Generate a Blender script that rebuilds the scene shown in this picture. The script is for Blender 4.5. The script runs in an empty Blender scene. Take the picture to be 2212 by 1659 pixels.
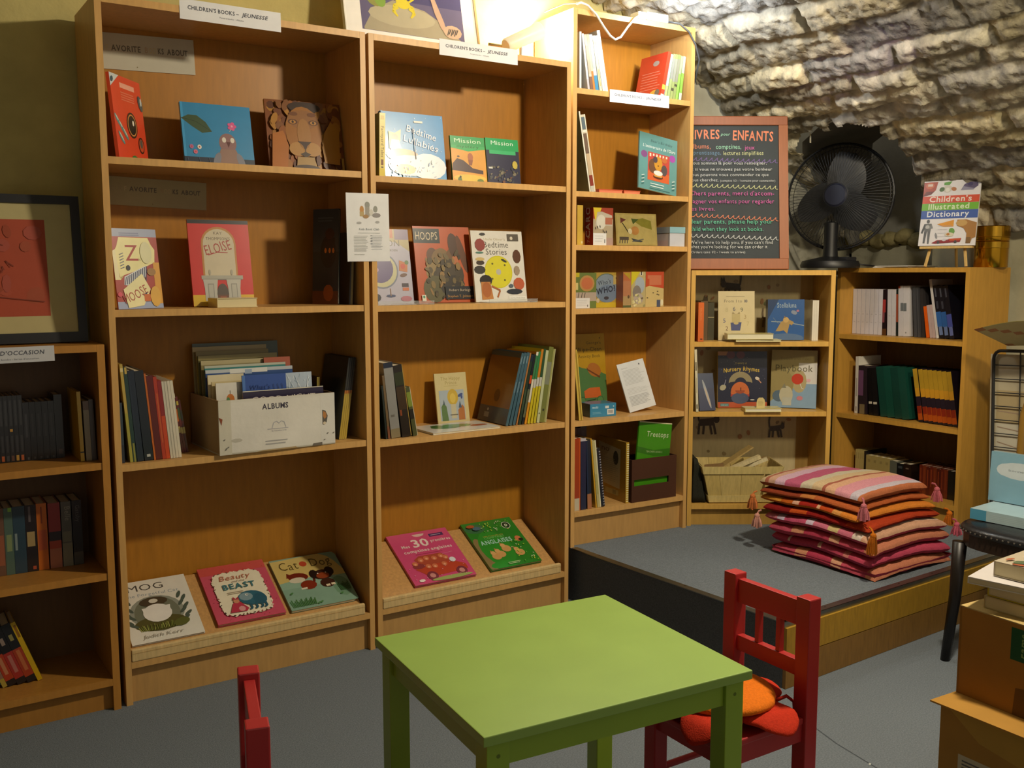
import bpy, bmesh, math, random
from mathutils import Vector, Matrix, noise
S = bpy.context.scene
COL = S.collection
R = math.radians

# ------------------------------------------------------------------ camera
cam_d = bpy.data.cameras.new('camera')
cam_d.sensor_width = 36.0
cam_d.lens = 2119.2 / 2212 * 36.0
cam_d.clip_start = 0.05
cam = bpy.data.objects.new('camera', cam_d)
COL.objects.link(cam)
_r = Vector((0.83526536, -0.54984626, -0.00093355))
_u = Vector((0.06270866, 0.09357301, 0.9936356))
_f = Vector((0.54625947, 0.83000794, -0.11263842))
cam.matrix_world = Matrix(((_r.x, _u.x, -_f.x, -0.57068), (_r.y, _u.y, -_f.y, -2.92753), (_r.z, _u.z, -_f.z, 1.26567), (0, 0, 0, 1)))
S.camera = cam

# ------------------------------------------------------------------ world, lights, exposure
S.view_settings.view_transform = 'Standard'
S.view_settings.look = 'None'
S.view_settings.exposure = 0.85
S.view_settings.gamma = 1.0
S.view_settings.use_curve_mapping = False
wd = bpy.data.worlds.new('world'); S.world = wd
wd.use_nodes = True
wd.node_tree.nodes['Background'].inputs[0].default_value = (1.0, 0.9, 0.74, 1)
wd.node_tree.nodes['Background'].inputs[1].default_value = 0.2

def lamp(name, kind, loc, power, color, size=0.05, target=None, **kw):
    d = bpy.data.lights.new(name, kind)
    d.energy = power; d.color = color
    if kind == 'AREA':
        d.shape = 'DISK'; d.size = size
    else:
        d.shadow_soft_size = size
    for k, v in kw.items(): setattr(d, k, v)
    o = bpy.data.objects.new(name, d); COL.objects.link(o)
    o.location = loc
    if target is not None:
        o.rotation_euler = (Vector(target) - Vector(loc)).to_track_quat('-Z', 'Y').to_euler()
    return o
KEY = lamp('ceiling_lamp_light', 'SPOT', (1.72, -1.62, 2.36), 105, (1.0, 0.87, 0.66), 0.07, (1.15, 0.0, 0.8), spot_size=R(150), spot_blend=0.6)
VAULT = lamp('vault_lamp_light', 'POINT', (2.02, -0.16, 2.22), 5.0, (0.86, 0.93, 1.0), 0.05)
WARM = lamp('room_lamp_light', 'SPOT', (2.0, -2.6, 2.1), 42, (1.0, 0.84, 0.52), 0.1, (3.3, -0.6, 1.5), spot_size=R(75), spot_blend=0.9)
VIOLET = lamp('violet_lamp_light', 'SPOT', (2.1, -1.5, 1.9), 5, (0.55, 0.3, 1.0), 0.03, (2.62, -0.48, 2.07), spot_size=R(17), spot_blend=1.0)

# ------------------------------------------------------------------ helpers
def lin(c):
    if isinstance(c, str):
        c = c.lstrip('#'); c = [int(c[i:i + 2], 16) for i in (0, 2, 4)]
    return tuple(((x / 255) / 12.92 if x / 255 <= 0.04045 else ((x / 255 + 0.055) / 1.055) ** 2.4) for x in c)

def shade(c, k):
    if isinstance(c, str):
        c = c.lstrip('#'); c = [int(c[i:i + 2], 16) for i in (0, 2, 4)]
    return tuple(max(0, min(255, x * k)) for x in c)

def nt(name):
    m = bpy.data.materials.new(name); m.use_nodes = True
    t = m.node_tree; b = t.nodes['Principled BSDF']
    return m, t, b

def link(t, a, b): t.links.new(a, b)

def mat_col(name, rough=0.6, metal=0.0, coat=0.0, spec=0.5, nscale=60.0, namt=0.08, bump=0.0, bscale=200.0, stretch=None):
    """base colour from the mesh's own colour attribute, broken up by a little noise"""
    m, t, b = nt(name)
    at = t.nodes.new('ShaderNodeAttribute'); at.attribute_name = 'Col'
    tc = t.nodes.new('ShaderNodeTexCoord'); mp = t.nodes.new('ShaderNodeMapping')
    if stretch: mp.inputs['Scale'].default_value = stretch
    link(t, tc.outputs['Object'], mp.inputs[0])
    n = t.nodes.new('ShaderNodeTexNoise'); n.inputs['Scale'].default_value = nscale; n.inputs['Detail'].default_value = 4
    link(t, mp.outputs[0], n.inputs['Vector'])
    mr = t.nodes.new('ShaderNodeMapRange')
    mr.inputs['To Min'].default_value = 1 - namt; mr.inputs['To Max'].default_value = 1 + namt
    mr.inputs['From Min'].default_value = 0.25; mr.inputs['From Max'].default_value = 0.75
    link(t, n.outputs[0], mr.inputs[0])
    vm = t.nodes.new('ShaderNodeVectorMath'); vm.operation = 'SCALE'
    link(t, at.outputs['Color'], vm.inputs[0]); link(t, mr.outputs[0], vm.inputs['Scale'])
    link(t, vm.outputs[0], b.inputs['Base Color'])
    b.inputs['Roughness'].default_value = rough; b.inputs['Metallic'].default_value = metal
    b.inputs['Coat Weight'].default_value = coat; b.inputs['Coat Roughness'].default_value = 0.12
    b.inputs['Specular IOR Level'].default_value = spec
    if bump:
        n2 = t.nodes.new('ShaderNodeTexNoise'); n2.inputs['Scale'].default_value = bscale; n2.inputs['Detail'].default_value = 5
        link(t, mp.outputs[0], n2.inputs['Vector'])
        bp = t.nodes.new('ShaderNodeBump'); bp.inputs['Strength'].default_value = bump; bp.inputs['Distance'].default_value = 0.004
        link(t, n2.outputs[0], bp.inputs['Height']); link(t, bp.outputs[0], b.inputs['Normal'])
    return m

M_PAPER = mat_col('paper_print', 0.65, nscale=25, namt=0.04)
M_GLOSS = mat_col('glossy_cover', 0.32, coat=0.35, nscale=25, namt=0.05)
M_PAGE = mat_col('page_edges', 0.85, nscale=30, namt=0.12, stretch=(60, 60, 3))
M_WOOD = mat_col('beech_laminate', 0.42, spec=0.35, nscale=9, namt=0.10, stretch=(9, 9, 1.2))
M_PLY = mat_col('pale_wood', 0.6, nscale=14, namt=0.16, stretch=(8, 8, 1.5), bump=0.15, bscale=40)
M_PAINT = mat_col('satin_paint', 0.38, spec=0.45, nscale=8, namt=0.05)
M_PLASTIC = mat_col('plastic', 0.38, nscale=10, namt=0.03)
M_BLACK = mat_col('black_plastic', 0.45, nscale=30, namt=0.1)
M_METAL = mat_col('bare_metal', 0.35, metal=1.0, nscale=30, namt=0.08)
M_GOLD = mat_col('gold_tin', 0.16, metal=1.0, nscale=12, namt=0.05)
M_FOIL = mat_col('foil_wrap', 0.18, metal=0.35, coat=0.8, nscale=30, namt=0.15, bump=0.8, bscale=35)
M_CLOTH = mat_col('woven_cotton', 0.9, spec=0.15, nscale=180, namt=0.14, bump=0.35, bscale=320)
M_CARD = mat_col('cardboard', 0.78, spec=0.25, nscale=7, namt=0.10, bump=0.12, bscale=60)
M_LEATHER = mat_col('black_leather', 0.33, coat=0.2, nscale=90, namt=0.12, bump=0.2, bscale=160)
M_SLATE = mat_col('chalkboard', 0.7, nscale=6, namt=0.22)
M_CARPET = mat_col('needle_felt_carpet', 0.95, spec=0.1, nscale=240, namt=0.26, bump=0.6, bscale=420)
M_STONE = mat_col('limestone', 0.9, spec=0.2, nscale=26, namt=0.32, bump=1.0, bscale=75)
M_PLASTER = mat_col('old_plaster', 0.9, spec=0.2, nscale=7, namt=0.16, bump=0.35, bscale=60)
M_ACRYL, _t, _b = nt('clear_acrylic')
_b.inputs['Base Color'].default_value = (0.9, 0.92, 0.9, 1); _b.inputs['Roughness'].default_value = 0.08
_b.inputs['Transmission Weight'].default_value = 0.85; _b.inputs['IOR'].default_value = 1.25
M_BULB, _t, _b = nt('lit_bulb')
_b.inputs['Emission Color'].default_value = (1, 0.93, 0.75, 1); _b.inputs['Emission Strength'].default_value = 18

def setp(o, label=None, cat=None, group=None, kind=None):
    if label: o['label'] = label
    if cat: o['category'] = cat
    if group: o['group'] = group
    if kind: o['kind'] = kind
    return o

def empty(name, M, label, cat, group=None):
    o = bpy.data.objects.new(name, None); COL.objects.link(o)
    o.empty_display_size = 0.05; o.matrix_world = M
    return setp(o, label, cat, group)

class MB:
    """collects coloured faces; build() links them as one mesh object"""
    def __init__(s, M=None):
        s.v = []; s.f = []; s.c = []; s.M = M
    def face(s, pts, col):
        i = len(s.v)
        for p in pts:
            s.v.append(tuple(s.M @ Vector(p)) if s.M else tuple(p))
        s.f.append(tuple(range(i, i + len(pts)))); s.c.append(lin(col))
    def raw(s, vs, fs, cols):
        i = len(s.v)
        for p in vs: s.v.append(tuple(s.M @ Vector(p)) if s.M else tuple(p))
        for k, f in enumerate(fs):
            s.f.append(tuple(i + j for j in f)); s.c.append(cols[k] if isinstance(cols, list) else cols)
    def box(s, x0, x1, y0, y1, z0, z1, col, b=0.0, **fc):
        if b:
            # chamfered box
            xs = (x0, x0 + b, x1 - b, x1); ys = (y0, y0 + b, y1 - b, y1); zs = (z0, z0 + b, z1 - b, z1)
            bm = bmesh.new()
            bmesh.ops.create_cube(bm, size=1)
            for v in bm.verts:
                v.co = Vector(((x0 + x1) / 2 + v.co.x * (x1 - x0), (y0 + y1) / 2 + v.co.y * (y1 - y0), (z0 + z1) / 2 + v.co.z * (z1 - z0)))
            bmesh.ops.bevel(bm, geom=list(bm.edges), offset=b, segments=2, affect='EDGES', profile=0.6)
            s.bm(bm, col); return
        P = [(x0, y0, z0), (x1, y0, z0), (x1, y1, z0), (x0, y1, z0), (x0, y0, z1), (x1, y0, z1), (x1, y1, z1), (x0, y1, z1)]
        F = [(0, 3, 2, 1), (4, 5, 6, 7), (0, 1, 5, 4), (1, 2, 6, 5), (2, 3, 7, 6), (3, 0, 4, 7)]
        nm = ['bottom', 'top', 'front', 'right', 'back', 'left']
        s.raw(P, F, [lin(fc.get(n, col)) for n in nm])
    def bm(s, bm, col):
        bm.verts.index_update()
        s.raw([v.co.copy() for v in bm.verts], [[v.index for v in f.verts] for f in bm.faces], lin(col)); bm.free()
    def prism(s, pts, z0, z1, col, top=None, axis='z'):
        """polygon (counter-clockwise) extruded; axis z: pts are x,y; axis y: pts are x,z extruded along y"""
        n = len(pts)
        if axis == 'z': f = lambda p, t: (p[0], p[1], t)
        elif axis == 'y': f = lambda p, t: (p[0], t, p[1])
        else: f = lambda p, t: (t, p[0], p[1])
        vs = [f(p, z0) for p in pts] + [f(p, z1) for p in pts]
        fs = [tuple(range(n))[::-1], tuple(range(n, 2 * n))] + [(i, (i + 1) % n, n + (i + 1) % n, n + i) for i in range(n)]
        c = lin(col); s.raw(vs, fs, [c, lin(top) if top else c] + [c] * n)
    def tube(s, path, r, col, n=8, closed=False, cap=True):
        path = [Vector(p) for p in path]; m = len(path); rings = []
        rr = r if isinstance(r, (list, tuple)) else [r] * m
        prev = None
        for i, p in enumerate(path):
            a = path[(i - 1) % m] if (closed or i) else p
            b = path[(i + 1) % m] if (closed or i < m - 1) else p
            d = (b - a).normalized()
            if prev is None:
                x = d.orthogonal().normalized()
            else:
                x = (prev - d * prev.dot(d)).normalized()
            prev = x; y = d.cross(x)
            rings.append([p + (x * math.cos(2 * math.pi * k / n) + y * math.sin(2 * math.pi * k / n)) * rr[i] for k in range(n)])
        vs = [q for rg in rings for q in rg]; fs = []
        for i in range(m if closed else m - 1):
            j = (i + 1) % m
            for k in range(n): fs.append((i * n + k, i * n + (k + 1) % n, j * n + (k + 1) % n, j * n + k))
        if cap and not closed:
            fs.append(tuple(range(n))[::-1]); fs.append(tuple((m - 1) * n + k for k in range(n)))
        s.raw(vs, fs, lin(col))
    def lathe(s, prof, col, n=28, c=(0, 0, 0)):
        """profile of (radius, z) turned about z"""
        vs = []; fs = []; m = len(prof)
        for r, z in prof:
            for k in range(n):
                a = 2 * math.pi * k / n; vs.append((c[0] + r * math.cos(a), c[1] + r * math.sin(a), c[2] + z))
        for i in range(m - 1):
            for k in range(n): fs.append((i * n + k, i * n + (k + 1) % n, (i + 1) * n + (k + 1) % n, (i + 1) * n + k))
        s.raw(vs, fs, lin(col))
    def build(s, name, mat, parent=None, smooth=False, M=None):
        me = bpy.data.meshes.new(name); me.from_pydata(s.v, [], s.f)
        a = me.color_attributes.new('Col', 'FLOAT_COLOR', 'CORNER')
        buf = []
        for f, c in zip(s.f, s.c):
            if c and isinstance(c[0], (tuple, list)):
                for q in c: buf += [q[0], q[1], q[2], 1.0]
            else: buf += [c[0], c[1], c[2], 1.0] * len(f)
        a.data.foreach_set('color', buf)
        me.materials.append(mat)
        if smooth:
            me.polygons.foreach_set('use_smooth', [True] * len(me.polygons))
            me.update()
            if smooth == 'auto': me.set_sharp_from_angle(angle=R(38))
        me.validate(); me.update()
        o = bpy.data.objects.new(name, me); COL.objects.link(o)
        if parent: o.parent = parent
        elif M: o.matrix_world = M
        return o

# ---------------- lettering: built-in font turned into flat faces, one glyph at a time
GL = {}
def glyph(ch, bold=False):
    k = (ch, bold)
    if k in GL: return GL[k]
    if ch == ' ':
        GL[k] = ([], [], 0.27); return GL[k]
    cu = bpy.data.curves.new('t', 'FONT'); cu.body = ch; cu.resolution_u = 2
    if bold: cu.offset = 0.022
    ob = bpy.data.objects.new('t', cu); COL.objects.link(ob)
    me = ob.evaluated_get(bpy.context.evaluated_depsgraph_get()).to_mesh()
    vs = [(v.co.x, v.co.y) for v in me.vertices]; fs = [tuple(p.vertices) for p in me.polygons]
    xs = [p[0] for p in vs] or [0]
    adv = max(xs) + 0.07
    GL[k] = (vs, fs, adv)
    bpy.data.objects.remove(ob); bpy.data.curves.remove(cu)
    return GL[k]

class Art:
    """flat printing on a face: fractions x,y of a w by h sheet at origin o, axes ex, ey, normal n"""
    def __init__(s, mb, o, ex, ey, n, w, h, step=0.00007, base=0.00012):
        s.mb = mb; s.o = Vector(o); s.ex = Vector(ex); s.ey = Vector(ey); s.n = Vector(n); s.w = w; s.h = h; s.k = base; s.st = step
        s.rng = random.Random(int((w * 7919 + h * 104729) * 1000) % 99991); s.clamp = True
    def P(s, x, y):
        if s.clamp: x = min(max(x, 0.0), 1.0); y = min(max(y, 0.0), 1.0)
        return s.o + s.ex * (x * s.w) + s.ey * (y * s.h) + s.n * s.k
    def poly(s, pts, col):
        s.k += s.st; s.mb.face([s.P(*p) for p in pts], col)
    def rect(s, x0, y0, x1, y1, col): s.poly([(x0, y0), (x1, y0), (x1, y1), (x0, y1)], col)
    def ell(s, cx, cy, rx, ry, col, n=18, rot=0, a0=0, a1=360):
        q = R(rot); pts = []
        full = (a1 - a0) >= 360; m = n if full else n + 1
        for i in range(m):
            a = R(a0 + (a1 - a0) * i / n)
            dx, dy = rx * s.w * math.cos(a), ry * s.h * math.sin(a)
            pts.append((cx + (dx * math.cos(q) - dy * math.sin(q)) / s.w, cy + (dx * math.sin(q) + dy * math.cos(q)) / s.h))
        s.poly(pts, col)
    def circ(s, cx, cy, r, col, n=18): s.ell(cx, cy, r, r * s.w / s.h, col, n)
    def line(s, pts, wd, col):
        s.k += s.st
        for a, b in zip(pts, pts[1:]):
            ax, ay, bx, by = a[0] * s.w, a[1] * s.h, b[0] * s.w, b[1] * s.h
            L = math.hypot(bx - ax, by - ay) or 1; nx, ny = -(by - ay) / L * wd * s.w / 2, (bx - ax) / L * wd * s.w / 2
            q = [(ax + nx, ay + ny), (ax - nx, ay - ny), (bx - nx, by - ny), (bx + nx, by + ny)]
            s.mb.face([s.P(x / s.w, y / s.h) for x, y in q], col)
    def text(s, st, x, y, hgt, col, width=None, align='c', bold=False, slant=0.0, jit=0.0, rot=0, arc=0.0):
        """x,y fractions of baseline anchor; hgt capital height as fraction of sheet height; width squeezes to a fraction of sheet width"""
        s.k += s.st
        sc = hgt * s.h / 0.70
        adv = []; tot = 0
        for ch in st:
            g = glyph(ch, bold); adv.append(tot); tot += g[2]
        sx = sc
        if width: sx = width * s.w / max(tot, 0.01)
        off = {'c': -tot / 2, 'l': 0, 'r': -tot}[align]
        cr, sr = math.cos(R(rot)), math.sin(R(rot))
        c = lin(col)
        for ch, a in zip(st, adv):
            vs, fs, _ = glyph(ch, bold)
            if not vs: continue
            jy = s.rng.uniform(-1, 1) * jit * 0.5; jr = s.rng.uniform(-1, 1) * jit * 0.35
            mid = (a + off) / max(tot, 0.01)
            ya = -arc * (2 * mid) ** 2
            P = []
            for vx, vy in vs:
                px, py = vx, vy
                px, py = px * math.cos(jr) - py * math.sin(jr), px * math.sin(jr) + py * math.cos(jr)
                X = (a + off + px + slant * py) * sx; Y = (py + jy) * sc + ya * s.h
                P.append(s.P(x + (X * cr - Y * sr) / s.w, y + (X * sr + Y * cr) / s.h))
            s.mb.raw(P, fs, c) if s.mb.M is None else s.mb.raw(P, fs, c)
    def small(s, x0, x1, y, n, dy, th, col, ragged=0.2):
        """lines of print too small to read"""
        s.k += s.st
        for i in range(n):
            xe = x1 - (x1 - x0) * s.rng.random() * ragged
            yy = y - i * dy
            s.mb.face([s.P(x0, yy), s.P(xe, yy), s.P(xe, yy + th), s.P(x0, yy + th)], col)

def T(x, y, z): return Matrix.Translation((x, y, z))
def Rx(d): return Matrix.Rotation(R(d), 4, 'X')
def Ry(d): return Matrix.Rotation(R(d), 4, 'Y')
def Rz(d): return Matrix.Rotation(R(d), 4, 'Z')

FR = {'A': T(0, 0, 0), 'B': T(0.8132, 0, 0),
      'C': T(1.6553, 0.0442, 0.206) @ Matrix.Rotation(-0.0353, 4, 'Z'),
      'D': T(2.2621, 0.0408, 0.206) @ Matrix.Rotation(-0.5687, 4, 'Z'),
      'E': T(3.1706, 0.0363, 0.206) @ Matrix.Rotation(-1.5808, 4, 'Z'),
      'F': T(-0.0165, -0.0074, 0)}
WN = {'A': 'left tall bookcase', 'B': 'middle tall bookcase', 'C': 'narrow tall bookcase', 'D': 'corner low bookcase', 'E': 'right low bookcase', 'F': 'far left low bookcase'}
ORD = ['', 'first', 'second', 'third', 'fourth', 'fifth', 'sixth', 'seventh', 'eighth', 'ninth', 'tenth', 'eleventh', 'twelfth', 'thirteenth']

# ------------------------------------------------------------------ books
def rpoly(x0, x1, z0, z1, r, left=False, n=6):
    pts = []
    def arc(cx, cz, a0):
        for i in range(n + 1):
            a = R(a0 + 90 * i / n); pts.append((cx + r * math.cos(a), cz + r * math.sin(a)))
    if left: arc(x0 + r, z0 + r, 180)
    else: pts.append((x0, z0))
    arc(x1 - r, z0 + r, 270); arc(x1 - r, z1 - r, 0)
    if left: arc(x0 + r, z1 - r, 90)
    else: pts.append((x0, z1))
    return pts

def book(M, W, H, Th, cover, label, front=None, spine=None, spine_col=None, back=None, page='#e6dcc0', mat=None,
         ct=None, rnd=0.0, group=None, name='book', cat='book', back_art=None, inset=0.003):
    ct = ct or min(0.0022, Th * 0.2); mat = mat or M_GLOSS
    root = empty(name, M, label, cat, group)
    mb = MB()
    sc = spine_col or cover; bc = back or cover
    if rnd:
        mb.prism(rpoly(0, W, 0, H, rnd), 0, ct, cover, axis='y'); mb.prism(rpoly(0, W, 0, H, rnd), Th - ct, Th, bc, axis='y')
    else:
        mb.box(0, W, 0, ct, 0, H, cover); mb.box(0, W, Th - ct, Th, 0, H, bc)
    mb.box(0, ct, ct, Th - ct, 0, H, sc)
    mb.box(-0.00005, 0, 0, Th, 0, H, sc)
    if front: front(Art(mb, (0, 0, 0), (1, 0, 0), (0, 0, 1), (0, -1, 0), W, H))
    if back_art: back_art(Art(mb, (W, Th, 0), (-1, 0, 0), (0, 0, 1), (0, 1, 0), W, H))
    if spine:
        a = Art(mb, (-0.00005, Th, 0), (0, -1, 0), (0, 0, 1), (-1, 0, 0), Th, H)
        for sp in spine:
            if isinstance(sp[0], str): a.text(sp[0], 0.5 - 0.33 * 0 - sp[4] * 0.36 if len(sp) > 4 else 0.32, sp[1], sp[2] * Th / H, sp[3], rot=-90, align='l')
            else: a.rect(0.0 if len(sp) < 4 else sp[3], sp[0], 1.0 if len(sp) < 5 else sp[4], sp[1], sp[2])
    mb.build('cover', mat, root)
    pg = MB()
    if rnd: pg.prism(rpoly(ct, W - 0.0005, 0.0005, H - 0.0005, rnd), ct, Th - ct, page, axis='y')
    else: pg.box(ct, W - inset, ct, Th - ct, inset, H - inset, page)
    pg.build('page_block', M_PAGE, root)
    return root

def face_out(fr, u, v, z, yaw=0, lean=10, Th=0.008):
    return FR[fr] @ T(u, v, z + 0.0005) @ Rz(yaw) @ T(0, Th, 0) @ Rx(-lean) @ T(0, -Th, 0)

def ordn(i, n):
    if n > 2 and i == n: return 'last'
    return ORD[i]

def row(fr, z, v, u, rowname, items, lean=0.0, right=False, group=None, cat='book', mat=None):
    """spine-out books standing side by side from u rightwards (or, leaning right, from u leftwards)
    items: (description, thickness, height, depth, cover colour, spine bands, options)"""
    n = len(items); cr = u; pth = None
    for i, it in enumerate(items):
        d, t, h, dep, colr, sp = it[:6]; op = dict(it[6]) if len(it) > 6 else {}
        g = op.pop('gap', 0); ln = op.pop('lean', None); dv = op.pop('dv', 0)
        th_i = R(abs(lean if ln is None else ln))
        if pth is not None and th_i > pth: g += (min(ph, h) + 0.002) * (math.tan(th_i) - math.tan(pth))
        pth, ph = th_i, h
        k = n - i if right else i + 1
        lab = op.pop('label', None) or f"{d}, {ordn(k, n)} from the left {rowname}"
        if right:
            cr -= g
            M = FR[fr] @ T(cr, v + dv, z + 0.0006) @ Ry(R(0) + math.degrees(th_i)) @ Rz(90)
            cr -= t / math.cos(th_i) + 0.0006
        else:
            cr += g
            M = FR[fr] @ T(cr, v + dv, z + 0.0006) @ Ry(-math.degrees(th_i)) @ T(t, 0, 0) @ Rz(90)
            cr += t / math.cos(th_i) + 0.0006
        book(M, dep, h, t, colr, lab, spine=sp, group=group, cat=cat, mat=op.pop('mat', mat), **op)
    return cr

# ------------------------------------------------------------------ the room
def structure(name, mb, mat, smooth=False):
    o = mb.build(name, mat, None, smooth); o['kind'] = 'structure'; return o

mb = MB()
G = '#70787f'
mb.box(-2.4, 4.0, -4.6, 0.5, -0.06, 0.0, G)
# a worn seam where two strips of carpet meet
a = Art(mb, (0, 0, 0), (1, 0, 0), (0, 1, 0), (0, 0, 1), 1, 1, base=0.0004); a.clamp = False
a.line([(1.62, -1.05), (1.55, -1.30), (1.50, -1.62), (1.40, -2.4)], 0.004, '#50565c')
for sx, sy, r in ((1.545, -1.16, 0.007), (1.56, -1.19, 0.004), (1.53, -1.42, 0.006), (-0.12, -0.52, 0.006), (1.48, -1.66, 0.006)):
    a.ell(sx, sy, r, r * 0.5, '#b9bcb8', 8, 30)
structure('floor', mb, M_CARPET)

# end wall behind the tall bookcases: painted rubble, yellowed
mb = MB(); rn = random.Random(5); NX, NZ = 120, 52
vs = []; fs = []; cs = []
for j in range(NZ + 1):
    for i in range(NX + 1):
        x = -2.4 + 6.3 * i / NX; zz = 2.62 * j / NZ
        p = Vector((x * 2.2, zz * 2.2, 3.1)); d = noise.fractal(p, 0.7, 2.0, 4)
        vs.append((x, 0.326 - 0.004 * d, zz))
for j in range(NZ):
    for i in range(NX):
        x = -2.4 + 6.3 * i / NX; zz = 2.62 * j / NZ
        k = noise.noise(Vector((x * 1.7, zz * 1.7, 0.3)))
        base = (196, 182, 120) if x < 2.35 else (178, 176, 160)
        q = zz + 0.03 * noise.noise(Vector((x * 6, zz * 6, 1)))
        if x < 0.1 and q > 2.13: base = (206, 202, 178)
        cs.append(lin(shade(base, 1 + 0.10 * k)))
        fs.append((j * (NX + 1) + i, j * (NX + 1) + i + 1, (j + 1) * (NX + 1) + i + 1, (j + 1) * (NX + 1) + i))
mb.raw(vs, fs, cs)
structure('wall_end', mb, M_PLASTER, True)

mb = MB(); mb.box(-2.5, -2.4, -4.6, 0.4, 0, 2.6, '#c9bd8c'); structure('wall_left', mb, M_PLASTER)
mb = MB(); mb.box(-2.5, 0.86, -4.6, 0.33, 2.45, 2.55, '#cfc6a6'); structure('ceiling', mb, M_PLASTER)

# stone vault: courses of rough blocks on a curved section, with a lunette cut through it
PROF = [(0.8, 2.455), (1.3, 2.45), (1.88, 2.385), (2.07, 2.345), (2.3, 2.275), (2.53, 2.135), (2.63, 2.06), (2.75, 1.98), (2.95, 1.88), (3.09, 1.80), (3.3, 1.66), (3.42, 1.55), (3.475, 1.44)]
def resample(P, n):
    P = [Vector(p) for p in P]; L = [0]
    for p, q in zip(P, P[1:]): L.append(L[-1] + (q - p).length)
    out = []; k = 0
    for i in range(n):
        s_ = L[-1] * i / (n - 1)
        while k < len(P) - 2 and L[k + 1] < s_: k += 1
        t_ = (s_ - L[k]) / (L[k + 1] - L[k])
        p0, p1, p2, p3 = P[max(k - 1, 0)], P[k], P[k + 1], P[min(k + 2, len(P) - 1)]
        out.append(0.5 * ((2 * p1) + (p2 - p0) * t_ + (2 * p0 - 5 * p1 + 4 * p2 - p3) * t_ ** 2 + (3 * p1 - p0 - 3 * p2 + p3) * t_ ** 3))
    return out, L[-1]
NS = 330
prof, SL = resample(PROF, NS)
Y0, Y1, NYV = 0.315, -2.0, 250
rn = random.Random(11)
courses = []; s_ = 0.0
while s_ < SL + 0.2:
    hgt = rn.uniform(0.085, 0.165); y = Y0 + 0.2; blocks = []
    while y > Y1 - 0.3:
        ln_ = rn.uniform(0.20, 0.52); blocks.append((y, y - ln_, rn.uniform(0.75, 1.18), rn.uniform(-0.010, 0.014), rn.uniform(-0.02, 0.02), rn.choice(((178, 172, 156), (168, 160, 140), (186, 176, 148), (160, 156, 148)))))
        y -= ln_
    courses.append((s_, s_ + hgt, blocks)); s_ += hgt
def stone(sv, y):
    sw = sv + 0.030 * noise.noise(Vector((y * 3.1, sv * 2.0, 7))) + 0.012 * noise.noise(Vector((y * 9, sv * 9, 2))) + 0.05 * noise.noise(Vector((y * 0.9, 0, 4)))
    yw = y + 0.03 * noise.noise(Vector((y * 5, sv * 5, 12)))
    for c0, c1, bl in courses:
        if c0 <= sw < c1:
            for b0, b1, k, dz, ti, colr in bl:
                if b0 >= yw > b1:
                    e = min(sw - c0, c1 - sw, b0 - yw, yw - b1)
                    g = min(1.0, max(0.0, e / 0.034)); g = g * g * (3 - 2 * g)
                    return g, k, dz + ti * ((yw - b1) / (b0 - b1) - 0.5), colr
    return 0.0, 1.0, 0, (170, 164, 148)
HOLE = [(0.22, 1.40), (0.225, 1.66), (0.21, 1.79), (0.13, 1.85), (-0.02, 1.89), (-0.15, 1.912), (-0.25, 1.908), (-0.31, 1.88), (-0.33, 1.81), (-0.315, 1.73), (-0.28, 1.645), (-0.25, 1.57), (-0.22, 1.50), (-0.20, 1.40)]
def inside(y, z, poly):
    c = False; j = len(poly) - 1
    for i in range(len(poly)):
        yi, zi = poly[i]; yj, zj = poly[j]
        if (zi > z) != (zj > z) and y < (yj - yi) * (z - zi) / (zj - zi) + yi: c = not c
        j = i
    return c
vs = []; hole = []; vcol = []
for i, p in enumerate(prof):
    q = prof[min(i + 1, NS - 1)] - prof[max(i - 1, 0)]; q.normalize()
    nx, nz = -q.y, q.x          # outward
    if nz < 0: nx, nz = -nx, -nz
    sv = SL * i / (NS - 1)
    for j in range(NYV + 1):
        y = Y0 + (Y1 - Y0) * j / NYV
        g, k, dz, colr = stone(sv, y)
        P3 = Vector((p.x * 8, y * 8, p.y * 8))
        d = g * 0.024 + dz * g + 0.014 * noise.fractal(P3, 0.8, 2.1, 4) + 0.012 * noise.fractal(P3 * 3.3, 0.7, 2.2, 3)
        if i > NS - 14: d += 0.02 * noise.noise(Vector((y * 12, 3, 1)))
        vs.append((p.x - nx * d, y, p.y - nz * d))
        wob = 0.022 * noise.noise(Vector((y * 14, p.y * 14, 3))) + 0.012 * noise.noise(Vector((y * 40, p.y * 40, 3)))
        hole.append(inside(y + wob, p.y + wob, HOLE) and p.x > 2.7)
        pit = noise.fractal(P3 * 2.2, 0.9, 2.3, 3)
        kk = (0.85 * k + 0.25) * (0.95 + 0.16 * pit)
        vcol.append(lin(shade(colr, kk)))
fs = []; cs = []
W1 = NYV + 1
for i in range(NS - 1):
    for j in range(NYV):
        f = (i * W1 + j, i * W1 + j + 1, (i + 1) * W1 + j + 1, (i + 1) * W1 + j)
        if sum(hole[q] for q in f) >= 2: continue
        fs.append(f); cs.append([vcol[q] for q in f])
mb = MB(); mb.v = vs; mb.f = fs; mb.c = cs
structure('wall_vault', mb, M_STONE, True)
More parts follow.
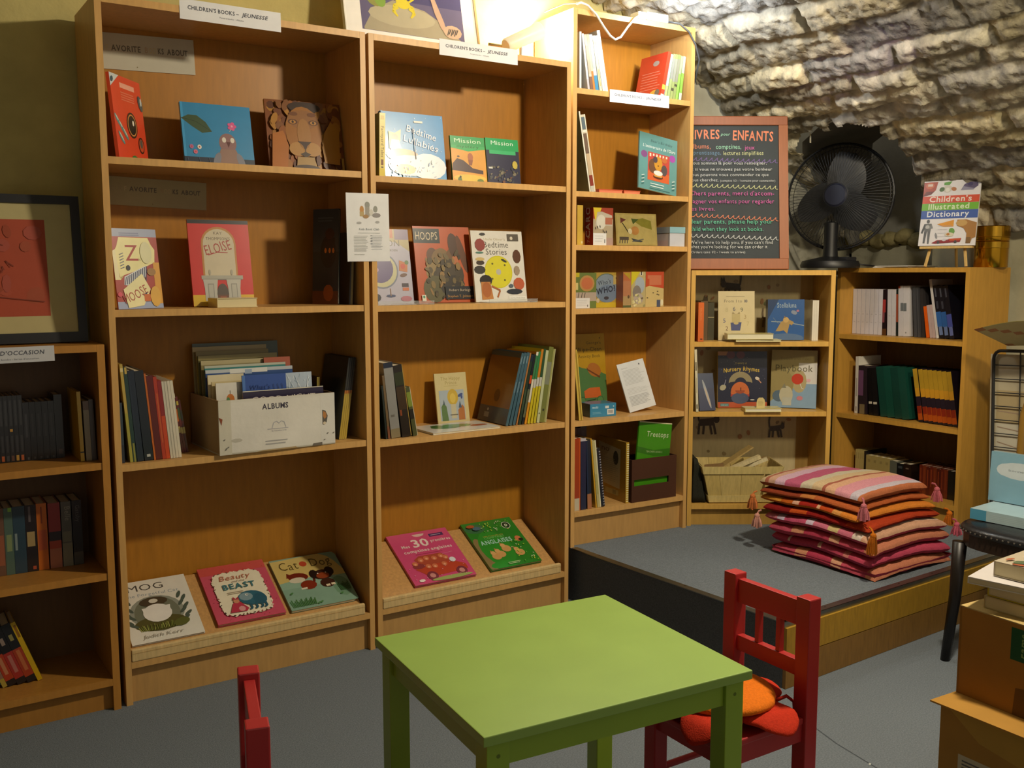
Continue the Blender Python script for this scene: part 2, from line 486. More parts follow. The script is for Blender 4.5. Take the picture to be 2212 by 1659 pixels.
# reveal of the lunette and its plastered back
mb = MB()
ring = []
for y, z in HOLE:
    zz = z; i = min(range(NS), key=lambda q: abs(prof[q].y - zz) if prof[q].x > 2.4 else 9)
    ring.append((prof[i].x + 0.004, y + (0.03 if y > 0 else -0.03) * 0, zz))
for p, q in zip(ring, ring[1:]):
    for k in range(4):
        a0, a1 = k / 4 * 0.5, (k + 1) / 4 * 0.5
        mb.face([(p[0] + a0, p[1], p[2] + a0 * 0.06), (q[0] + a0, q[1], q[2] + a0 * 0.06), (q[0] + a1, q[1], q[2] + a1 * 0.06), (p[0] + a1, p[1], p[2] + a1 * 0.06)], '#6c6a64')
mb.box(3.62, 3.68, -0.6, 0.4, 1.2, 2.1, '#8f8e86')
structure('wall_niche', mb, M_PLASTER)
# plastered wall under the springing, behind the right low bookcase, with a ragged stone ledge on top
mb = MB()
mb.box(3.50, 3.62, -4.6, -0.22, 0, 1.46, '#b9b59d')
mb.box(3.62, 3.70, -0.5, 0.4, 0, 1.36, '#aca88e')
for k, (z0, z1) in enumerate(((1.28, 1.40), (1.14, 1.28))):
    mb.box(3.606, 3.62, -0.2 + 0.0, 0.30, z0 + 0.004, z1 - 0.004, ('#a7a48f', '#b2ad92')[k])
structure('wall_right', mb, M_PLASTER)
mb = MB(); rn = random.Random(3)
for k in range(7):
    y = 0.28 - k * 0.072
    bm = bmesh.new(); bmesh.ops.create_icosphere(bm, subdivisions=3, radius=1)
    for v in bm.verts:
        d = 1 + 0.25 * noise.noise(v.co * 1.6 + Vector((k * 3, 0, 0))) + 0.1 * noise.noise(v.co * 5)
        v.co = Vector((3.60 + v.co.x * 0.05 * d, y + v.co.y * 0.05 * d, 1.425 + 0.012 * math.sin(k * 2.1) + v.co.z * 0.038 * d))
    mb.bm(bm, (148, 138, 96))
structure('trim_ledge', mb, M_STONE, True)
# board closing the gap behind the corner bookcase
mb = MB(); mb.prism([(2.43, 0.30), (2.93, -0.035), (3.16, 0.045), (3.48, 0.045), (3.48, 0.30)], 1.255, 1.272, '#8a7a55'); structure('trim_sill', mb, M_PLY)

# raised platform: carpeted top, carpeted left side, boarded front
mb = MB()
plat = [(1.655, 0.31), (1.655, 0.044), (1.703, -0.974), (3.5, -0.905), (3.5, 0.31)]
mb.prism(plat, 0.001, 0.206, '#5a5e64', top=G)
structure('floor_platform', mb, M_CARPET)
mb = MB()
def strip(p, q, wd, z0, z1, colr, off=0.0):
    p = Vector(p); q = Vector(q); d = (q - p).normalized(); n = Vector((-d.y, d.x))
    A_, B_, C_, D_ = p - n * off, q - n * off, q + n * (wd - off), p + n * (wd - off)
    mb.prism([A_, B_, C_, D_], z0, z1, colr)
strip((1.703, -0.974), (3.5, -0.905), 0.03, 0.2065, 0.2095, '#a9aaa4', 0.004)
strip((1.655, 0.03), (1.703, -0.974), 0.026, 0.2065, 0.2095, '#8a8a84', 0.004)
strip((1.703, -0.974), (3.5, -0.905), 0.004, 0.192, 0.2095, '#9a9a92', 0.005)
a = Art(mb, (0, 0, 0), (1, 0, 0), (0, 1, 0), (0, 0, 1), 1, 1, base=0.2097); a.clamp = False
for k in range(9):
    t_ = 0.03 + k * 0.11; a.circ(1.668 + 0.048 * t_, 0.03 - 1.0 * t_, 0.003, '#3a3a38', 8)
    a.circ(1.72 + 0.2 * k, -0.96 + 0.0077 * k, 0.003, '#55554f', 8)
structure('trim_platform_edge', mb, M_METAL)
mb = MB()
strip((1.704, -0.9745), (3.5, -0.9055), 0.012, 0.001, 0.098, '#8a6428', 0.0125)
strip((1.704, -0.9745), (3.5, -0.9055), 0.012, 0.101, 0.192, '#a8801f', 0.0125)
structure('trim_platform_front', mb, M_PLY)

# ------------------------------------------------------------------ bookcases
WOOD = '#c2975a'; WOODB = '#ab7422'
def bookcase(fr, w, h, d, shelves, bottom, label, ledge=False, th=0.020, wood=WOOD, back=WOODB, back_art=None, pth=0.018):
    root = empty('bookcase', FR[fr], label, 'bookcase')
    for x in (0, w - pth):
        m_ = MB(); m_.box(x, x + pth, 0, d, 0, h, wood, front=shade(wood, 1.06)); m_.build('side_panel', M_WOOD, root)
    def board(name, z, y0=0.0, t=th):
        m_ = MB(); m_.box(pth + 0.0004, w - pth - 0.0004, y0, d - 0.006, z - t, z, wood, front=shade(wood, 1.06)); return m_.build(name, M_WOOD, root)
    board('top_panel', h)
    for z in shelves: board('shelf', z, 0.003)
    board('bottom_shelf', bottom, 0.0)
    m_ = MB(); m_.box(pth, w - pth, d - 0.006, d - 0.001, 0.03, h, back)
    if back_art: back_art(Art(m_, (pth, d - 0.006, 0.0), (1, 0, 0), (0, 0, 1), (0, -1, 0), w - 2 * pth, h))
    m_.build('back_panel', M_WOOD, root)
    m_ = MB(); m_.box(pth + 0.0004, w - pth - 0.0004, 0.022, 0.036, 0, bottom - th - 0.0005, shade(wood, 0.98)); m_.build('kick_board', M_WOOD, root)
    if ledge:
        m_ = MB(); x0, x1 = pth + 0.002, w - pth - 0.018
        m_.M = T(0, 0.014, bottom + 0.013) @ Rx(28.0)
        m_.box(x0, x1, 0, d / math.cos(R(28)) - 0.032, -0.008, 0.002, '#bd9054')
        m_.M = None
        m_.box(x0, x1, -0.002, 0.013, bottom + 0.0006, bottom + 0.036, '#d3b67e', b=0.003)
        m_.box(x0, x1, -0.0024, 0.0, bottom + 0.024, bottom + 0.026, '#b8975f')
        m_.build('display_ledge', M_PLY, root)
    return root

def cats(a):
    a.rect(0.0, 0.1, 0.90, 0.985, '#b9ab82')
    a.rect(0.0, 0.1, 0.90, 0.50, '#c3b58d')
    rn = random.Random(21)
    for k in range(46):
        a.ell(rn.uniform(0.02, 0.88), rn.uniform(0.12, 0.96), rn.uniform(0.008, 0.026), rn.uniform(0.004, 0.012), rn.choice(('#8d7f5e', '#a4774e', '#7d8060', '#9c8a66')), 7, rn.uniform(0, 90))
    def cat(cx, cy, s_, c, fl):
        f = lambda x, y: (cx + fl * x * s_, cy + y * s_ * 0.55)
        a.poly([f(-.5, .2), f(.3, .28), f(.32, -.1), f(-.45, -.12)], c)
        a.ell(cx + fl * .45 * s_, cy + .20 * s_ * 0.55, .16 * s_, .12 * s_ * 0.55 * 1.6, c, 10)
        a.poly([f(.36, .34), f(.42, .6), f(.50, .36)], c); a.poly([f(.48, .36), f(.58, .58), f(.60, .30)], c)
        for x in (-.45, -.2, .1, .3): a.line([f(x, 0), f(x + (.12 if x > 0 else -.04), -.55)], .016, c)
        a.line([f(-.48, .15), f(-.52, .55), f(-.47, .9)], .012, c)
    cat(.20, .375, .15, '#4a3d33', 1); cat(.74, .35, .11, '#55504c', 1); cat(.36, .93, .14, '#4b4438', -1); cat(.10, .86, .13, '#6a5f4a', 1); cat(.66, .80, .10, '#7b6a50', 1)
    a.ell(.70, .425, .05, .022, '#a9683c', 9)

bookcase('A', 0.8018, 2.02, 0.285, (1.588, 1.162, 0.718), 0.130, 'tall beech bookcase on the left holding the box marked ALBUMS', ledge=True)
bookcase('B', 0.7998, 2.02, 0.285, (1.578, 1.159, 0.709), 0.133, 'tall beech bookcase in the middle with two nursery rhyme books at its foot', ledge=True)
bookcase('C', 0.5865, 2.02, 0.262, (1.738, 1.363, 1.164, 0.923, 0.492), 0.138, 'narrow tall beech bookcase standing on the platform edge with seven compartments')
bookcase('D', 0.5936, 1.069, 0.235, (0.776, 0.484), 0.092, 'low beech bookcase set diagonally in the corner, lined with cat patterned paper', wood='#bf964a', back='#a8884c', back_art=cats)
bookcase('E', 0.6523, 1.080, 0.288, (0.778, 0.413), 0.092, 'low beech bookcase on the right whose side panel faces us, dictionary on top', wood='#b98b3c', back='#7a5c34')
FR['F0'] = FR['F'] @ T(-0.80, 0, 0)
bookcase('F0', 0.80, 1.067, 0.28, (0.732, 0.410), 0.095, 'low bookcase at the far left under the black framed picture', wood='#a87532', back='#6b4c28', pth=0.020)

# ================================================================== left tall bookcase
def owl(a):
    a.rect(0, 0, 1, 1, '#d84a2c')
    a.poly([(0, .84), (.3, 1), (0, 1)], '#c9d2d0'); a.ell(.06, .93, .06, .03, '#3a5560', 8, 40)
    a.rect(.30, .86, .78, .92, '#e9a890')
    a.small(.30, .78, .80, 4, .028, .012, '#e07a5e')
    for dx, dy in ((0, 0), (.10, -.07), (.20, -.14), (.06, -.20)):
        a.ell(.10 + dx, .46 + dy, .13, .028, '#5f8f8c', 10, -48); a.ell(.10 + dx, .475 + dy, .10, .01, '#d6cdb8', 8, -48)
    a.ell(.56, .44, .17, .155, '#3d2b20'); a.ell(.56, .44, .145, .132, '#c98a4a'); a.ell(.56, .44, .125, .115, '#1f2421'); a.ell(.60, .47, .03, .035, '#e8e2d0', 8)
    a.ell(.80, .22, .095, .10, '#3d2b20'); a.ell(.80, .22, .075, .08, '#c4522e'); a.ell(.80, .24, .045, .055, '#5c5a50')
    a.ell(.93, .74, .07, .10, '#46585c', 9, 20); a.ell(.95, .76, .03, .05, '#c7cfcb', 8)
    a.ell(.52, .03, .10, .05, '#3f7a3c', 8)
book(face_out('A', 0.061, 0.060, 1.588, 51, 5, 0.010), 0.181, 0.242, 0.010, '#d84a2c', 'vermilion picture book with a round bird eye, turned sideways on the top shelf', owl, mat=M_GLOSS)

def bluebird(a):
    a.rect(0, 0, 1, 1, '#2f86b8'); a.rect(0, 0, .035, 1, '#3f9bd0')
    a.poly([(0, .74), (.10, .80), (.22, .80), (.34, .70), (.42, .55), (.28, .52), (.14, .62)], '#3c5238'); a.line([(0, .745), (.2, .70), (.41, .555)], .008, '#2c3d2b')
    a.rect(0, 0, 1, .13, '#2a3446')
    a.ell(.63, .38, .125, .16, '#8c6a6a'); a.poly([(.52, .28), (.74, .28), (.84, .0), (.44, 0)], '#917468'); a.ell(.46, .10, .05, .13, '#7d7f8c', 10, -20); a.ell(.80, .10, .05, .13, '#7d7f8c', 10, 20)
    a.ell(.58, .43, .03, .045, '#dcd8cc', 10); a.ell(.70, .43, .03, .045, '#dcd8cc', 10); a.poly([(.61, .40), (.67, .40), (.64, .31)], '#5a2f30')
    for k in range(5): a.ell(.71 + .04 * math.cos(k * 1.257), .66 + .045 * math.sin(k * 1.257), .028, .028, '#d85a92', 8)
    a.ell(.71, .66, .018, .02, '#f0a0c0', 8); a.line([(.67, .57), (.70, .62)], .006, '#d0d0c0')
    for x, y, c in ((.22, .29, '#e8e4da'), (.11, .29, '#b06a9a'), (.16, .21, '#d0708f')): a.ell(x, y, .03, .036, c, 10); a.ell(x, y, .011, .014, '#c05040', 7)
    for x in (.06, .22, .36): a.line([(x, 0), (x - .02, .12)], .006, '#5a6880')
book(face_out('A', 0.261, 0.120, 1.588, 0, 12, 0.012), 0.215, 0.194, 0.012, '#2f86b8', 'blue landscape picture book with a leaf and a young bird on its cover', bluebird)

def lion(a):
    a.rect(0, 0, 1, 1, '#7a4216')
    rn = random.Random(8)
    for k in range(150):
        x, y = rn.random(), rn.random(); c = rn.choice(('#8a4e18', '#6a3612', '#9a6420', '#54290f', '#a87426', '#7a4a20'))
        a.ell(min(max(x, .08), .92), min(max(y, .08), .92), rn.uniform(.03, .07), rn.uniform(.05, .10), c, 8, rn.uniform(-30, 30))
    a.poly([(.02, .02), (.22, .02), (.26, .34), (.20, .55), (.06, .50)], '#a8641e'); a.poly([(.74, .55), (.84, .72), (.95, .60), (.92, .1), (.72, .12), (.70, .34)], '#a8761e')
    a.ell(.50, .90, .22, .08, '#2e1a0e', 12)
    a.ell(.47, .55, .24, .36, '#96601f', 20); a.ell(.47, .72, .20, .14, '#8a5a2a', 16)
    for sx in (-1, 1):
        a.ell(.47 + sx * .135, .685, .065, .040, '#5a3418', 12); a.ell(.47 + sx * .135, .683, .042, .027, '#b07a34', 10); a.ell(.47 + sx * .135, .685, .016, .020, '#2a180c', 8)
        a.ell(.47 + sx * .095, .30, .115, .10, '#a97c3c', 14); a.ell(.47 + sx * .12, .80, .06, .03, '#6a3c18', 8)
    a.ell(.47, .52, .09, .22, '#9a6a30', 12)
    a.poly([(.38, .41), (.56, .41), (.50, .35), (.48, .30), (.46, .30), (.44, .35)], '#3a2014'); a.line([(.47, .31), (.47, .25)], .012, '#3a2014'); a.poly([(.40, .23), (.47, .265), (.54, .23), (.47, .18)], '#3c2a1a')
    a.poly([(.36, .19), (.58, .19), (.61, .05), (.34, .05)], '#a08048'); a.ell(.47, .03, .18, .05, '#3a2416', 12); a.rect(.945, 0, .975, .2, '#a8873c')
book(face_out('A', 0.529, 0.135, 1.588, -3, 12, 0.011), 0.252, 0.232, 0.011, '#6d3a14', 'brown picture book filled with a lion face on the top shelf', lion)

def zmoose(a):
    a.rect(0, 0, 1, 1, '#a8423a'); a.rect(0, .90, 1, 1, '#9aa2ba'); a.small(.18, .62, .935, 2, .025, .014, '#7a80a0'); a.rect(0, 0, 1, .09, '#9aa6c4')
    a.poly([(.0, .36), (.12, .36), (.02, .70), (.10, .78), (.16, .89), (.80, .89), (.86, .80), (.93, .74), (.90, .58), (.60, .50), (.20, .42)], '#e8dfa0')
    a.poly([(0, .36), (.10, .38), (.06, .74), (0, .72)], '#e4dcb0'); a.rect(.86, .06, 1, .58, '#d59a3c')
    a.text('Z', .42, .60, .20, '#a33028', bold=False); a.text('is for', .64, .60, .035, '#8a7a5a')
    a.poly([(.20, .40), (.62, .52), (.72, .54), (.66, .40), (.50, .26), (.18, .30)], '#d9dce0')
    for k in range(12): a.line([(.20 + k * .042, .30 + k * .004), (.24 + k * .042, .40 + k * .012)], .018, '#3a4060')
    for k in range(6): a.line([(.14, .50 + k * .035), (.22, .52 + k * .035)], .016, '#5a6078')
    a.ell(.30, .51, .045, .035, '#22222c', 10); a.ell(.72, .70, .13, .14, '#d8d4a8', 14)
    a.ell(.80, .46, .10, .05, '#9c7440', 10); a.poly([(.14, .24), (.58, .44), (.74, .24), (.56, .04), (.22, .01)], '#e8dfa8')
    a.text('MOOSE', .43, .13, .115, '#a33a2c', width=.58, rot=24, jit=.12); a.poly([(.56, .17), (.66, .21), (.62, .12)], '#30284a'); a.ell(.84, .15, .12, .13, '#d8a848', 12); a.rect(.58, .09, .72, .18, '#c86a30'); a.circ(.06, .18, .05, '#d04a5c', 9)
book(face_out('A', 0.034, 0.030, 1.162, 20, 7, 0.006), 0.146, 0.232, 0.006, '#a8423a', 'red and cream zebra picture book whose cover reads MOOSE', zmoose)

def eloise(a):
    a.rect(0, 0, 1, 1, '#c8281c'); a.rect(0, .955, 1, 1, '#1e1814'); a.rect(0, 0, 1, .13, '#d8b020')
    pts = [(.21, .36)] + [(.48 + .27 * math.cos(R(t)), .72 + .20 * math.sin(R(t))) for t in range(180, -1, -15)] + [(.75, .36)]
    pts = [(.48 + .285 * math.cos(R(t)), .72 + .20 * math.sin(R(t))) for t in range(0, 181, 15)] + [(.195, .34), (.765, .34)]
    a.poly(pts, '#b8803c')
    pts = [(.48 + .255 * math.cos(R(t)), .72 + .175 * math.sin(R(t))) for t in range(0, 181, 15)] + [(.225, .34), (.735, .34)]
    a.poly(pts, '#c9bda0')
    a.text('KAY', .48, .83, .035, '#6a5a48'); a.text("THOMPSON'S", .48, .765, .035, '#6a5a48', width=.40)
    a.text('ELOISE', .48, .63, .115, '#a83a34', width=.46, rot=14, jit=.10); a.line([(.30, .59), (.45, .625), (.62, .62)], .012, '#a83a34')
    a.rect(.16, .31, .84, .355, '#a9a79a'); a.rect(.18, .30, .82, .315, '#7c7a72')
    for x0 in (.20, .58):
        a.poly([(x0 - .02, .31), (x0 + .22, .31), (x0 + .20, .20), (x0 + .20, .06), (x0, .06), (x0, .20)], '#b9b7ac')
        a.poly([(x0 + .05, .26), (x0 + .15, .26), (x0 + .15, .09), (x0 + .05, .09)], '#8f8d84'); a.poly([(x0 + .062, .25), (x0 + .138, .25), (x0 + .138, .10), (x0 + .062, .10)], '#b4b2a6')
    a.ell(.49, .14, .095, .12, '#55483c', 16); a.rect(.40, .05, .58, .13, '#6e4630'); a.rect(.44, .07, .54, .11, '#a85a34')
    a.ell(.30, .39, .018, .035, '#a8a290', 8); a.ell(.66, .39, .018, .035, '#a8a290', 8)
book(face_out('A', 0.271, 0.120, 1.162, 0, 10, 0.008), 0.190, 0.270, 0.008, '#c8281c', 'red picture book with an arched mirror over a fireplace on its cover', eloise)

def flat(M, W, D, H, cover, label, art=None, group=None, page='#ddd2b0', mat=None, spine_front=False):
    """a book lying flat: M at its front left corner, W along x, D back along y"""
    Mb = M @ T(0, 0, H) @ Rx(-90)     # cover up
    return book(Mb, W, D, H, cover, label, art, page=page, group=group, mat=mat, name='book', inset=0.002)
flat(FR['A'] @ T(0.312, 0.018, 1.1626) @ Rz(2), 0.125, 0.085, 0.028, '#d6c898', 'thick cream paperback lying flat in front of the red fireplace book', page='#d9ccA0'.lower())

def train(a):
    a.rect(0, 0, 1, 1, '#1d2630'); a.rect(0, .55, 1, 1, '#2b3440'); a.rect(0, 0, 1, .14, '#5a2c14'); a.ell(.62, .12, .2, .09, '#8a4418', 10)
    a.ell(.60, .55, .30, .17, '#0e1016', 16); a.rect(.44, .55, .86, .70, '#1a141a'); a.ell(.66, .74, .18, .06, '#3a1f1c', 10)
    for x in (.50, .66, .80): a.ell(x, .565, .045, .028, '#d8782a', 8)
    a.small(.2, .8, .90, 2, .03, .012, '#4a545c')
book(face_out('A', 0.676, 0.175, 1.162, -60, 3, 0.009), 0.104, 0.312, 0.009, '#1d2630', 'dark night picture book with glowing train windows leaning beside the pinned sheet', train)
row('A', 1.162, 0.055, 0.7665, 'beside the night train book', [('black picture book with cream spine', 0.012, 0.235, 0.19, '#17181a', [(0, 1, '#8d8258', 0.35, 1.0)], {'label': 'thin black book with a cream spine behind the dark night book'})], lean=3, right=True)

# leaning row left of the ALBUMS box
rw = 'in the row left of the ALBUMS box'
row('A', 0.718, 0.030, 0.021, rw, [
    ('short slate blue booklet', 0.011, 0.176, 0.15, '#2e3d4a', [(0, .3, '#252a38')], {'lean': 0.5}),
    ('thin mustard yellow book', 0.008, 0.288, 0.20, '#b7a04a', [(0, .5, '#a39d3e'), (.92, .96, '#d8c890')], {'gap': .0045, 'lean': 3.6}),
    ('thin dark green book', 0.010, 0.278, 0.20, '#1d3a34', [(0, .2, '#8c8a3c', .3, .8), (.93, 1, '#c2a850', .3, .9)], {'lean': 3.6}),
    ('thick navy book', 0.018, 0.268, 0.21, '#152233', [(.1, .9, '#1d2c3c', .1, .25)], {'lean': 3.8}),
    ('glossy black-blue book', 0.025, 0.266, 0.21, '#101a26', [(.04, .07, '#b8bcb8', .3, .7)], {'lean': 4.2}),
    ('thin orange book', 0.005, 0.257, 0.20, '#c2631c', [], {'lean': 4.4}),
    ('dark red book', 0.018, 0.250, 0.20, '#5c120e', [], {'lean': 4.4}),
    ('scarlet book', 0.010, 0.246, 0.20, '#b2371f', [(.2, .8, '#c8602c', .4, .7)], {'lean': 4.4}),
    ('bright red-orange book', 0.011, 0.234, 0.19, '#c8451c', [(.55, 1, '#8c1f20')], {'lean': 4.4}),
    ('slim white magazine', 0.0075, 0.231, 0.19, '#cfc8b4', [(0, 1, '#b5ae9c', .8, .95)], {'lean': 4.6}),
    ('slim white magazine', 0.0075, 0.231, 0.19, '#d2cab6', [(0, 1, '#a49d8c', .85, .97)], {'lean': 4.6}),
    ('slim white magazine', 0.0075, 0.232, 0.19, '#d6cdb8', [], {'lean': 4.6}),
    ('slim white magazine', 0.008, 0.232, 0.19, '#d8d0ba', [], {'lean': 4.6}),
], lean=4.2, group='books left of the albums box')
row('A', 0.718, 0.105, 0.203, 'behind the white magazines', [
    ('thin chequered booklet', 0.006, 0.195, 0.12, '#5c1a14', [(.32, .42, '#b8a860'), (.5, .7, '#b5601c'), (.75, .82, '#2c3a20'), (.88, .95, '#c8c0a0')], {'gap': .012}),
    ('thin chequered booklet', 0.006, 0.175, 0.12, '#5c1a14', [(.34, .45, '#b8a860'), (.6, .8, '#3c4a24'), (.85, .92, '#b8a040')]),
    ('thin chequered booklet', 0.006, 0.165, 0.12, '#4a1612', [(.36, .48, '#a89850'), (.6, .8, '#2c2a1c')])],
    lean=7, group='chequered booklets')

# ---- the ALBUMS box and what stands in it
AX0, AX1, AY0, AY1, AZ, AH = 0.295, 0.675, -0.012, 0.262, 0.7185, 0.166
M = FR['A'] @ T(AX0, AY0, AZ) @ Rz(2.0)
box_root = empty('albums_box', M, 'worn white cardboard box marked ALBUMS, full of picture books', 'box')
w_, d_ = 0.378, 0.268
mb = MB(); tk = 0.004
mb.box(0, w_, 0, d_, 0, tk, '#b8b2a0')
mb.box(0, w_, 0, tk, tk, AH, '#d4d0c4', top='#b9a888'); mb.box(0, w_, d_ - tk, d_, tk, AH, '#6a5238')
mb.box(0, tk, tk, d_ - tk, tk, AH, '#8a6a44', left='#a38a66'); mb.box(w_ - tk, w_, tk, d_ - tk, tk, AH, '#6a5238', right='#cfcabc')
a = Art(mb, (0, 0, 0), (1, 0, 0), (0, 0, 1), (0, -1, 0), w_, AH)
a.rect(.03, .03, .96, .95, '#d8d4c9'); a.rect(0, 0, .10, 1, '#cbc6b4'); a.ell(.14, .25, .05, .04, '#bdb8aa', 7); a.rect(.87, .02, 1, .98, '#d6d3ca')
a.poly([(.885, .40), (.885, .68), (.915, .66), (.935, .56), (.925, .44), (.90, .38)], '#5f5a52'); a.poly([(.89, .56), (.895, .66), (.92, .62), (.925, .54), (.905, .50)], '#b07a48'); a.ell(.905, .42, .015, .03, '#d0c2a8', 8)
a.text('ALBUMS', .475, .785, .10, '#4a4652', width=.225, bold=True)
a.line([(.44, .42), (.455, .52), (.48, .54), (.50, .50), (.52, .54), (.545, .52), (.56, .42)], .006, '#b0b0b4'); a.line([(.40, .405), (.58, .405)], .005, '#a8a8ae'); a.text('la banderole', .50, .355, .03, '#b4b4b8', width=.13)
a.small(.38, .57, .17, 2, .055, .022, '#a6a4a0', .1)
a.poly([(.79, .0), (.88, .0), (.88, .055), (.80, .05)], '#6f675c'); a.poly([(.02, .55), (0, .70), (.03, .66)], '#8a4a30'); a.poly([(.30, 0), (.66, 0), (.64, .03), (.36, .02)], '#a89066')
for x, y in ((.04, .28), (.055, .12), (.05, .10), (.07, .14), (.93, .22), (.90, .10), (.985, .22)): a.ell(x, y, .01, .012, '#77746c', 6, 30)
mb.build('carton', M_CARD, box_root)
bxM = lambda x, y, yaw=0, lean=9, Th=.006: M @ T(x, y, tk + 0.0006) @ Rz(yaw) @ T(0, Th, 0) @ Rx(-lean) @ T(0, -Th, 0)
def ladybird(a):
    a.rect(0, 0, 1, 1, '#2c4f9a'); a.rect(0, 0, .04, 1, '#4a74b8'); a.rect(.62, 0, 1, 1, '#aebccb')
    rn = random.Random(2)
    for k in range(40): a.line([(rn.uniform(.62, .98), rn.uniform(.2, 1) * .97)] + [(rn.uniform(.62, .98), rn.uniform(.2, .98))], .006, rn.choice(('#d8e4ee', '#8aa0b4', '#eef4f8')))
    a.text("What's", .24, .80, .06, '#1e3a7a', width=.3, slant=.15); a.text('that noise?', .26, .62, .05, '#1e3a7a', width=.3, slant=.15)
    a.ell(.50, .55, .055, .13, '#15120f', 12); a.ell(.60, .60, .08, .09, '#4c1c16', 12); a.ell(.545, .60, .02, .035, '#d8d4cc', 8)
    for x in (.46, .52, .58): a.line([(x, .68), (x - .03, .86)], .005, '#22201c')
def white45(a):
    a.rect(0, 0, 1, 1, '#dcd8cc'); a.ell(.5, .62, .23, .11, '#39405c', 16); a.ell(.5, .74, .15, .09, '#c87834', 12); a.ell(.42, .72, .07, .06, '#5a8a58', 10); a.text('45', .5, .585, .07, '#e8e4da', bold=True); a.line([(.5, .83), (.5, .88)], .02, '#5a4a3a')
def goodn(a):
    a.rect(0, 0, 1, 1, '#241a38'); a.text('GOOD NIGHT', .5, .80, .085, '#d8d0c8', width=.80, jit=.10); a.rect(0, .985, 1, 1, '#cfcab8')
def teal(a): a.rect(0, 0, 1, 1, '#2d7d78'); a.rect(0, .97, 1, 1, '#b7bba8')
def band(c1, c2): return lambda a: (a.rect(0, 0, 1, 1, c1), a.rect(0, .95, 1, 1, c2), a.small(.1, .8, .88, 2, .04, .015, shade(c1, .7)))
def tabs(a):
    a.rect(0, 0, 1, 1, '#2b4c84'); a.rect(0, .955, 1, 1, '#b9c0c4'); a.rect(.27, .94, .70, 1.0, '#dcdcd4'); a.rect(.44, .925, .52, .985, '#9eb0c8')
AB = [  # x, y, width, height, cover, art, label
    (0.010, 0.238, 0.335 - .05, 0.318, '#4a5a50', None, 'tall grey-green album at the back of the ALBUMS box'),
    (0.006, 0.226, 0.245, 0.308, '#8d7b4a', band('#8d7b4a', '#b59f66'), 'tan album with a pale top edge, second from the back of the ALBUMS box'),
    (0.012, 0.212, 0.240, 0.294, '#8a7a42', band('#a08a3a', '#8c7a34'), 'olive yellow album, third from the back of the ALBUMS box'),
    (0.014, 0.199, 0.262, 0.281, '#6d6a34', band('#5e5a24', '#a99a58'), 'dark olive album, fourth from the back of the ALBUMS box'),
    (0.018, 0.186, 0.262, 0.266, '#8e8154', band('#8e8154', '#b3a67a'), 'khaki album just behind the teal album in the ALBUMS box'),
    (0.220, 0.173, 0.09, 0.268, '#a8563a', None, 'salmon pink album at the right behind the teal album'),
    (0.020, 0.160, 0.268, 0.252, '#2d7d78', teal, 'teal album with a pale edge in the ALBUMS box'),
    (0.018, 0.147, 0.288, 0.240, '#2b4c84', tabs, 'blue album with white index tabs in the ALBUMS box'),
    (0.018, 0.128, 0.115, 0.226, '#d6cba8', None, 'cream booklet at the left behind the white numbered card'),
    (0.024, 0.110, 0.100, 0.206, '#c9b888', None, 'beige booklet just behind the white numbered card'),
    (0.030, 0.092, 0.088, 0.203, '#dcd8cc', white45, 'white booklet with the number 45 in the ALBUMS box'),
    (0.108, 0.074, 0.232, 0.224, '#2c4f9a', ladybird, 'blue and silver picture book with two beetles in the ALBUMS box'),
    (0.098, 0.046, 0.268, 0.178, '#241a38', goodn, 'dark purple GOOD NIGHT book at the front of the ALBUMS box')]
for x, y, bw, bh, cc, art, lab in AB:
    book(bxM(x, y, 0, 4), bw, bh, 0.0062, cc, lab, art, group='albums in the white box')
row('A', 0.718, 0.060, 0.737, 'at the right of the ALBUMS box', [
    (f'{q} yellow and black magazine', 0.006, 0.272, 0.20, '#1f2326', [(0, .56, '#b3983c'), (.56, .60, '#a86420'), (.62, .98, '#34332c', .2, .8)]) for q in ('outermost', 'thin', 'thin', 'innermost')],
    lean=8.5, right=True, group='magazines right of the albums box')
row('A', 0.718, 0.170, 0.690, '', [('x', 0.010, 0.200, 0.10, '#1a1a18', [(0, 1, '#b09a3a')], {'label': 'small black book with a yellow spine behind the ALBUMS box'})], lean=1, right=True)

# foot of the left bookcase: three books on the sloping ledge
def mog(a):
    a.rect(0, 0, 1, 1, '#d9d7cc')
    a.text('MOG', .40, .83, .105, '#4c4a46', width=.54); a.text('the Forgetful Cat', .47, .735, .05, '#8c9aa6', width=.76, jit=.1)
    a.ell(.46, .45, .38, .27, '#8f9488', 20); a.ell(.46, .42, .32, .28, '#6f7462', 20); a.ell(.46, .27, .36, .12, '#55522c', 18)
    rn = random.Random(4)
    for sx in (-1, 1):
        for k in range(7):
            a.ell(.46 + sx * (.36 + .05 * (k % 2)), .28 + .065 * k, .075, .022, '#4d5a50', 10, sx * (35 + 5 * k))
    a.ell(.45, .62, .20, .075, '#4a4030', 14); a.ell(.45, .63, .065, .035, '#d0ccbe', 10)
    a.ell(.46, .43, .20, .145, '#e3e2dc', 18); a.poly([(.26, .53), (.66, .53), (.64, .44), (.28, .44)], '#e3e2dc')
    for k in range(26): a.line([(.18 + .022 * k, .17), (.16 + .024 * k + rn.uniform(-.02, .02), .24 + rn.uniform(0, .03))], .012, rn.choice(('#7d8440', '#9aa058', '#5f6a30')))
    a.ell(.74, .22, .12, .06, '#5c6230', 10, 15)
    a.text('Judith Kerr', .45, .06, .05, '#9a988c', width=.55, slant=.15)
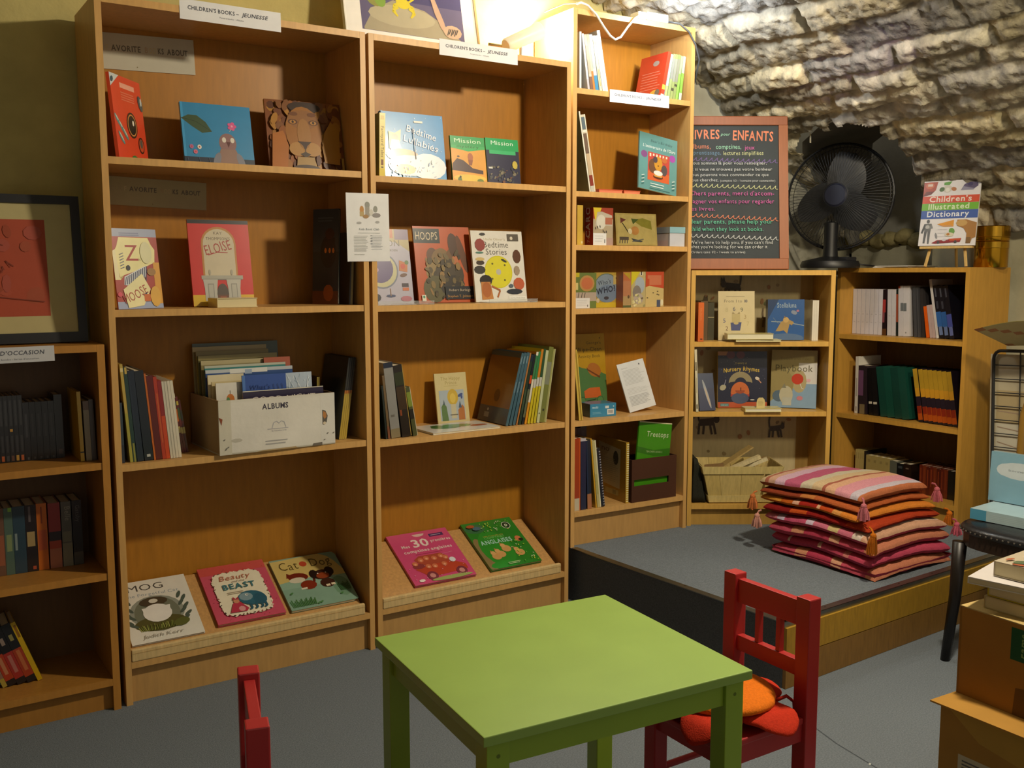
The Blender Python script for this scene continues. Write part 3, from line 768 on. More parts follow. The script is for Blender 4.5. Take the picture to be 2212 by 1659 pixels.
def beauty(a):
    a.rect(0, 0, 1, 1, '#c45066'); a.rect(0, .85, 1, 1, '#c24c48')
    rn = random.Random(6)
    for k in range(50): a.ell(rn.uniform(.03, .97), rn.uniform(.02, .98), .006, .005, '#8a2c40', 5)
    pts = []
    for k in range(48):
        t = 2 * math.pi * k / 48; w = .012 * math.sin(k * 2.6)
        cx, cy = math.cos(t), math.sin(t); s_ = (abs(cx) ** 6 + abs(cy) ** 6) ** (-1 / 6)
        pts.append((.5 + (.375 + w) * cx * s_, .46 + (.385 + w) * cy * s_))
    a.poly(pts, '#e6dfc6')
    for k in range(44):
        t = 2 * math.pi * k / 44; cx, cy = math.cos(t), math.sin(t); s_ = (abs(cx) ** 6 + abs(cy) ** 6) ** (-1 / 6)
        a.ell(.5 + .37 * cx * s_, .46 + .38 * cy * s_, .02, .008, rn.choice(('#4a3c3c', '#a03c44', '#6a4a3a', '#e6dfc6')), 7, k * 37)
    a.text('Beauty', .47, .70, .085, '#c07a62', width=.48, slant=.2, jit=.1); a.text('and the', .50, .645, .03, '#6a5a58', width=.2, slant=.2)
    a.text('BEAST', .49, .53, .09, '#3f7680', width=.50, bold=True, jit=.06); a.small(.28, .58, .47, 2, .025, .009, '#b9b09a')
    a.ell(.60, .33, .20, .125, '#2f6478', 16, -10); a.ell(.52, .36, .10, .07, '#7f9aa4', 12); a.ell(.71, .29, .10, .10, '#2b5a6e', 12)
    for x in (.54, .62, .70, .76): a.line([(x, .24), (x + .01, .15), (x - .03, .14)], .03, '#2b5a6e')
    a.ell(.54, .39, .025, .018, '#dfe4e0', 8); a.ell(.545, .39, .010, .009, '#222233', 6)
    a.poly([(.30, .28), (.40, .30), (.50, .16), (.46, .12), (.22, .13)], '#b83a50'); a.circ(.36, .31, .045, '#c98a6a', 10); a.poly([(.31, .34), (.33, .39), (.36, .35), (.40, .38), (.41, .33)], '#a8404c'); a.ell(.40, .17, .05, .045, '#d89a9a', 8)
def catdog(a):
    a.poly([(0, 0), (1, 0), (1, .62), (.93, .80), (.86, .92), (.74, 1), (.10, .97), (0, .97)], '#c9b26a')
    a.rect(0, 0, 1, .52, '#7fa08c'); a.poly([(0, .52), (.3, .56), (.62, .56), (1, .50), (1, .4), (0, .4)], '#8aab96'); a.ell(.86, .30, .13, .20, '#6a8f72', 12)
    a.text('Cat', .24, .76, .16, '#5c4c24', width=.30, jit=.06); a.text('Dog', .72, .76, .16, '#5c4c24', width=.34, jit=.06); a.circ(.46, .84, .055, '#b2452a', 14)
    a.ell(.30, .60, .15, .08, '#6e2414', 14, -6); a.ell(.27, .54, .12, .055, '#cfc8b0', 12); a.poly([(.13, .60), (.16, .70), (.22, .65)], '#6e2414'); a.ell(.40, .42, .12, .09, '#7e2c16', 12); a.line([(.50, .46), (.54, .62)], .035, '#5c2012'); a.rect(.27, .35, .36, .38, '#dcd4bc')
    a.ell(.66, .57, .15, .10, '#3a2018', 14); a.ell(.54, .60, .07, .09, '#221410', 10); a.ell(.78, .62, .07, .09, '#221410', 10); a.ell(.66, .55, .10, .06, '#8a3c1c', 12); a.ell(.68, .40, .11, .09, '#3c2016', 12); a.rect(.64, .33, .70, .37, '#d8c8a8'); a.rect(.72, .34, .78, .38, '#d8c8a8')
    for x in (.60, .72): a.ell(x, .60, .012, .012, '#e8e0d0', 6)
    for k in range(16): a.line([(.05 + k * .022, .04), (.03 + k * .024, .16 + .03 * math.sin(k * 2.1))], .014, '#4d7d4a')
    for k in range(8): a.line([(.82 + k * .02, .20), (.80 + k * .022, .34 + .02 * math.sin(k * 2))], .014, '#39603a')
    for x, y in ((.42, .05), (.46, .06), (.1, .3), (.8, .15)): a.ell(x, y, .03, .015, '#4d7d4a', 8, 30)
def ledge_book(fr, u, v, yaw, Th, lean=62, zb=0.143):
    zs = zb + (v + Th - 0.014) * math.tan(R(28)) + 0.006
    return FR[fr] @ T(u, v, zs) @ Rz(yaw) @ T(0, Th, 0) @ Rx(-lean) @ T(0, -Th, 0)
book(ledge_book('A', 0.030, 0.032, 0, 0.006, zb=.142), 0.215, 0.262, 0.006, '#d9d7cc', 'white cat story book MOG on the sloping ledge', mog, mat=M_GLOSS)
book(ledge_book('A', 0.288, 0.036, 0, 0.011, zb=.142), 0.220, 0.255, 0.011, '#b84258', 'pink Beauty and the Beast picture book on the sloping ledge', beauty)
book(ledge_book('A', 0.527, 0.036, 0, 0.010, zb=.142), 0.236, 0.240, 0.010, '#7fa08c', 'picture book with a cat and a dog under a yellow sky', catdog, rnd=0.02)

# paper signs
def sheet(M, W, H, label, art, name='paper_sign', cat='sign', group=None, colr='#e4e4e6', th=0.0006, mat=None):
    mb = MB(); mb.box(0, W, 0, th, 0, H, colr)
    art(Art(mb, (0, 0, 0), (1, 0, 0), (0, 0, 1), (0, -1, 0), W, H))
    o = mb.build(name, mat or M_PAPER, None, M=M)
    return setp(o, label, cat, group)
def sign_art(a):
    a.text('CHILDREN\u2019S BOOKS \u2013', .325, .52, .19, '#3c3e4c', width=.50, bold=True); a.text('JEUNESSE', .735, .52, .19, '#3c3e4c', width=.26, bold=True, slant=.2); a.text('Picture books \u2013 Albums', .5, .27, .08, '#5a5c66', width=.24)
sheet(FR['A'] @ T(0.228, -0.0014, 1.984), 0.298, 0.056, 'white CHILDREN’S BOOKS sign taped to the top of the left tall bookcase', sign_art)
sheet(FR['B'] @ T(0.256, -0.0014, 1.983), 0.311, 0.052, 'white CHILDREN’S BOOKS sign under the sea creature poster', sign_art)
sheet(FR['C'] @ T(0.168, -0.0006, 1.700), 0.289, 0.046, 'white CHILDREN’S BOOKS sign on the narrow tall bookcase', sign_art)
def fav(a):
    for st, x, w in (('OUR', .10, .12), ('F', .185, .03), ('AVORITE', .36, .27), ('B', .545, .035), ('OO', .60, .07), ('KS', .68, .06), ('ABOUT', .84, .20)):
        c = {'F': '#c3b88e', 'OO': '#c4b584', 'B': '#b39a78', 'OUR': '#a89a7c'}.get(st, '#6a6458')
        a.text(st, x, .52, .16, c, width=w, bold=st in ('AVORITE', 'ABOUT', 'KS'))
    a.circ(.45, .10, .006, '#8a7a50', 6)
sheet(FR['A'] @ T(0.028, 0.276, 1.874) @ Ry(-2), 0.318, 0.106, 'faded OUR FAVORITE BOOKS ABOUT strip on the topmost back panel', fav, colr='#bdb8a4')
sheet(FR['A'] @ T(0.062, 0.276, 1.474) @ Ry(1.6), 0.303, 0.086, 'faded OUR FAVORITE BOOKS ABOUT strip above the zebra book', fav, colr='#ada37c')
def club(a):
    a.ell(.36, .76, .05, .055, '#b8864a', 12); a.rect(.31, .66, .41, .73, '#b09a68'); a.ell(.49, .83, .06, .05, '#8f9088', 10); a.rect(.44, .66, .54, .80, '#9a968c'); a.ell(.58, .72, .05, .05, '#c9c6bc', 10); a.ell(.68, .77, .05, .05, '#8e8f86', 10); a.ell(.70, .68, .10, .035, '#8c8886', 12); a.ell(.45, .66, .07, .03, '#a07e54', 10)
    a.ell(.29, .565, .06, .018, '#a5a4a2', 8); a.ell(.72, .58, .05, .02, '#a5a4a2', 8)
    a.text('Kids Book Club', .52, .46, .032, '#8f979c', width=.48, slant=.12); a.small(.26, .78, .415, 1, .03, .006, '#b4b6b4')
    a.small(.16, .50, .37, 9, .022, .007, '#aeb0ac'); a.small(.56, .84, .375, 10, .022, .006, '#adb0b4')
    for y in (.375, .335, .297, .258): a.rect(.545, y, .59, y + .009, '#7e828a')
    a.small(.16, .46, .17, 2, .018, .007, '#a4a4a0'); a.small(.16, .42, .10, 1, .02, .006, '#b0b0aa')
sheet(FR['A'] @ T(0.727, -0.0015, 1.302) @ Ry(-0.6), 0.150, 0.217, 'white book club notice pinned across the two tall bookcases', club, name='notice', colr='#dcdcdc')

# ================================================================== middle tall bookcase
row('B', 1.578, 0.030, 0.0195, '', [('x', 0.007, 0.305, 0.2, '#2a2228', [(.0, 1, '#c8642c', .0, .3), (.0, .1, '#55554a')], {'label': 'thin dark upright book with an orange edge at the left end of the top shelf'})], lean=0)
def lull(a):
    a.rect(0, 0, 1, 1, '#2f86c0')
    rn = random.Random(9)
    for k in range(30): a.circ(rn.uniform(.1, .97), rn.uniform(.42, .97), rn.uniform(.004, .009), '#dfe9f2', 6)
    a.text('Bedtime', .62, .66, .105, '#e8e6ec', width=.50, rot=-14); a.text('Lullabies', .60, .50, .105, '#e8e6ec', width=.58, rot=-14)
    a.rect(.52, .86, .66, .89, '#d8d2c4')
    a.poly([(.10, .70), (.20, .68), (.30, .74), (.28, .56), (.24, .46), (.10, .44)], '#d8bc7c'); a.ell(.20, .62, .05, .05, '#c98f7a', 10); a.poly([(.14, .58), (.26, .58), (.30, .42), (.12, .42)], '#b7aed0')
    a.ell(.30, .35, .26, .10, '#cf9a66', 14); a.ell(.20, .38, .07, .06, '#d8846a', 10); a.ell(.40, .20, .34, .16, '#cfd2d6', 14); a.ell(.70, .20, .30, .20, '#d9dde2', 14); a.ell(.32, .14, .18, .08, '#e0b27c', 10)
    for k in range(40): a.ell(rn.uniform(.1, .95), rn.uniform(.02, .30), rn.uniform(.01, .04), rn.uniform(.005, .02), rn.choice(('#e6e8ea', '#aab8c8', '#c8d2da', '#8fa6c4')), 7, rn.uniform(0, 90))
    a.rect(0, .0, .02, 1, '#236a9c'); a.line([(.49, .78), (.51, .30)], .012, '#2b3c50')
book(face_out('B', 0.088, 0.075, 1.578, 0, 8, 0.016), 0.236, 0.224, 0.016, '#2f86c0', 'blue starry Bedtime Lullabies board book', lull, rnd=0.012)
book(FR['B'] @ T(0.057, 0.055, 1.5786) @ Ry(1.2) @ T(0.021, 0, 0) @ Rz(90), 0.17, 0.208, 0.021, '#d8c25c', 'yellow Farmyard Tales book with its spine outward', None, spine=[(0.0, 1.0, '#e2cf70'), (.03, .14, '#d6c240'), (.15, .17, '#5a4a20', .3, .7), (.90, .96, '#c8b048', .2, .8), (.19, .28, '#7a4c28', .3, .7), ('Farmyard Tales', .80, .50, '#7a6428', .6)])
def jungle(a):
    a.rect(0, 0, 1, 1, '#d89a3c'); a.rect(0, .74, 1, 1, '#2f9a54'); a.poly([(0, .74), (.2, .72), (.5, .68), (.8, .72), (1, .74), (1, .8), (0, .8)], '#3aa85c')
    a.text('Mission', .5, .86, .09, '#cfe8cc', width=.8, jit=.05); a.text('mystery', .5, .755, .06, '#2a5a2c', width=.66)
    a.poly([(.02, .40), (.16, .52), (.34, .48), (.60, .32), (.9, .28), (.9, .20), (.0, .26)], '#4a3430'); a.ell(.55, .56, .08, .09, '#a8603a', 10); a.poly([(.48, .50), (.62, .50), (.58, .38), (.50, .38)], '#8c5030'); a.ell(.20, .56, .04, .02, '#4a3a2c', 6)
    a.ell(.5, .10, .48, .08, '#d8b848', 14); a.ell(.2, .06, .06, .06, '#5a6a2c', 8); a.ell(.8, .05, .1, .05, '#6a7a34', 8); a.circ(.22, .12, .03, '#2c2a20', 8)
book(face_out('B', 0.352, 0.080, 1.578, 0, 8, 0.008), 0.140, 0.163, 0.008, '#d89a3c', 'small orange paperback with a green title band and a dinosaur scene', jungle, mat=M_GLOSS, spine_col='#2f7a44')
def nightp(a):
    a.rect(0, 0, 1, 1, '#2a2a44'); a.rect(0, .74, 1, 1, '#1fa05c'); a.rect(.1, .66, .9, .74, '#3ab070')
    a.text('Mission', .5, .86, .09, '#d6ece0', width=.7); rn = random.Random(12)
    for k in range(40): a.ell(rn.uniform(.08, .92), rn.uniform(.04, .40), rn.uniform(.02, .06), rn.uniform(.01, .04), rn.choice(('#4a4c50', '#5c5a4c', '#6a4a3c', '#3a3e48', '#7a7462')), 7, rn.uniform(0, 90))
    a.ell(.84, .44, .08, .09, '#c0ae4c', 10); a.rect(.03, .33, .15, .37, '#c8c8c0')
book(face_out('B', 0.496, 0.080, 1.578, 0, 8, 0.008), 0.140, 0.166, 0.008, '#2a2a44', 'small dark paperback with a bright green title band', nightp, mat=M_GLOSS, spine_col='#1f8a50')

def moon(a):
    a.rect(0, 0, 1, 1, '#a9a7b8'); a.poly([(0, .78), (.3, .86), (.7, .82), (1, .70), (1, 1), (0, 1)], '#a89a6c'); a.rect(.3, .88, .62, 1, '#b5643c'); a.rect(.66, .86, 1, 1, '#7a6a86')
    a.text('MOON', .45, .77, .085, '#6d6a58', width=.66); a.text('LIGHT GARDEN', .45, .70, .03, '#6d6a58', width=.52)
    a.circ(.28, .44, .40, '#6f7688', 24); a.circ(.28, .44, .365, '#b8b58c', 24); a.circ(.24, .47, .32, '#5a4c78', 24); a.circ(.16, .45, .05, '#a886a8', 10)
    a.poly([(.72, .58), (.92, .54), (.9, .42), (.70, .44)], '#b8703c'); a.circ(.80, .50, .06, '#c04a30', 10); a.circ(.90, .55, .05, '#5a7a4c', 9); a.ell(.80, .38, .09, .025, '#6a4c3c', 9, 10); a.rect(.74, .22, .90, .27, '#3a2c34'); a.rect(.75, .17, .90, .21, '#c06a3c'); a.ell(.45, .10, .12, .02, '#3a4468', 8); a.rect(.44, .10, .46, .2, '#8a6a4c')
    a.ell(.12, .08, .09, .05, '#222028', 9); a.ell(.82, .06, .14, .04, '#a86a78', 9)
book(face_out('B', 0.062, 0.130, 1.159, 0, 10, 0.009), 0.158, 0.259, 0.009, '#a9a7b8', 'grey-lilac picture book with a crescent moon, half behind the notice', moon)
def hoops(a):
    a.rect(0, 0, 1, 1, '#b3501e'); rn = random.Random(3)
    a.rect(0, .78, .46, .97, '#16231f'); a.text('HOOPS', .23, .825, .105, '#c9b898', width=.40, jit=.08)
    for (x, y, rx, ry, c, t) in ((.30, .62, .10, .10, '#5c3a1e', 0), (.44, .56, .16, .16, '#7a5e30', -20), (.34, .40, .17, .18, '#8a7444', 10), (.60, .56, .10, .24, '#6b4a24', -30), (.70, .74, .10, .18, '#4a2c16', 10), (.84, .64, .06, .26, '#5c3418', 14), (.58, .36, .26, .22, '#3f3420', 20), (.30, .18, .20, .18, '#55502c', 0), (.62, .22, .22, .14, '#2c2418', 10), (.70, .56, .06, .06, '#b0683a', 0)):
        a.ell(x, y, rx, ry, c, 16, t)
    for k in range(50):
        a.ell(rn.uniform(.18, .80), rn.uniform(.06, .66), rn.uniform(.01, .05), rn.uniform(.02, .06), rn.choice(('#7a6634', '#4c4020', '#6a5a34', '#8a6c3a', '#3a3018')), 7, rn.uniform(-40, 40))
    a.rect(.47, .04, 1, .21, '#14171c'); a.text('Robert Burleigh', .73, .145, .032, '#b8a890', width=.40, slant=.1); a.text('Stephen T. Johnson', .73, .065, .032, '#b8863c', width=.46)
    a.rect(.05, .02, .12, .10, '#d8d4c4'); a.ell(.085, .075, .02, .02, '#3f8a6a', 7)
book(face_out('B', 0.240, 0.130, 1.159, 0, 10, 0.007), 0.229, 0.273, 0.007, '#b3501e', 'orange picture book HOOPS with a basketball player', hoops)
def bedst(a):
    a.rect(0, 0, 1, 1, '#d9d6cc'); a.text('Uncle Oliver\u2019s', .45, .865, .035, '#a89a70', width=.42); a.text('Bedtime', .47, .765, .085, '#4a463e', width=.50); a.text('Stories', .47, .665, .085, '#4a463e', width=.42)
    a.circ(.48, .42, .27, '#c7bf1c', 26); a.circ(.48, .42, .255, '#d3cb28', 26); a.circ(.48, .42, .05, '#b4b2a8', 12)
    for k in range(4): a.ell(.48 + .17 * math.cos(k * 1.57 + .7), .42 + .15 * math.sin(k * 1.57 + .7), .02, .015, '#6a6420', 7)
    a.ell(.14, .55, .08, .035, '#3a2c20', 9); a.ell(.14, .60, .09, .025, '#c8b070', 9); a.ell(.12, .45, .11, .06, '#33302c', 10); a.ell(.22, .30, .12, .08, '#241a16', 12); a.poly([(.12, .28), (.30, .28), (.34, .04), (.12, .03)], '#b87a3c'); a.ell(.22, .17, .09, .11, '#a8602c', 12); a.line([(.32, .22), (.48, .16), (.42, .06)], .03, '#a8602c')
    a.ell(.16, .80, .10, .09, '#8c3a34', 9); a.ell(.14, .69, .08, .015, '#4c7a6a', 8); a.ell(.86, .64, .08, .10, '#5a3826', 10); a.rect(.70, .86, .92, .96, '#5c564c'); a.circ(.78, .90, .03, '#cfc8b4', 7); a.ell(.84, .44, .06, .07, '#9c8a74', 9); a.ell(.86, .25, .11, .09, '#b85a38', 10); a.ell(.70, .22, .05, .03, '#54606a', 7); a.ell(.76, .14, .16, .04, '#2c3038', 10); a.rect(.64, .025, .99, .075, '#e4e4dc'); a.text('read by Uncle Oliver', .81, .04, .02, '#8a8880', width=.3); a.ell(.22, .95, .06, .02, '#3a3a3a', 7); a.ell(.60, .58, .06, .015, '#3c3c34', 7, -25)
book(face_out('B', 0.455, 0.100, 1.159, 0, 9, 0.009), 0.222, 0.260, 0.009, '#d9d6cc', 'white Bedtime Stories book with a yellow disc', bedst)
for u0, u1, v, lab in ((0.025, 0.235, 0.012, 'clear plastic stand in front of the moon book'), (0.462, 0.668, 0.020, 'clear plastic stand in front of the Bedtime Stories book')):
    mb = MB(); mb.box(u0, u1, v, v + .07, 0, .003, '#dfe6e2'); mb.box(u0, u1, v, v + .003, .003, .013, '#dfe6e2')
    setp(mb.build('book_stand', M_ACRYL, None, M=FR['B'] @ T(0, 0, 1.1596)), lab, 'stand')

row('B', 0.709, 0.030, 0.022, 'beside the fairy tale book', [
    ('thin yellow-edged booklet', 0.012, 0.165, 0.16, '#8c7c3c', [(0, 1, '#4a4634', .0, .5)], {'lean': 1.2}),
    ('slim black-green book', 0.006, 0.182, 0.18, '#1e2824', [], {'lean': 4.6, 'gap': .010}),
    ('slim brown book', 0.008, 0.216, 0.18, '#6f5a3c', [(0, .2, '#7a4c34')], {'lean': 5.2}),
    ('broad grey book with a navy top', 0.034, 0.258, 0.20, '#8b8a86', [(.93, 1, '#1e2638'), (0, .12, '#84795c'), (.28, .31, '#6a665e', .2, .6)], {'lean': 6.2}),
    ('thick black and rust book', 0.035, 0.248, 0.20, '#221a12', [(.3, .38, '#8a4420', .1, .3), (.38, .7, '#3c2a14'), (.72, .9, '#2e3418'), (0, 1, '#a88a40', .93, 1)], {'lean': 7.6}),
    ('slim olive book', 0.017, 0.172, 0.16, '#4a4e2a', [(.35, .55, '#1e1c14'), (.6, .9, '#7a8a30'), (0, 1, '#cfc8b0', .9, 1)], {'lean': 9.5})],
    lean=5, group='books left of the fairy tale book')
row('B', 0.709, 0.195, 0.212, '', [('x', 0.012, 0.105, 0.07, '#d8cfc0', [(0, .3, '#8fa04a')], {'label': 'small white and green booklet sliding flat at the end of the leaning row', 'lean': 14})], lean=14)
def happy(a):
    a.rect(0, 0, 1, 1, '#cfc08a'); a.text('The Happy', .5, .86, .07, '#a89658', width=.62); a.text('Prince', .5, .775, .065, '#a89658', width=.38); a.small(.28, .72, .74, 1, .02, .008, '#b8a86a')
    a.rect(.10, .06, .88, .66, '#a8b4bc'); a.ell(.52, .52, .17, .16, '#c8a83c', 16); a.ell(.52, .50, .09, .10, '#d8bc54', 12); a.rect(.44, .10, .60, .38, '#c4bc9c'); a.poly([(.14, .06), (.14, .34), (.22, .42), (.30, .34), (.34, .06)], '#5e7a48'); a.poly([(.20, .38), (.23, .48), (.26, .38)], '#4a5a64'); a.poly([(.66, .06), (.66, .26), (.80, .36), (.86, .30), (.86, .06)], '#b0703c'); a.poly([(.68, .30), (.73, .44), (.78, .30)], '#4c6078'); a.ell(.76, .55, .09, .03, '#46568a', 9, 25); a.ell(.80, .52, .03, .05, '#46568a', 8); a.rect(.40, .16, .64, .18, '#6a6454')
book(face_out('B', 0.351, 0.200, 0.709, 0, 10, 0.006), 0.135, 0.188, 0.006, '#cfc08a', 'small cream fairy tale book with a golden statue standing upright', happy)
def leafb(a):
    a.rect(0, 0, 1, 1, '#d6d4ca'); a.ell(.38, .55, .22, .22, '#3c7a3c', 14); a.ell(.50, .66, .16, .16, '#458a44', 12); a.ell(.62, .60, .14, .18, '#5a8f4c', 12); a.ell(.30, .70, .10, .14, '#2f6a34', 10); a.ell(.83, .42, .13, .10, '#b0603c', 12); a.line([(.8, .52), (.74, .72)], .01, '#8a4a30')
flat(FR['B'] @ T(0.226, 0.012, 0.7096) @ Rz(1), 0.278, 0.168, 0.007, '#d6d4ca', 'white book with a green leaf lying flat on the shelf edge', leafb)
def brownface(a):
    a.rect(0, 0, 1, 1, '#96601c'); a.rect(0, 0, 1, .22, '#4a5058'); a.rect(0, .93, 1, 1, '#5c5a4c'); a.ell(.5, .38, .10, .09, '#6a4014', 10); a.rect(.2, .06, .36, .13, '#8a8c88'); a.circ(.3, .17, .03, '#a8a8a0', 7)
rb = [
    ('pale olive book', 0.010, 0.276, 0.20, '#9a9a5c', [(0, 1, '#b8b88c', .7, 1)]),
    ('olive green book', 0.020, 0.284, 0.21, '#71763a', [(.5, .8, '#7c806c'), (.15, .18, '#3c3a24', .3, .7)]),
    ('white-green book', 0.012, 0.272, 0.20, '#b9bf96', [(.12, .14, '#4a4c30', .3, .7)]),
    ('yellow book with green top', 0.010, 0.278, 0.20, '#b9ad24', [(.62, 1, '#2c4c30'), (.5, .62, '#b9b9b0')]),
    ('yellow book with orange top', 0.010, 0.278, 0.20, '#bfae20', [(.62, 1, '#bf7a24'), (.5, .62, '#bcbcb4')]),
    ('yellow book with green band', 0.010, 0.270, 0.20, '#c2b01c', [(.62, 1, '#2f7a48'), (.5, .62, '#b9b9b4')]),
    ('orange book with white top', 0.009, 0.270, 0.20, '#cf8a1c', [(.3, .62, '#cfcbb8'), (.62, .95, '#39784a'), (.95, 1, '#d8d2c0')]),
    ('black book with red label', 0.009, 0.262, 0.20, '#1c2228', [(.58, .70, '#c04a1c'), (.1, .5, '#5a6248')]),
    ('dark green striped book', 0.011, 0.262, 0.20, '#26382a', [(.2, .5, '#40543c', .2, .6), (.9, 1, '#1c2a3a')]),
    ('thin orange-edged book', 0.006, 0.270, 0.20, '#a8703c', []),
    ('slate blue book', 0.0115, 0.272, 0.20, '#41606e', [(.45, .60, '#6f8894', .3, .6), (.85, .95, '#7d97a2', .3, .6)]),
    ('slate blue book', 0.0115, 0.272, 0.20, '#3f5e6c', [(.45, .60, '#6f8894', .3, .6), (.85, .95, '#7d97a2', .3, .6)]),
    ('slate blue book with brown cover', 0.0105, 0.272, 0.20, '#43626f', [(.45, .60, '#6f8894', .3, .6), (.85, .95, '#7d97a2', .3, .6)], {'back': '#96601c', 'back_art': brownface})]
for k, t_ in enumerate(rb):
    rb[k] = t_[:6] + (dict(t_[6] if len(t_) > 6 else {}, lean=9.0 + max(0, k - 2) * 0.62, gap=0.0),)
row('B', 0.709, 0.040, 0.722, 'of the row leaning right', rb, lean=12, right=True, group='row leaning right in the middle bookcase')

def pink30(a):
    a.rect(0, 0, 1, 1, '#c84a76'); a.ell(.50, .95, .10, .05, '#d9b9b0', 12, 0, 180, 361); a.rect(.66, .86, .90, .92, '#4a2c5c'); a.small(.69, .87, .885, 1, .02, .012, '#a898b4')
    a.text('30', .46, .70, .15, '#e6d4cc', width=.30, bold=True); a.text('Mes', .20, .71, .055, '#e3c8c4', width=.14, bold=True); a.text('premi\u00e8res', .80, .755, .055, '#e3c8c4', width=.34, bold=True); a.text('comptines anglaises', .52, .60, .055, '#e6ccc8', width=.80, bold=True); a.small(.28, .76, .545, 1, .03, .014, '#a83a5c'); a.line([(.22, .45), (.86, .51)], .006, '#d88aa0')
    a.poly([(.14, .28), (.30, .34), (.74, .36), (.94, .24), (.94, .14), (.30, .10), (.22, .20)], '#b8442c'); a.poly([(.20, .46), (.30, .52), (.66, .52), (.74, .44), (.72, .34), (.28, .32)], '#a84a34'); a.ell(.22, .33, .10, .05, '#8c3a3c', 10)
    for x, y in ((.30, .44), (.40, .46), (.52, .44), (.64, .46), (.70, .42), (.36, .30), (.46, .29), (.62, .30), (.18, .38)): a.circ(x, y, .045, '#c9714c', 10); a.circ(x, y - .01, .02, '#e0a080', 7)
    for x in (.34, .82): a.circ(x, .12, .085, '#7a3440', 14); a.circ(x, .12, .045, '#c88a84', 10)
    a.circ(.78, .35, .05, '#d8dce4', 12); a.ell(.62, .035, .34, .035, '#9aa65c', 12); a.ell(.14, .06, .05, .025, '#e6dcd4', 8)
    rn = random.Random(5)
    for k in range(16): a.circ(rn.uniform(.05, .95), rn.uniform(.02, .34), .008, '#e0a0b4', 6)
book(ledge_book('B', 0.165, 0.036, 0, 0.010, zb=.145), 0.250, 0.262, 0.010, '#b83c66', 'pink nursery rhyme book with a red bus full of animals', pink30)
def anglais(a):
    a.rect(0, 0, 1, 1, '#2a7c26'); a.ell(.20, .86, .20, .10, '#3a6c44', 12); a.ell(.08, .30, .14, .36, '#86744a', 16); a.ell(.36, .40, .30, .38, '#2f8a2a', 18); a.ell(.30, .06, .26, .08, '#2f9030', 12); a.circ(.82, .84, .085, '#d8dccc', 16); a.circ(.82, .84, .075, '#243a22', 16); a.circ(.82, .84, .03, '#c8ccb8', 10); a.circ(.82, .84, .012, '#243a22', 8)
    a.text('MES PLUS BELLES', .45, .655, .022, '#b8a84c', width=.40); a.text('COMPTINES', .45, .61, .04, '#7fc06a', width=.40); a.text('ANGLAISES', .44, .50, .085, '#a6d4c4', width=.62, bold=True)
    for x, y in ((.26, .24), (.36, .27), (.52, .36), (.72, .24)): a.ell(x, y, .09, .07, '#c99a5c', 12); a.circ(x - .03, y + .07, .05, '#d2a468', 10); a.poly([(x - .07, y + .10), (x - .06, y + .14), (x - .03, y + .11)], '#b8804a')
    a.ell(.86, .52, .06, .06, '#c8764c', 10); a.ell(.90, .49, .05, .03, '#22301c', 8)
    rn = random.Random(15)
    for k in range(60): a.ell(*rn.choice(((rn.uniform(.6, .97), rn.uniform(.04, .5)), (rn.uniform(.3, .9), rn.uniform(.75, .96)))), .018, .008, rn.choice(('#a8c83c', '#d8d850', '#6ab848', '#c8d8b0', '#8cc84c')), 6, rn.uniform(0, 180))
    a.ell(.13, .90, .08, .035, '#a8542c', 9); a.ell(.22, .84, .08, .04, '#4a6a78', 9); a.small(.36, .60, .055, 2, .025, .009, '#c8d8a8')
book(ledge_book('B', 0.481, 0.038, 0, 0.011, zb=.145), 0.226, 0.257, 0.011, '#237020', 'green book of English nursery rhymes with little bears', anglais)

# ================================================================== narrow tall bookcase
row('C', 1.738, 0.030, 0.0495, 'in the topmost white row', [
    ('white upright booklet', 0.009, 0.209, 0.18, '#cfcfca', [], {'lean': 0.4}),
    ('white booklet', 0.009, 0.205, 0.18, '#d8d6d0', [(0, .2, '#b9b2b8')], {'lean': 8.5, 'gap': .0}),
    ('brown-footed cream booklet', 0.012, 0.204, 0.18, '#c6bca8', [(0, .25, '#7d5a48'), (.3, .8, '#b8a890')], {'lean': 9.5}),
    ('orange-footed booklet', 0.009, 0.206, 0.18, '#cfc3a0', [(0, .35, '#c27a34')], {'lean': 9.5}),
    ('blue-footed booklet', 0.015, 0.206, 0.18, '#bfc6c8', [(0, .28, '#3f86b0'), (.4, .8, '#a8b0b4')], {'lean': 9.5}),
    ('beige booklet', 0.012, 0.204, 0.18, '#d3ccb0', [(.1, .4, '#c0a878', .3, .8)], {'lean': 10.5}),
    ('thin white booklet', 0.010, 0.206, 0.18, '#dedcd6', [], {'lean': 11}),
    ('white booklet', 0.014, 0.226, 0.18, '#e2e0da', [(0, 1, '#c8c4bc', .0, .2)], {'lean': 11})], lean=8, group='white booklets in the narrow bookcase')
def redback(a):
    a.rect(0, 0, 1, 1, '#c8442c'); a.small(.15, .9, .60, 7, .06, .016, '#dc8472'); a.ell(.62, .80, .12, .06, '#a8a098', 10); a.rect(.12, 0, .45, .14, '#cfc6d4'); a.ell(.72, .12, .16, .09, '#d8b048', 10); a.ell(.84, .14, .09, .08, '#6c6c60', 9); a.rect(.5, 0, .9, .05, '#b8303c')
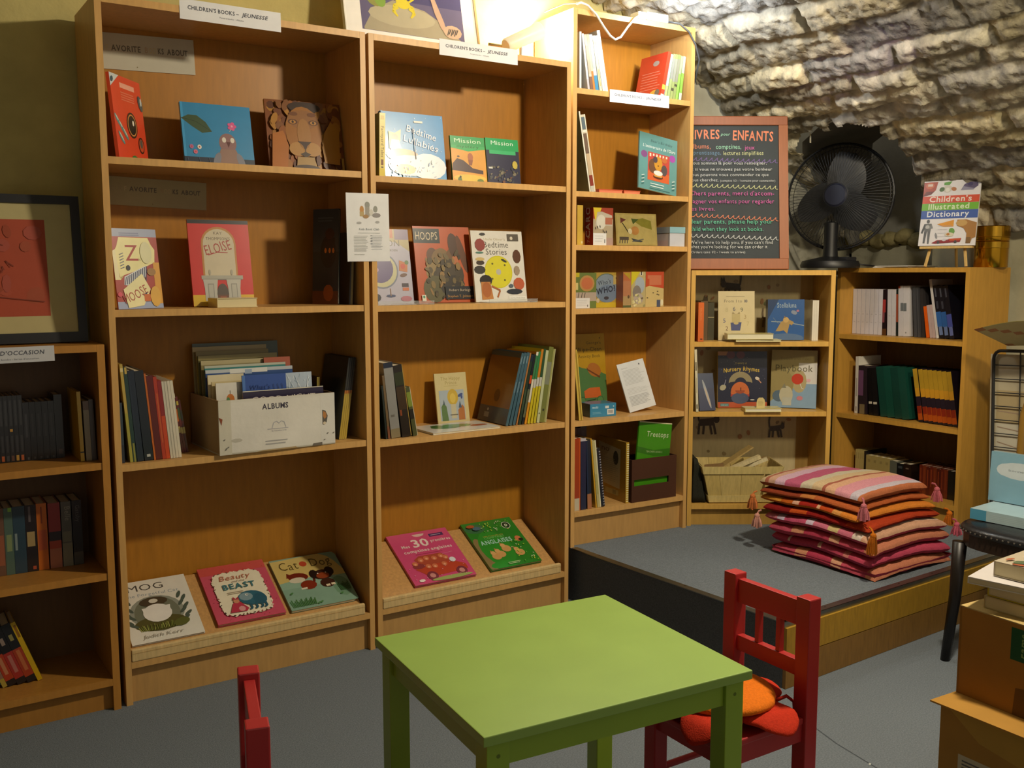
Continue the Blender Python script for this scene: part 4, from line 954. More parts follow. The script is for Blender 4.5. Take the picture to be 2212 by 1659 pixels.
row('C', 1.738, 0.030, 0.5440, 'of the topmost green row', [
    ('bright green book', 0.013, 0.176, 0.15, '#7fae4a', [(.62, 1, '#b4b0a4'), (0, .18, '#b9bcb4')], {'lean': 7.2}),
    ('thin lime book', 0.011, 0.176, 0.15, '#8cb456', [(.60, 1, '#9aa08c')], {'lean': 8.6}),
    ('grey-green book', 0.013, 0.180, 0.15, '#8d9a62', [(.4, .9, '#8c8c7c'), (.3, .35, '#4c4c3a')], {'lean': 9}),
    ('grey-green book', 0.012, 0.180, 0.15, '#93a066', [(.4, .9, '#94968a'), (.2, .26, '#50503c')], {'lean': 9.5}),
    ('grey-green book', 0.012, 0.180, 0.15, '#98a670', [(.45, .9, '#8f918a')], {'lean': 10}),
    ('pale blue book', 0.011, 0.178, 0.16, '#a9bcbe', [(0, .3, '#a8ae7a')], {'lean': 11}),
    ('red book with a printed back cover', 0.016, 0.186, 0.165, '#c8442c', [(0, .1, '#d6ceb8'), (.2, .3, '#c8a84a')], {'back': '#c8442c', 'back_art': redback, 'lean': 12})], lean=8, right=True, group='green books in the narrow bookcase')
def greyface(a): a.rect(0, 0, 1, 1, '#77806c'); a.rect(.10, .05, .34, .13, '#9a9a80'); a.rect(.14, .06, .30, .12, '#77734a'); a.ell(.85, .4, .03, .01, '#4a5048', 7)
row('C', 1.363, 0.030, 0.100, 'in the second compartment', [
    ('tall grey-green book with a white edge', 0.006, 0.300, 0.21, '#77806c', [(0, 1, '#dcd8c6')], {'back_art': greyface, 'lean': 10.3, 'label': 'tall thin grey-green book leaning left in the second compartment'}),
    ('tall', 0.020, 0.288, 0.21, '#c9bfa8', [(0, .08, '#b9b8ac'), (.08, .22, '#84362c'), (.22, .5, '#bfa888'), (.5, .76, '#6f5a4c'), (.78, .80, '#e0ded2'), (.81, .97, '#5c6a72'), (0, 1, '#e0d8c0', .78, 1)], {'lean': 10.5, 'label': 'tall picture book with a patterned spine leaning beside the thin grey-green one'})], lean=10)
def bear(a):
    a.rect(0, 0, 1, 1, '#5f8f8e'); a.text('Bear\u2019s Birthday', .58, .86, .048, '#33484c', width=.58, slant=.1); a.text('L\u2019anniversaire de l\u2019Ours', .52, .75, .055, '#dfe4e0', width=.86, slant=.12)
    a.ell(.13, .62, .085, .062, '#7c4c7e', 14); a.ell(.87, .65, .085, .065, '#9a4aa0', 14); a.rect(.23, .18, .80, .68, '#b8483c'); a.rect(.23, .18, .80, .34, '#c95f34')
    for k in range(6): a.rect(.27 + .085 * k, .60 + .02 * (k % 2), .31 + .085 * k, .66, '#dcd0b8')
    a.ell(.36, .44, .11, .13, '#6a4a34', 12); a.ell(.50, .50, .11, .13, '#c08a30', 12); a.ell(.66, .40, .08, .10, '#554c4c', 12); a.ell(.42, .56, .06, .06, '#50444a', 10); a.ell(.66, .58, .07, .05, '#b8683c', 10); a.ell(.50, .46, .02, .012, '#5a3a1c', 7)
    a.ell(.50, .26, .13, .035, '#5a3424', 14); a.rect(.40, .26, .60, .31, '#d09848'); a.ell(.50, .33, .12, .045, '#d8d4cc', 14)
    for x in (.10, .90):
        for k in range(6): a.line([(x - .03, .08 + .03 * k), (x + .04, .10 + .03 * k)], .012, ('#2c5a5c', '#e0e4e0')[k % 2])
    a.small(.30, .66, .115, 2, .045, .014, '#d0d8d4', .1); a.small(.28, .92, .03, 1, .03, .01, '#3c6464')
book(FR['C'] @ T(0.532, 0.035, 1.3640) @ Ry(8.2) @ T(-0.196, 0.007, 0) @ Rx(-9) @ T(0, -0.007, 0), 0.196, 0.228, 0.007, '#5f8f8e', 'teal bilingual bear birthday book leaning to the right', bear, rnd=0.004)
for u, w_, lab in ((0.135, 0.115, 'flat orange book on the second shelf, left one'), (0.256, 0.082, 'flat orange book on the second shelf touching the teal book')):
    flat(FR['C'] @ T(u + .02, 0.045, 1.3636), w_, 0.10, 0.016, '#c8583a', lab, lambda a: (a.rect(0, 0, 1, 1, '#cc6244'), a.rect(.3, .1, .8, .5, '#d88a6a')), page='#d07a58', group='flat orange books')

# third compartment: boxed games
def carton(fr, u, v, z, yaw, w, d, h, label, colr, art=None, side=None, right=None, cat='box', name='game_box', mat=None, lid=None, group=None, lean=0):
    root = empty(name, FR[fr] @ T(u, v, z + .0006) @ Rz(yaw) @ T(0, d, 0) @ Rx(-lean) @ T(0, -d, 0), label, cat, group)
    hb = h - (lid[0] if lid else 0)
    mb = MB(); mb.box(0, w, 0, d, 0, hb, colr)
    if art: art(Art(mb, (0, 0, 0), (1, 0, 0), (0, 0, 1), (0, -1, 0), w, hb))
    if side: side(Art(mb, (0, d, 0), (0, -1, 0), (0, 0, 1), (-1, 0, 0), d, hb))
    if right: right(Art(mb, (w, 0, 0), (0, 1, 0), (0, 0, 1), (1, 0, 0), d, hb))
    mb.build('body', mat or M_GLOSS, root)
    if lid:
        mb = MB(); e = .0012; mb.box(-e, w + e, -e, d + e, hb + .0003, h, lid[1], left=lid[2]); mb.build('lid', mat or M_GLOSS, root)
    return root
setp(book(FR['C'] @ T(0.080, 0.045, 1.1646) @ Rz(90), 0.17, 0.150, 0.026, '#b8963c', 'yellow book with a plain spine at the left of the third compartment', None, spine=[(0, 1, '#c8a53e'), (.04, .10, '#d8c890', .7, 1)]), None)
def redside(a): a.rect(0, 0, 1, 1, '#a8352c'); a.text('CAROUSEL', .62, .20, .19, '#ded4dc', rot=90, align='l', bold=True); a.text('74', .62, .06, .12, '#d8b8b0', rot=90, align='l')
def redfront(a):
    a.rect(0, 0, 1, 1, '#a8987c'); a.rect(0, .70, 1, 1, '#9a3c28'); a.poly([(0, 1), (.42, 1), (.16, .60), (.08, .72)], '#d0b82c'); a.poly([(.20, .88), (.42, .90), (.95, .80), (.98, .52), (.10, .52)], '#b4aa98'); a.ell(.40, .62, .24, .20, '#c9c4b4', 12); a.rect(.60, .56, .96, .74, '#a4634a')
    for x, y in ((.12, .45), (.22, .48), (.34, .50), (.5, .38), (.66, .36), (.58, .34)): a.ell(x, y, .025, .04, '#3c3530', 7, 10)
    a.rect(0, 0, .66, .32, '#d9d8d6'); a.small(.08, .5, .24, 3, .07, .012, '#b0b0b0'); a.rect(.56, .06, .60, .16, '#5a5a5a'); a.rect(.66, 0, 1, .20, '#a88c80')
carton('C', 0.112, 0.022, 1.164, 0, 0.094, 0.055, 0.142, 'red children’s game box standing in the third compartment', '#a8352c', redfront, redside)
def gold(a):
    a.rect(0, 0, 1, 1, '#b8a562'); a.rect(.04, .05, .96, .95, '#bfae6c'); a.poly([(.12, .86), (.26, .80), (.12, .68)], '#6e3c34'); a.poly([(.40, .80), (.66, .86), (.86, .78), (.88, .50), (.62, .60)], '#8a8434'); a.poly([(.38, .84), (.56, .82), (.42, .66)], '#4c5c2c'); a.line([(.16, .70), (.30, .40), (.50, .46)], .02, '#3c3a28'); a.ell(.46, .46, .10, .14, '#c08a4c', 12); a.ell(.34, .44, .05, .09, '#e6dcb4', 8, 20)
    a.rect(.08, .16, .30, .26, '#5c5248')
    for x in (.09, .15, .21, .27): a.line([(x, .18), (x - .01, .06)], .02, '#5c5248')
    a.poly([(.36, .22), (.64, .14), (.60, .10), (.42, .12)], '#44484a'); a.line([(.38, .12), (.66, .20)], .015, '#5c6064')
carton('C', 0.246, 0.050, 1.164, 0, 0.206, 0.026, 0.126, 'cellophane wrapped beige card game standing in the third compartment', '#b8a562', gold, mat=M_FOIL, lean=6, name='card_game')
def bside(a): a.rect(0, 0, 1, 1, '#ac9a9c'); a.rect(.0, .45, 1, 1, '#a6a0a6'); a.rect(.92, 0, 1, 1, '#8c8c98'); a.ell(.12, .3, .05, .12, '#8a6a64', 7)
carton('C', 0.4830, 0.012, 1.164, 2, 0.080, 0.125, 0.052, 'white lower box of the stack of two with a pale blue lid on top', '#bfc0c8', None, bside, name='puzzle_box', group='stack of two puzzle boxes')
carton('C', 0.4815, 0.010, 1.2170, 2, 0.083, 0.127, 0.024, 'pale blue box lying on top of the white box', '#86aeb8', None, lambda a: (a.rect(0, 0, 1, 1, '#7d8690'), a.ell(.12, .55, .05, .12, '#5c646c', 7)), name='puzzle_box', group='stack of two puzzle boxes')
# fourth compartment
def g1(a):
    a.rect(0, 0, 1, 1, '#66743a'); a.ell(.55, .70, .36, .23, '#b0844c', 16); a.ell(.55, .70, .28, .17, '#b86a44', 14); a.rect(0, .2, 1, .45, '#a8988a'); a.rect(0, .52, .12, .72, '#c8b878'); a.rect(0, .88, .18, 1, '#b8a828')
    for x in (.12, .28, .42): a.line([(x, .30), (x + .04, .44)], .03, '#4c4438')
    a.rect(0, 0, .68, .29, '#d4d2d0'); a.small(.06, .56, .22, 4, .05, .01, '#a8a8a8', .1); a.rect(.56, .04, .60, .10, '#55504c')
carton('C', 0.046, 0.042, 0.923, 0, 0.098, 0.05, 0.136, 'green memory game box with a white price label', '#66743a', g1)
def who(a):
    a.rect(0, 0, 1, 1, '#a88c3a'); a.ell(.42, .56, .44, .42, '#64705c', 22); a.ell(.42, .55, .42, .40, '#7c8a98', 22); a.ell(.46, .40, .36, .26, '#6c7c92', 16); a.rect(0, 0, .88, .14, '#bfa52e')
    a.text('Who\u2019s', .36, .66, .13, '#383c48', width=.46, rot=10, jit=.14); a.text('WHO?', .42, .42, .17, '#2c3040', width=.68, rot=8, jit=.10, bold=True); a.ell(.42, .27, .09, .05, '#403c44', 10); a.rect(.66, .66, .94, .92, '#b09a5c'); a.ell(.82, .84, .08, .05, '#50442c', 8); a.rect(.86, 0, 1, .5, '#8a7a34'); a.ell(.12, .20, .06, .07, '#bfae8c', 8)
carton('C', 0.157, 0.072, 0.923, 0, 0.138, 0.04, 0.137, 'yellow game box reading Who’s WHO?', '#a88c3a', who)
def z1(a): a.rect(0, 0, 1, 1, '#a8623c'); a.rect(0, .30, 1, .75, '#a8704e'); a.rect(0, 0, 1, .32, '#a3885c'); a.poly([(0, .98), (.9, .98), (.9, .78)], '#a88c28'); a.ell(.7, .30, .14, .05, '#5a4634', 8); a.rect(0, 0, 1, .06, '#555c38')
def z2(a):
    a.rect(0, 0, 1, 1, '#b0a070'); a.poly([(0, 1), (.62, 1), (.30, .78), (0, .60)], '#c3b428'); a.ell(.60, .62, .34, .24, '#9aa3ac', 14); a.ell(.40, .42, .30, .20, '#7d746c', 12); a.ell(.52, .24, .34, .16, '#a89a8c', 12); a.ell(.70, .94, .1, .06, '#d8d0bc', 9); a.rect(.66, .9, .74, 1, '#2c2a26')
    rn = random.Random(7)
    for k in range(18): a.ell(rn.uniform(.05, .95), rn.uniform(.02, .35), .08, .03, rn.choice(('#c8bc84', '#6c6048', '#8c8a60', '#d0c8a0')), 7, rn.uniform(0, 90))
def z3(a):
    a.rect(0, 0, 1, 1, '#c0a970'); a.poly([(0, .56), (.2, .60), (1, .52), (1, 1), (0, 1)], '#b5462a'); a.rect(.1, .62, .86, .90, '#bb6c4c'); a.rect(0, .60, .2, .80, '#b04a2c'); a.rect(.62, 0, .82, .20, '#4a5064'); a.ell(.90, .12, .08, .1, '#d2c8a8', 8)
    for x, y in ((.42, .40), (.66, .44), (.72, .34), (.10, .26), (.64, .36)): a.ell(x, y, .05, .015, '#504434', 7)
carton('C', 0.262, 0.026, 0.923, 0, 0.039, 0.044, 0.139, 'narrow rust coloured game box beside the Who’s WHO? box', '#a8623c', z1)
carton('C', 0.3020, 0.026, 0.923, 0, 0.0715, 0.060, 0.140, 'game box with a grey and yellow picture, between rust and red boxes', '#b0a070', z2)
carton('C', 0.3745, 0.026, 0.923, 0, 0.093, 0.060, 0.140, 'beige game box with a red-orange top, last of its compartment', '#c0a970', z3)
# fifth compartment
def wipe(a):
    a.rect(0, 0, 1, 1, '#b28a1c'); a.poly([(0, .12), (1, .12), (1, .46), (.7, .52), (.2, .56), (0, .60)], '#4d7442'); a.rect(0, .0, 1, .10, '#8c6a80'); a.text('George\u2019s', .62, .865, .035, '#5c4a1c', width=.52); a.text('Wipe-Clean', .46, .775, .052, '#4a3c18', width=.86); a.text('Activity Book', .46, .69, .042, '#5c4a1c', width=.76); a.circ(.84, .94, .02, '#4a3c18', 6)
    a.ell(.60, .53, .24, .085, '#a8682c', 16, -28); a.poly([(.34, .57), (.40, .54), (.80, .44), (.78, .42), (.36, .53)], '#6a3c22')
    a.poly([(.24, .17), (.80, .17), (.76, .30), (.40, .30), (.22, .26)], '#c4622c'); a.circ(.76, .14, .105, '#2c4a2c', 16); a.circ(.76, .14, .09, '#55804a', 16); a.circ(.16, .14, .105, '#2c4a2c', 16); a.circ(.16, .14, .09, '#55804a', 16); a.line([(.3, .13), (.62, .15)], .02, '#26302a'); a.small(.1, .7, .04, 1, .03, .016, '#c9b8c8', .1); a.poly([(.60, .01), (.84, .01), (.84, .09)], '#dcd8e2')
book(face_out('C', 0.180, 0.205, 0.492, 0, 6, 0.006) @ T(0, 0, 0.0005), 0.148, 0.318, 0.006, '#b28a1c', 'tall yellow wipe-clean activity book at the back of the fifth compartment', wipe)
row('C', 0.492, 0.018, 0.050, 'at the left end of the fifth compartment', [
    ('thin yellow-edged activity book', 0.008, 0.276, 0.19, '#7a6418', [(0, 1, '#cdb04c', .0, 1)], {'lean': 6.2}),
    ('thin yellow-edged activity book', 0.009, 0.276, 0.19, '#8a701c', [(0, 1, '#a08430', .0, .4), (0, 1, '#d6bc58', .6, 1)], {'lean': 6.2})], lean=6.2)
def bluebx(a): a.rect(0, 0, 1, 1, '#3a86ac'); a.text('mots', .20, .66, .20, '#b9d4e0', width=.24, bold=True); a.small(.10, .46, .34, 2, .1, .03, '#7fb4cc'); a.rect(.66, .14, .92, .56, '#d9dad8'); a.rect(.58, .62, .72, .82, '#cfd8da')
def bars(a):
    bluebx(a)
    for k in range(7): a.rect(.70 + k * .027, .24, .712 + k * .027, .48, '#4a5058')
    a.circ(.90, .76, .025, '#b9d4e0', 8)
carton('C', 0.132, 0.060, 0.492, -5, 0.120, 0.085, 0.052, 'flat blue box with a barcode lying before the wipe-clean book', '#34799c', bars, lambda a: a.rect(0, 0, 1, 1, '#2c5a70'), name='small_box')
def letter(a):
    a.text('Dear Reader', .24, .885, .018, '#7a7c80', width=.24); a.ell(.80, .91, .025, .02, '#55585c', 8)
    a.small(.12, .92, .835, 12, .026, .006, '#a9acaf', .25); a.small(.12, .92, .46, 5, .026, .005, '#b4b6b8', .4); a.small(.12, .90, .30, 8, .026, .007, '#8f9296', .25)
root = empty('letter_stand', FR['C'] @ T(0.345, 0.075, 0.4926) @ Rz(5) @ Ry(-8), 'white letter on a leaning holder in the fifth compartment', 'letter')
mb = MB(); mb.M = T(0, .0015, 0) @ Rx(-16) ; mb.box(0, .148, 0, .0012, .001, .203, '#d6dadd'); letter(Art(mb, (0, 0, 0), (1, 0, 0), (0, 0, 1), (0, -1, 0), .148, .203)); mb.build('sheet', M_PAPER, root)
mb = MB(); mb.M = T(0, .0035, 0.001) @ Rx(-16); mb.box(0, .148, 0, .003, .0, .190, '#c9ccc8'); mb.build('backing', M_PLASTIC, root)
# sixth compartment
row('C', 0.138, 0.016, 0.0295, 'beside the brown holder', [
    ('rust-red book with a white foot', 0.027, 0.285, 0.12, '#a03c18', [(0, .17, '#c2b8a0'), (0, 1, '#c85a1c', .85, 1)], {'lean': 0.3}),
    ('navy book', 0.026, 0.283, 0.12, '#262a44', [(.96, 1, '#b8b4bc')], {'lean': 0.8}),
    ('navy book with an orange-brown foot', 0.020, 0.272, 0.12, '#1f2836', [(0, .22, '#a8704c'), (.22, 1, '#20304a', .0, .3)], {'lean': 2.0}),
    ('thin bright yellow book', 0.006, 0.280, 0.12, '#c99a28', [], {'lean': 6.0}),
    ('cream and olive book', 0.018, 0.270, 0.12, '#b9b07a', [(0, 1, '#d8d4b4', .7, 1), (.2, .5, '#a8a468', .1, .6)], {'lean': 6.4}),
    ('black comb-bound book', 0.015, 0.238, 0.12, '#20242c', [(.03 + .045 * k, .05 + .045 * k, '#8c8c94', .55, 1) for k in range(21)], {'lean': 7.0})], lean=1, group='books in the bottom of the narrow bookcase')
def spiral(a):
    a.rect(0, 0, 1, 1, '#a37c1e'); a.poly([(.06, .24), (.80, .20), (.82, .86), (.06, .92)], '#b5ab88'); a.text('no', .30, .78, .09, '#6a4c3a', width=.3); a.ell(.66, .70, .09, .12, '#3c4438', 10); a.small(.12, .74, .66, 12, .033, .006, '#8c8a74'); a.rect(.14, .08, .76, .17, '#a89a60'); a.rect(.18, .09, .30, .16, '#85794c'); a.rect(.56, .09, .68, .16, '#85794c')
def rev(f):
    return lambda a: f(a)
r_ = book(FR['C'] @ T(0.292, 0.014, 0.1386) @ Rz(86), 0.215, 0.247, 0.014, '#a37c1e', 'mustard comb-bound book standing beside the brown magazine holder', None, spine=[(0, 1, '#b8942c')] + [(.02 + .036 * k, .038 + .036 * k, '#e0d8a8', .2, .95) for k in range(27)], back='#a37c1e', back_art=spiral)
hold = empty('magazine_holder', FR['C'] @ T(0.302, 0.006, 0.1386), 'brown cardboard magazine holder with a slot, holding the Treetops booklet', 'magazine holder')
mb = MB(); hw = 0.232; BRN = '#4a2c1c'
def wall(x0, x1, y0, y1, zs): mb.prism(zs, y0, y1, BRN, axis='y')
t_ = .004
mb.box(0, hw, 0, t_, 0, .066, BRN); mb.box(0, hw, 0, t_, .092, .175, BRN); mb.box(0, .012, 0, t_, .066, .092, BRN); mb.box(.192, hw, 0, t_, .066, .092, BRN)
mb.box(0, hw, .10, .10 + t_, 0, .175, BRN); mb.box(0, t_, t_, .10, 0, .175, BRN); mb.box(hw - t_, hw, t_, .10, 0, .175, BRN); mb.box(t_, hw - t_, t_, .10, 0, t_, BRN); mb.build('case', M_CARD, hold)
def tree(a):
    a.rect(0, 0, 1, 1, '#3f8a14'); a.rect(0, .985, 1, 1, '#c8c49c'); a.text('Treetops', .58, .80, .075, '#cfd8b8', width=.68, slant=.15); a.poly([(0, .66), (.5, .62), (1, .66), (1, .56), (.5, .54), (0, .58)], '#2f6e14'); a.text('TEACHER\u2019S BOOK 2', .52, .585, .025, '#a8c088', width=.50)
book(FR['C'] @ T(0.486, 0.014, 0.1440) @ Ry(8) @ T(-0.172, 0.008, 0) @ Rx(-3) @ T(0, -0.008, 0), 0.172, 0.300, 0.008, '#3f8a14', 'bright green Treetops booklet in the brown magazine holder', tree)
row('C', 0.138, 0.150, 0.070, 'in the dim back row behind the navy books', [
    (q, t, h, 0.085, c, b) for q, t, h, c, b in (('black book', .030, .315, '#15151a', []), ('dark brown book', .018, .305, '#3a2018', []), ('rust spined book', .016, .300, '#4a2416', [(.6, .9, '#5c2c18')]), ('dark book', .014, .300, '#1c1a20', []), ('grey-black book', .030, .318, '#1e2026', [(.3, .9, '#2c2e34', .2, .7)]))], lean=0, group='dim back row in the narrow bookcase')

# ================================================================== corner low bookcase
row('D', 0.776, 0.002, 0.032, '', [('x', 0.023, 0.161, 0.12, '#c85c1c', [(0, 1, '#d06420'), (.05, .08, '#4a2410', .4, .8), ('ARLEQUIN', .86, .30, '#d88a50', .5)], {'label': 'orange spined book at the left end of the corner bookcase top shelf'})], lean=0)
row('D', 0.776, 0.090, 0.060, 'in the dim pair behind the orange spine', [('brown book', 0.030, 0.165, 0.12, '#5c4a2c', []), ('dark olive book', 0.026, 0.158, 0.12, '#3f3c24', [(.6, .62, '#a89c70')])], lean=0)
def from1(a):
    a.rect(0, 0, 1, 1, '#c3b488'); a.small(.22, .75, .885, 1, .02, .012, '#8a7c58', .05); a.text('From 1 to 10', .48, .77, .06, '#6a6046', width=.64); a.text('10', .76, .77, .06, '#4a4c68', width=.10)
    for st, x, y, c in (('6', .44, .60, '#48465a'), ('9', .65, .58, '#48503c'), ('3', .74, .44, '#a08a58'), ('5', .17, .36, '#3a4078'), ('2', .24, .20, '#6a4a3c'), ('8', .24, .58, '#b4a678'), ('7', .82, .30, '#b0a274')): a.text(st, x, y, .085, c)
    a.rect(.38, .36, .60, .54, '#b0a06c'); a.poly([(.38, .54), (.40, .58), (.46, .54)], '#8a7a4c'); a.poly([(.52, .54), (.58, .58), (.60, .54)], '#8a7a4c'); a.poly([(.34, .36), (.64, .37), (.60, .20), (.36, .20)], '#3a4270'); a.ell(.49, .35, .07, .03, '#b0a06c', 9)
book(face_out('D', 0.130, 0.064, 0.776, -2, 7, 0.010), 0.152, 0.206, 0.010, '#c3b488', 'cream number book From 1 to 10 in the corner bookcase', from1, spine_col='#5a6a34')
flat(FR['D'] @ T(0.186, -0.014, 0.7764), 0.188, 0.066, 0.009, '#c9bc84', 'flat booklet at the bottom of the pair before the number book', page='#cfc8a4')
flat(FR['D'] @ T(0.150, -0.013, 0.7866) @ Rz(-2), 0.190, 0.064, 0.024, '#b8a868', 'thicker flat book lying on top of the pair before the number book', lambda a: (a.rect(0, 0, 1, 1, '#c8b870'), a.rect(.04, .3, .96, .5, '#b0a258')), page='#d8d2b4')
def stella(a):
    a.rect(0, 0, 1, 1, '#1d4f8c'); a.poly([(0, .5), (.3, 1), (0, 1)], '#16335c'); a.ell(.5, .05, .5, .12, '#4a6488', 12); a.text('Stellaluna', .52, .80, .12, '#9fb0b8', width=.54); a.line([(.1, .46), (.5, .44), (1, .36)], .022, '#8a98a0'); a.line([(.15, .55), (.3, .40)], .01, '#6a7a88'); a.ell(.72, .68, .09, .05, '#7a8498', 8, -20); a.ell(.82, .72, .04, .03, '#a86a80', 7)
    a.poly([(.22, .22), (.36, .44), (.52, .54), (.72, .44), (.66, .36), (.60, .40), (.54, .16), (.44, .24), (.34, .22)], '#a0834c'); a.ell(.50, .50, .08, .07, '#b8985c', 10); a.poly([(.44, .54), (.46, .60), (.50, .55)], '#8a6c3c')
book(face_out('D', 0.336, 0.062, 0.776, -2, 3, 0.036), 0.152, 0.170, 0.036, '#1d4f8c', 'thick blue Stellaluna board book showing white page edges', stella, rnd=0.010, page='#cfcabc', ct=.002)
row('D', 0.776, 0.055, 0.520, '', [('x', 0.026, 0.168, 0.11, '#cfcabc', [(0, 1, '#d2cdc0'), (0, 1, '#bdb8a8', .3, .36), (0, 1, '#bdb8a8', .62, .68)], {'label': 'white spined board book pressed against the right of the bat book'})], lean=0)
# second compartment
row('D', 0.484, 0.001, 0.0305, '', [('x', 0.010, 0.260, 0.17, '#ccc4a4', [(0, 1, '#d2caac'), (.05, .12, '#5c5440', .2, .7), (.30, .55, '#b9ae88', .3, .7), (.66, .80, '#6a6048', .2, .7)], {'label': 'thin cream book leaning at the left of the corner bookcase', 'lean': 2.6})], lean=2.6)
def feather(a): a.rect(0, 0, 1, 1, '#1e2548'); a.rect(0, .6, 1, 1, '#1c2c50'); a.ell(.52, .44, .09, .40, '#8a9098', 14, 14); a.ell(.56, .36, .05, .28, '#b09a84', 12, 14)
bm_root = book(FR['D'] @ T(0.0485, 0.012, 0.4846) @ Rz(10) @ T(0, .012, 0) @ Rx(-15) @ T(0, -.012, 0), 0.070, 0.158, 0.012, '#1e2548', 'small navy book with a pale feather on its cover', feather)
def nursery(a):
    a.rect(0, 0, 1, 1, '#191c34'); a.rect(0, 0, 1, .10, '#b0502c'); a.rect(0, .93, .2, 1, '#a06a28')
    for x in (.26, .46): a.ell(x, .94, .09, .07, '#5c2430', 10)
    a.rect(.05, .025, .22, .075, '#4a7c80'); a.text('BOOK & CD', .135, .038, .02, '#c8d8d4', width=.13); a.text('Treasury of', .47, .78, .035, '#b9aa5c', width=.24, arc=.01); a.text('Nursery Rhymes', .48, .66, .075, '#c0a23c', width=.74, arc=.035, bold=True, jit=.06)
    a.ell(.46, .44, .24, .20, '#8f8360', 22, 0, 0, 181); a.ell(.46, .44, .24, .03, '#191c34', 12); a.ell(.46, .44, .12, .10, '#191c34', 18); a.ell(.45, .27, .19, .19, '#c0642c', 20); a.rect(.26, .20, .64, .24, '#a0342c'); a.ell(.45, .17, .18, .10, '#46506c', 14); a.ell(.45, .31, .10, .06, '#9a441c', 14, 0, 180, 361); a.rect(.455, .30, .475, .36, '#5c2c14')
    a.ell(.10, .36, .07, .05, '#a8a288', 9, 30); a.line([(.13, .40), (.16, .50)], .012, '#8c8ca0'); a.ell(.80, .52, .05, .03, '#cfc4b4', 8, -30); a.line([(.82, .50), (.88, .44)], .02, '#c08a6c'); a.ell(.70, .14, .05, .012, '#b8b8b4', 7)
    rn = random.Random(30)
    for k in range(26): a.circ(rn.uniform(.04, .96), rn.uniform(.14, .96), .004, '#a8a8b8', 5)
book(face_out('D', 0.146, 0.112, 0.484, 0, 5, 0.020), 0.210, 0.240, 0.020, '#191c34', 'dark blue Treasury of Nursery Rhymes book with a yellow spine', nursery, spine_col='#b8952c', rnd=0.012, back='#b8952c')
flat(FR['D'] @ T(0.232, -0.012, 0.4844) @ Rz(0), 0.152, 0.070, 0.016, '#c8bb78', 'flat cream book lying before the nursery rhyme treasury', lambda a: (a.rect(0, 0, 1, 1, '#c9bd80'), a.rect(.06, .3, .96, .9, '#d2c88c')), page='#dbd6be')
mb = MB(); mb.prism([(0, 0), (.034, 0), (.036, .02), (.033, .034), (.026, .042), (.010, .042), (.003, .034), (0, .02)], 0, .003, '#c9b77c', axis='y'); a = Art(mb, (0, 0, 0), (1, 0, 0), (0, 0, 1), (0, -1, 0), .036, .042); a.small(.2, .8, .6, 4, .12, .04, '#a89458')
setp(mb.build('price_tag', M_PAPER, None, M=FR['D'] @ T(0.283, 0.006, 0.5008)), 'small round-topped cream tag standing on the flat cream book', 'tag')
def playb(a):
    a.rect(0, 0, 1, 1, '#9a8f62'); a.poly([(0, 0), (1, 0), (1, .46), (.62, .46), (.30, .30), (0, .10)], '#7f9cb8'); a.rect(.60, .42, 1, .78, '#c9c8c4'); a.ell(.62, .46, .16, .20, '#a89c74', 12); a.ell(.2, .4, .3, .3, '#8f8254', 14)
    a.text('Touch and Feel', .52, .83, .05, '#857a50', width=.66); a.text('Playbook', .50, .63, .115, '#5c563c', width=.84); a.ell(.58, .50, .13, .095, '#b83a24', 14); a.line([(.64, .42), (.68, .34), (.72, .33)], .012, '#d8d8d8'); a.ell(.18, .20, .14, .10, '#55697c', 12); a.ell(.34, .22, .15, .16, '#b4b098', 14); a.rect(.26, .04, .46, .18, '#aeb0a4'); a.poly([(.24, .34), (.30, .42), (.34, .34)], '#7c7a68'); a.ell(.64, .17, .07, .04, '#c07a84', 9); a.ell(.82, .48, .05, .03, '#cfa8b0', 8)
book(face_out('D', 0.374, 0.128, 0.484, -18, 8, 0.018), 0.188, 0.246, 0.018, '#9a8f62', 'rounded Playbook board book with a red balloon', playb, rnd=0.034, page='#c2bda8')
# bottom compartment: chip basket
root = empty('basket', FR['D'] @ T(0.100, 0.022, 0.0926), 'pale chip-wood basket full of wood offcuts in the corner bookcase', 'basket')
cw, cd, ch = 0.262, 0.17, 0.16
rn = random.Random(14)
def slat(x0, x1, fl, colr, y, back=False):
    s_ = .042
    mb = MB(); dy = .022
    X0, X1 = (x0 - cw / 2) * (1 + fl) + cw / 2, (x1 - cw / 2) * (1 + fl) + cw / 2
    yb, yt = (cd, cd + dy) if back else (0, -dy)
    e = .002
    P = [(x0, yb, .002), (x1, yb, .002), (X1, yt, ch), (X0, yt, ch)]
    Q = [(p[0], p[1] + e, p[2]) for p in P]
    mb.raw(P + Q, [(0, 1, 2, 3), (7, 6, 5, 4), (0, 4, 5, 1), (1, 5, 6, 2), (2, 6, 7, 3), (3, 7, 4, 0)], lin(colr)); return mb
for back in (False, True):
    for x0, x1 in ((.000, .052), (.053, .128), (.129, .206), (.218, .262)):
        slat(x0, x1, .28, rn.choice(('#bda663', '#b39c58', '#c2ac6c')), 0, back).build('side_slat', M_PLY, root)
for sx in (0, 1):
    for y0, y1 in ((.004, .055), (.058, .112), (.115, .166)):
        mb = MB(); xb = cw * sx; xt = xb + (.036 if sx else -.036); e = .002 if sx == 0 else -.002
        P = [(xb, y0, .002), (xb, y1, .002), (xt, y1, ch), (xt, y0, ch)]; Q = [(p[0] + e, p[1], p[2]) for p in P]
        mb.raw(P + Q, [(0, 1, 2, 3), (7, 6, 5, 4), (0, 4, 5, 1), (1, 5, 6, 2), (2, 6, 7, 3), (3, 7, 4, 0)], lin('#a58f54')); mb.build('end_slat', M_PLY, root)
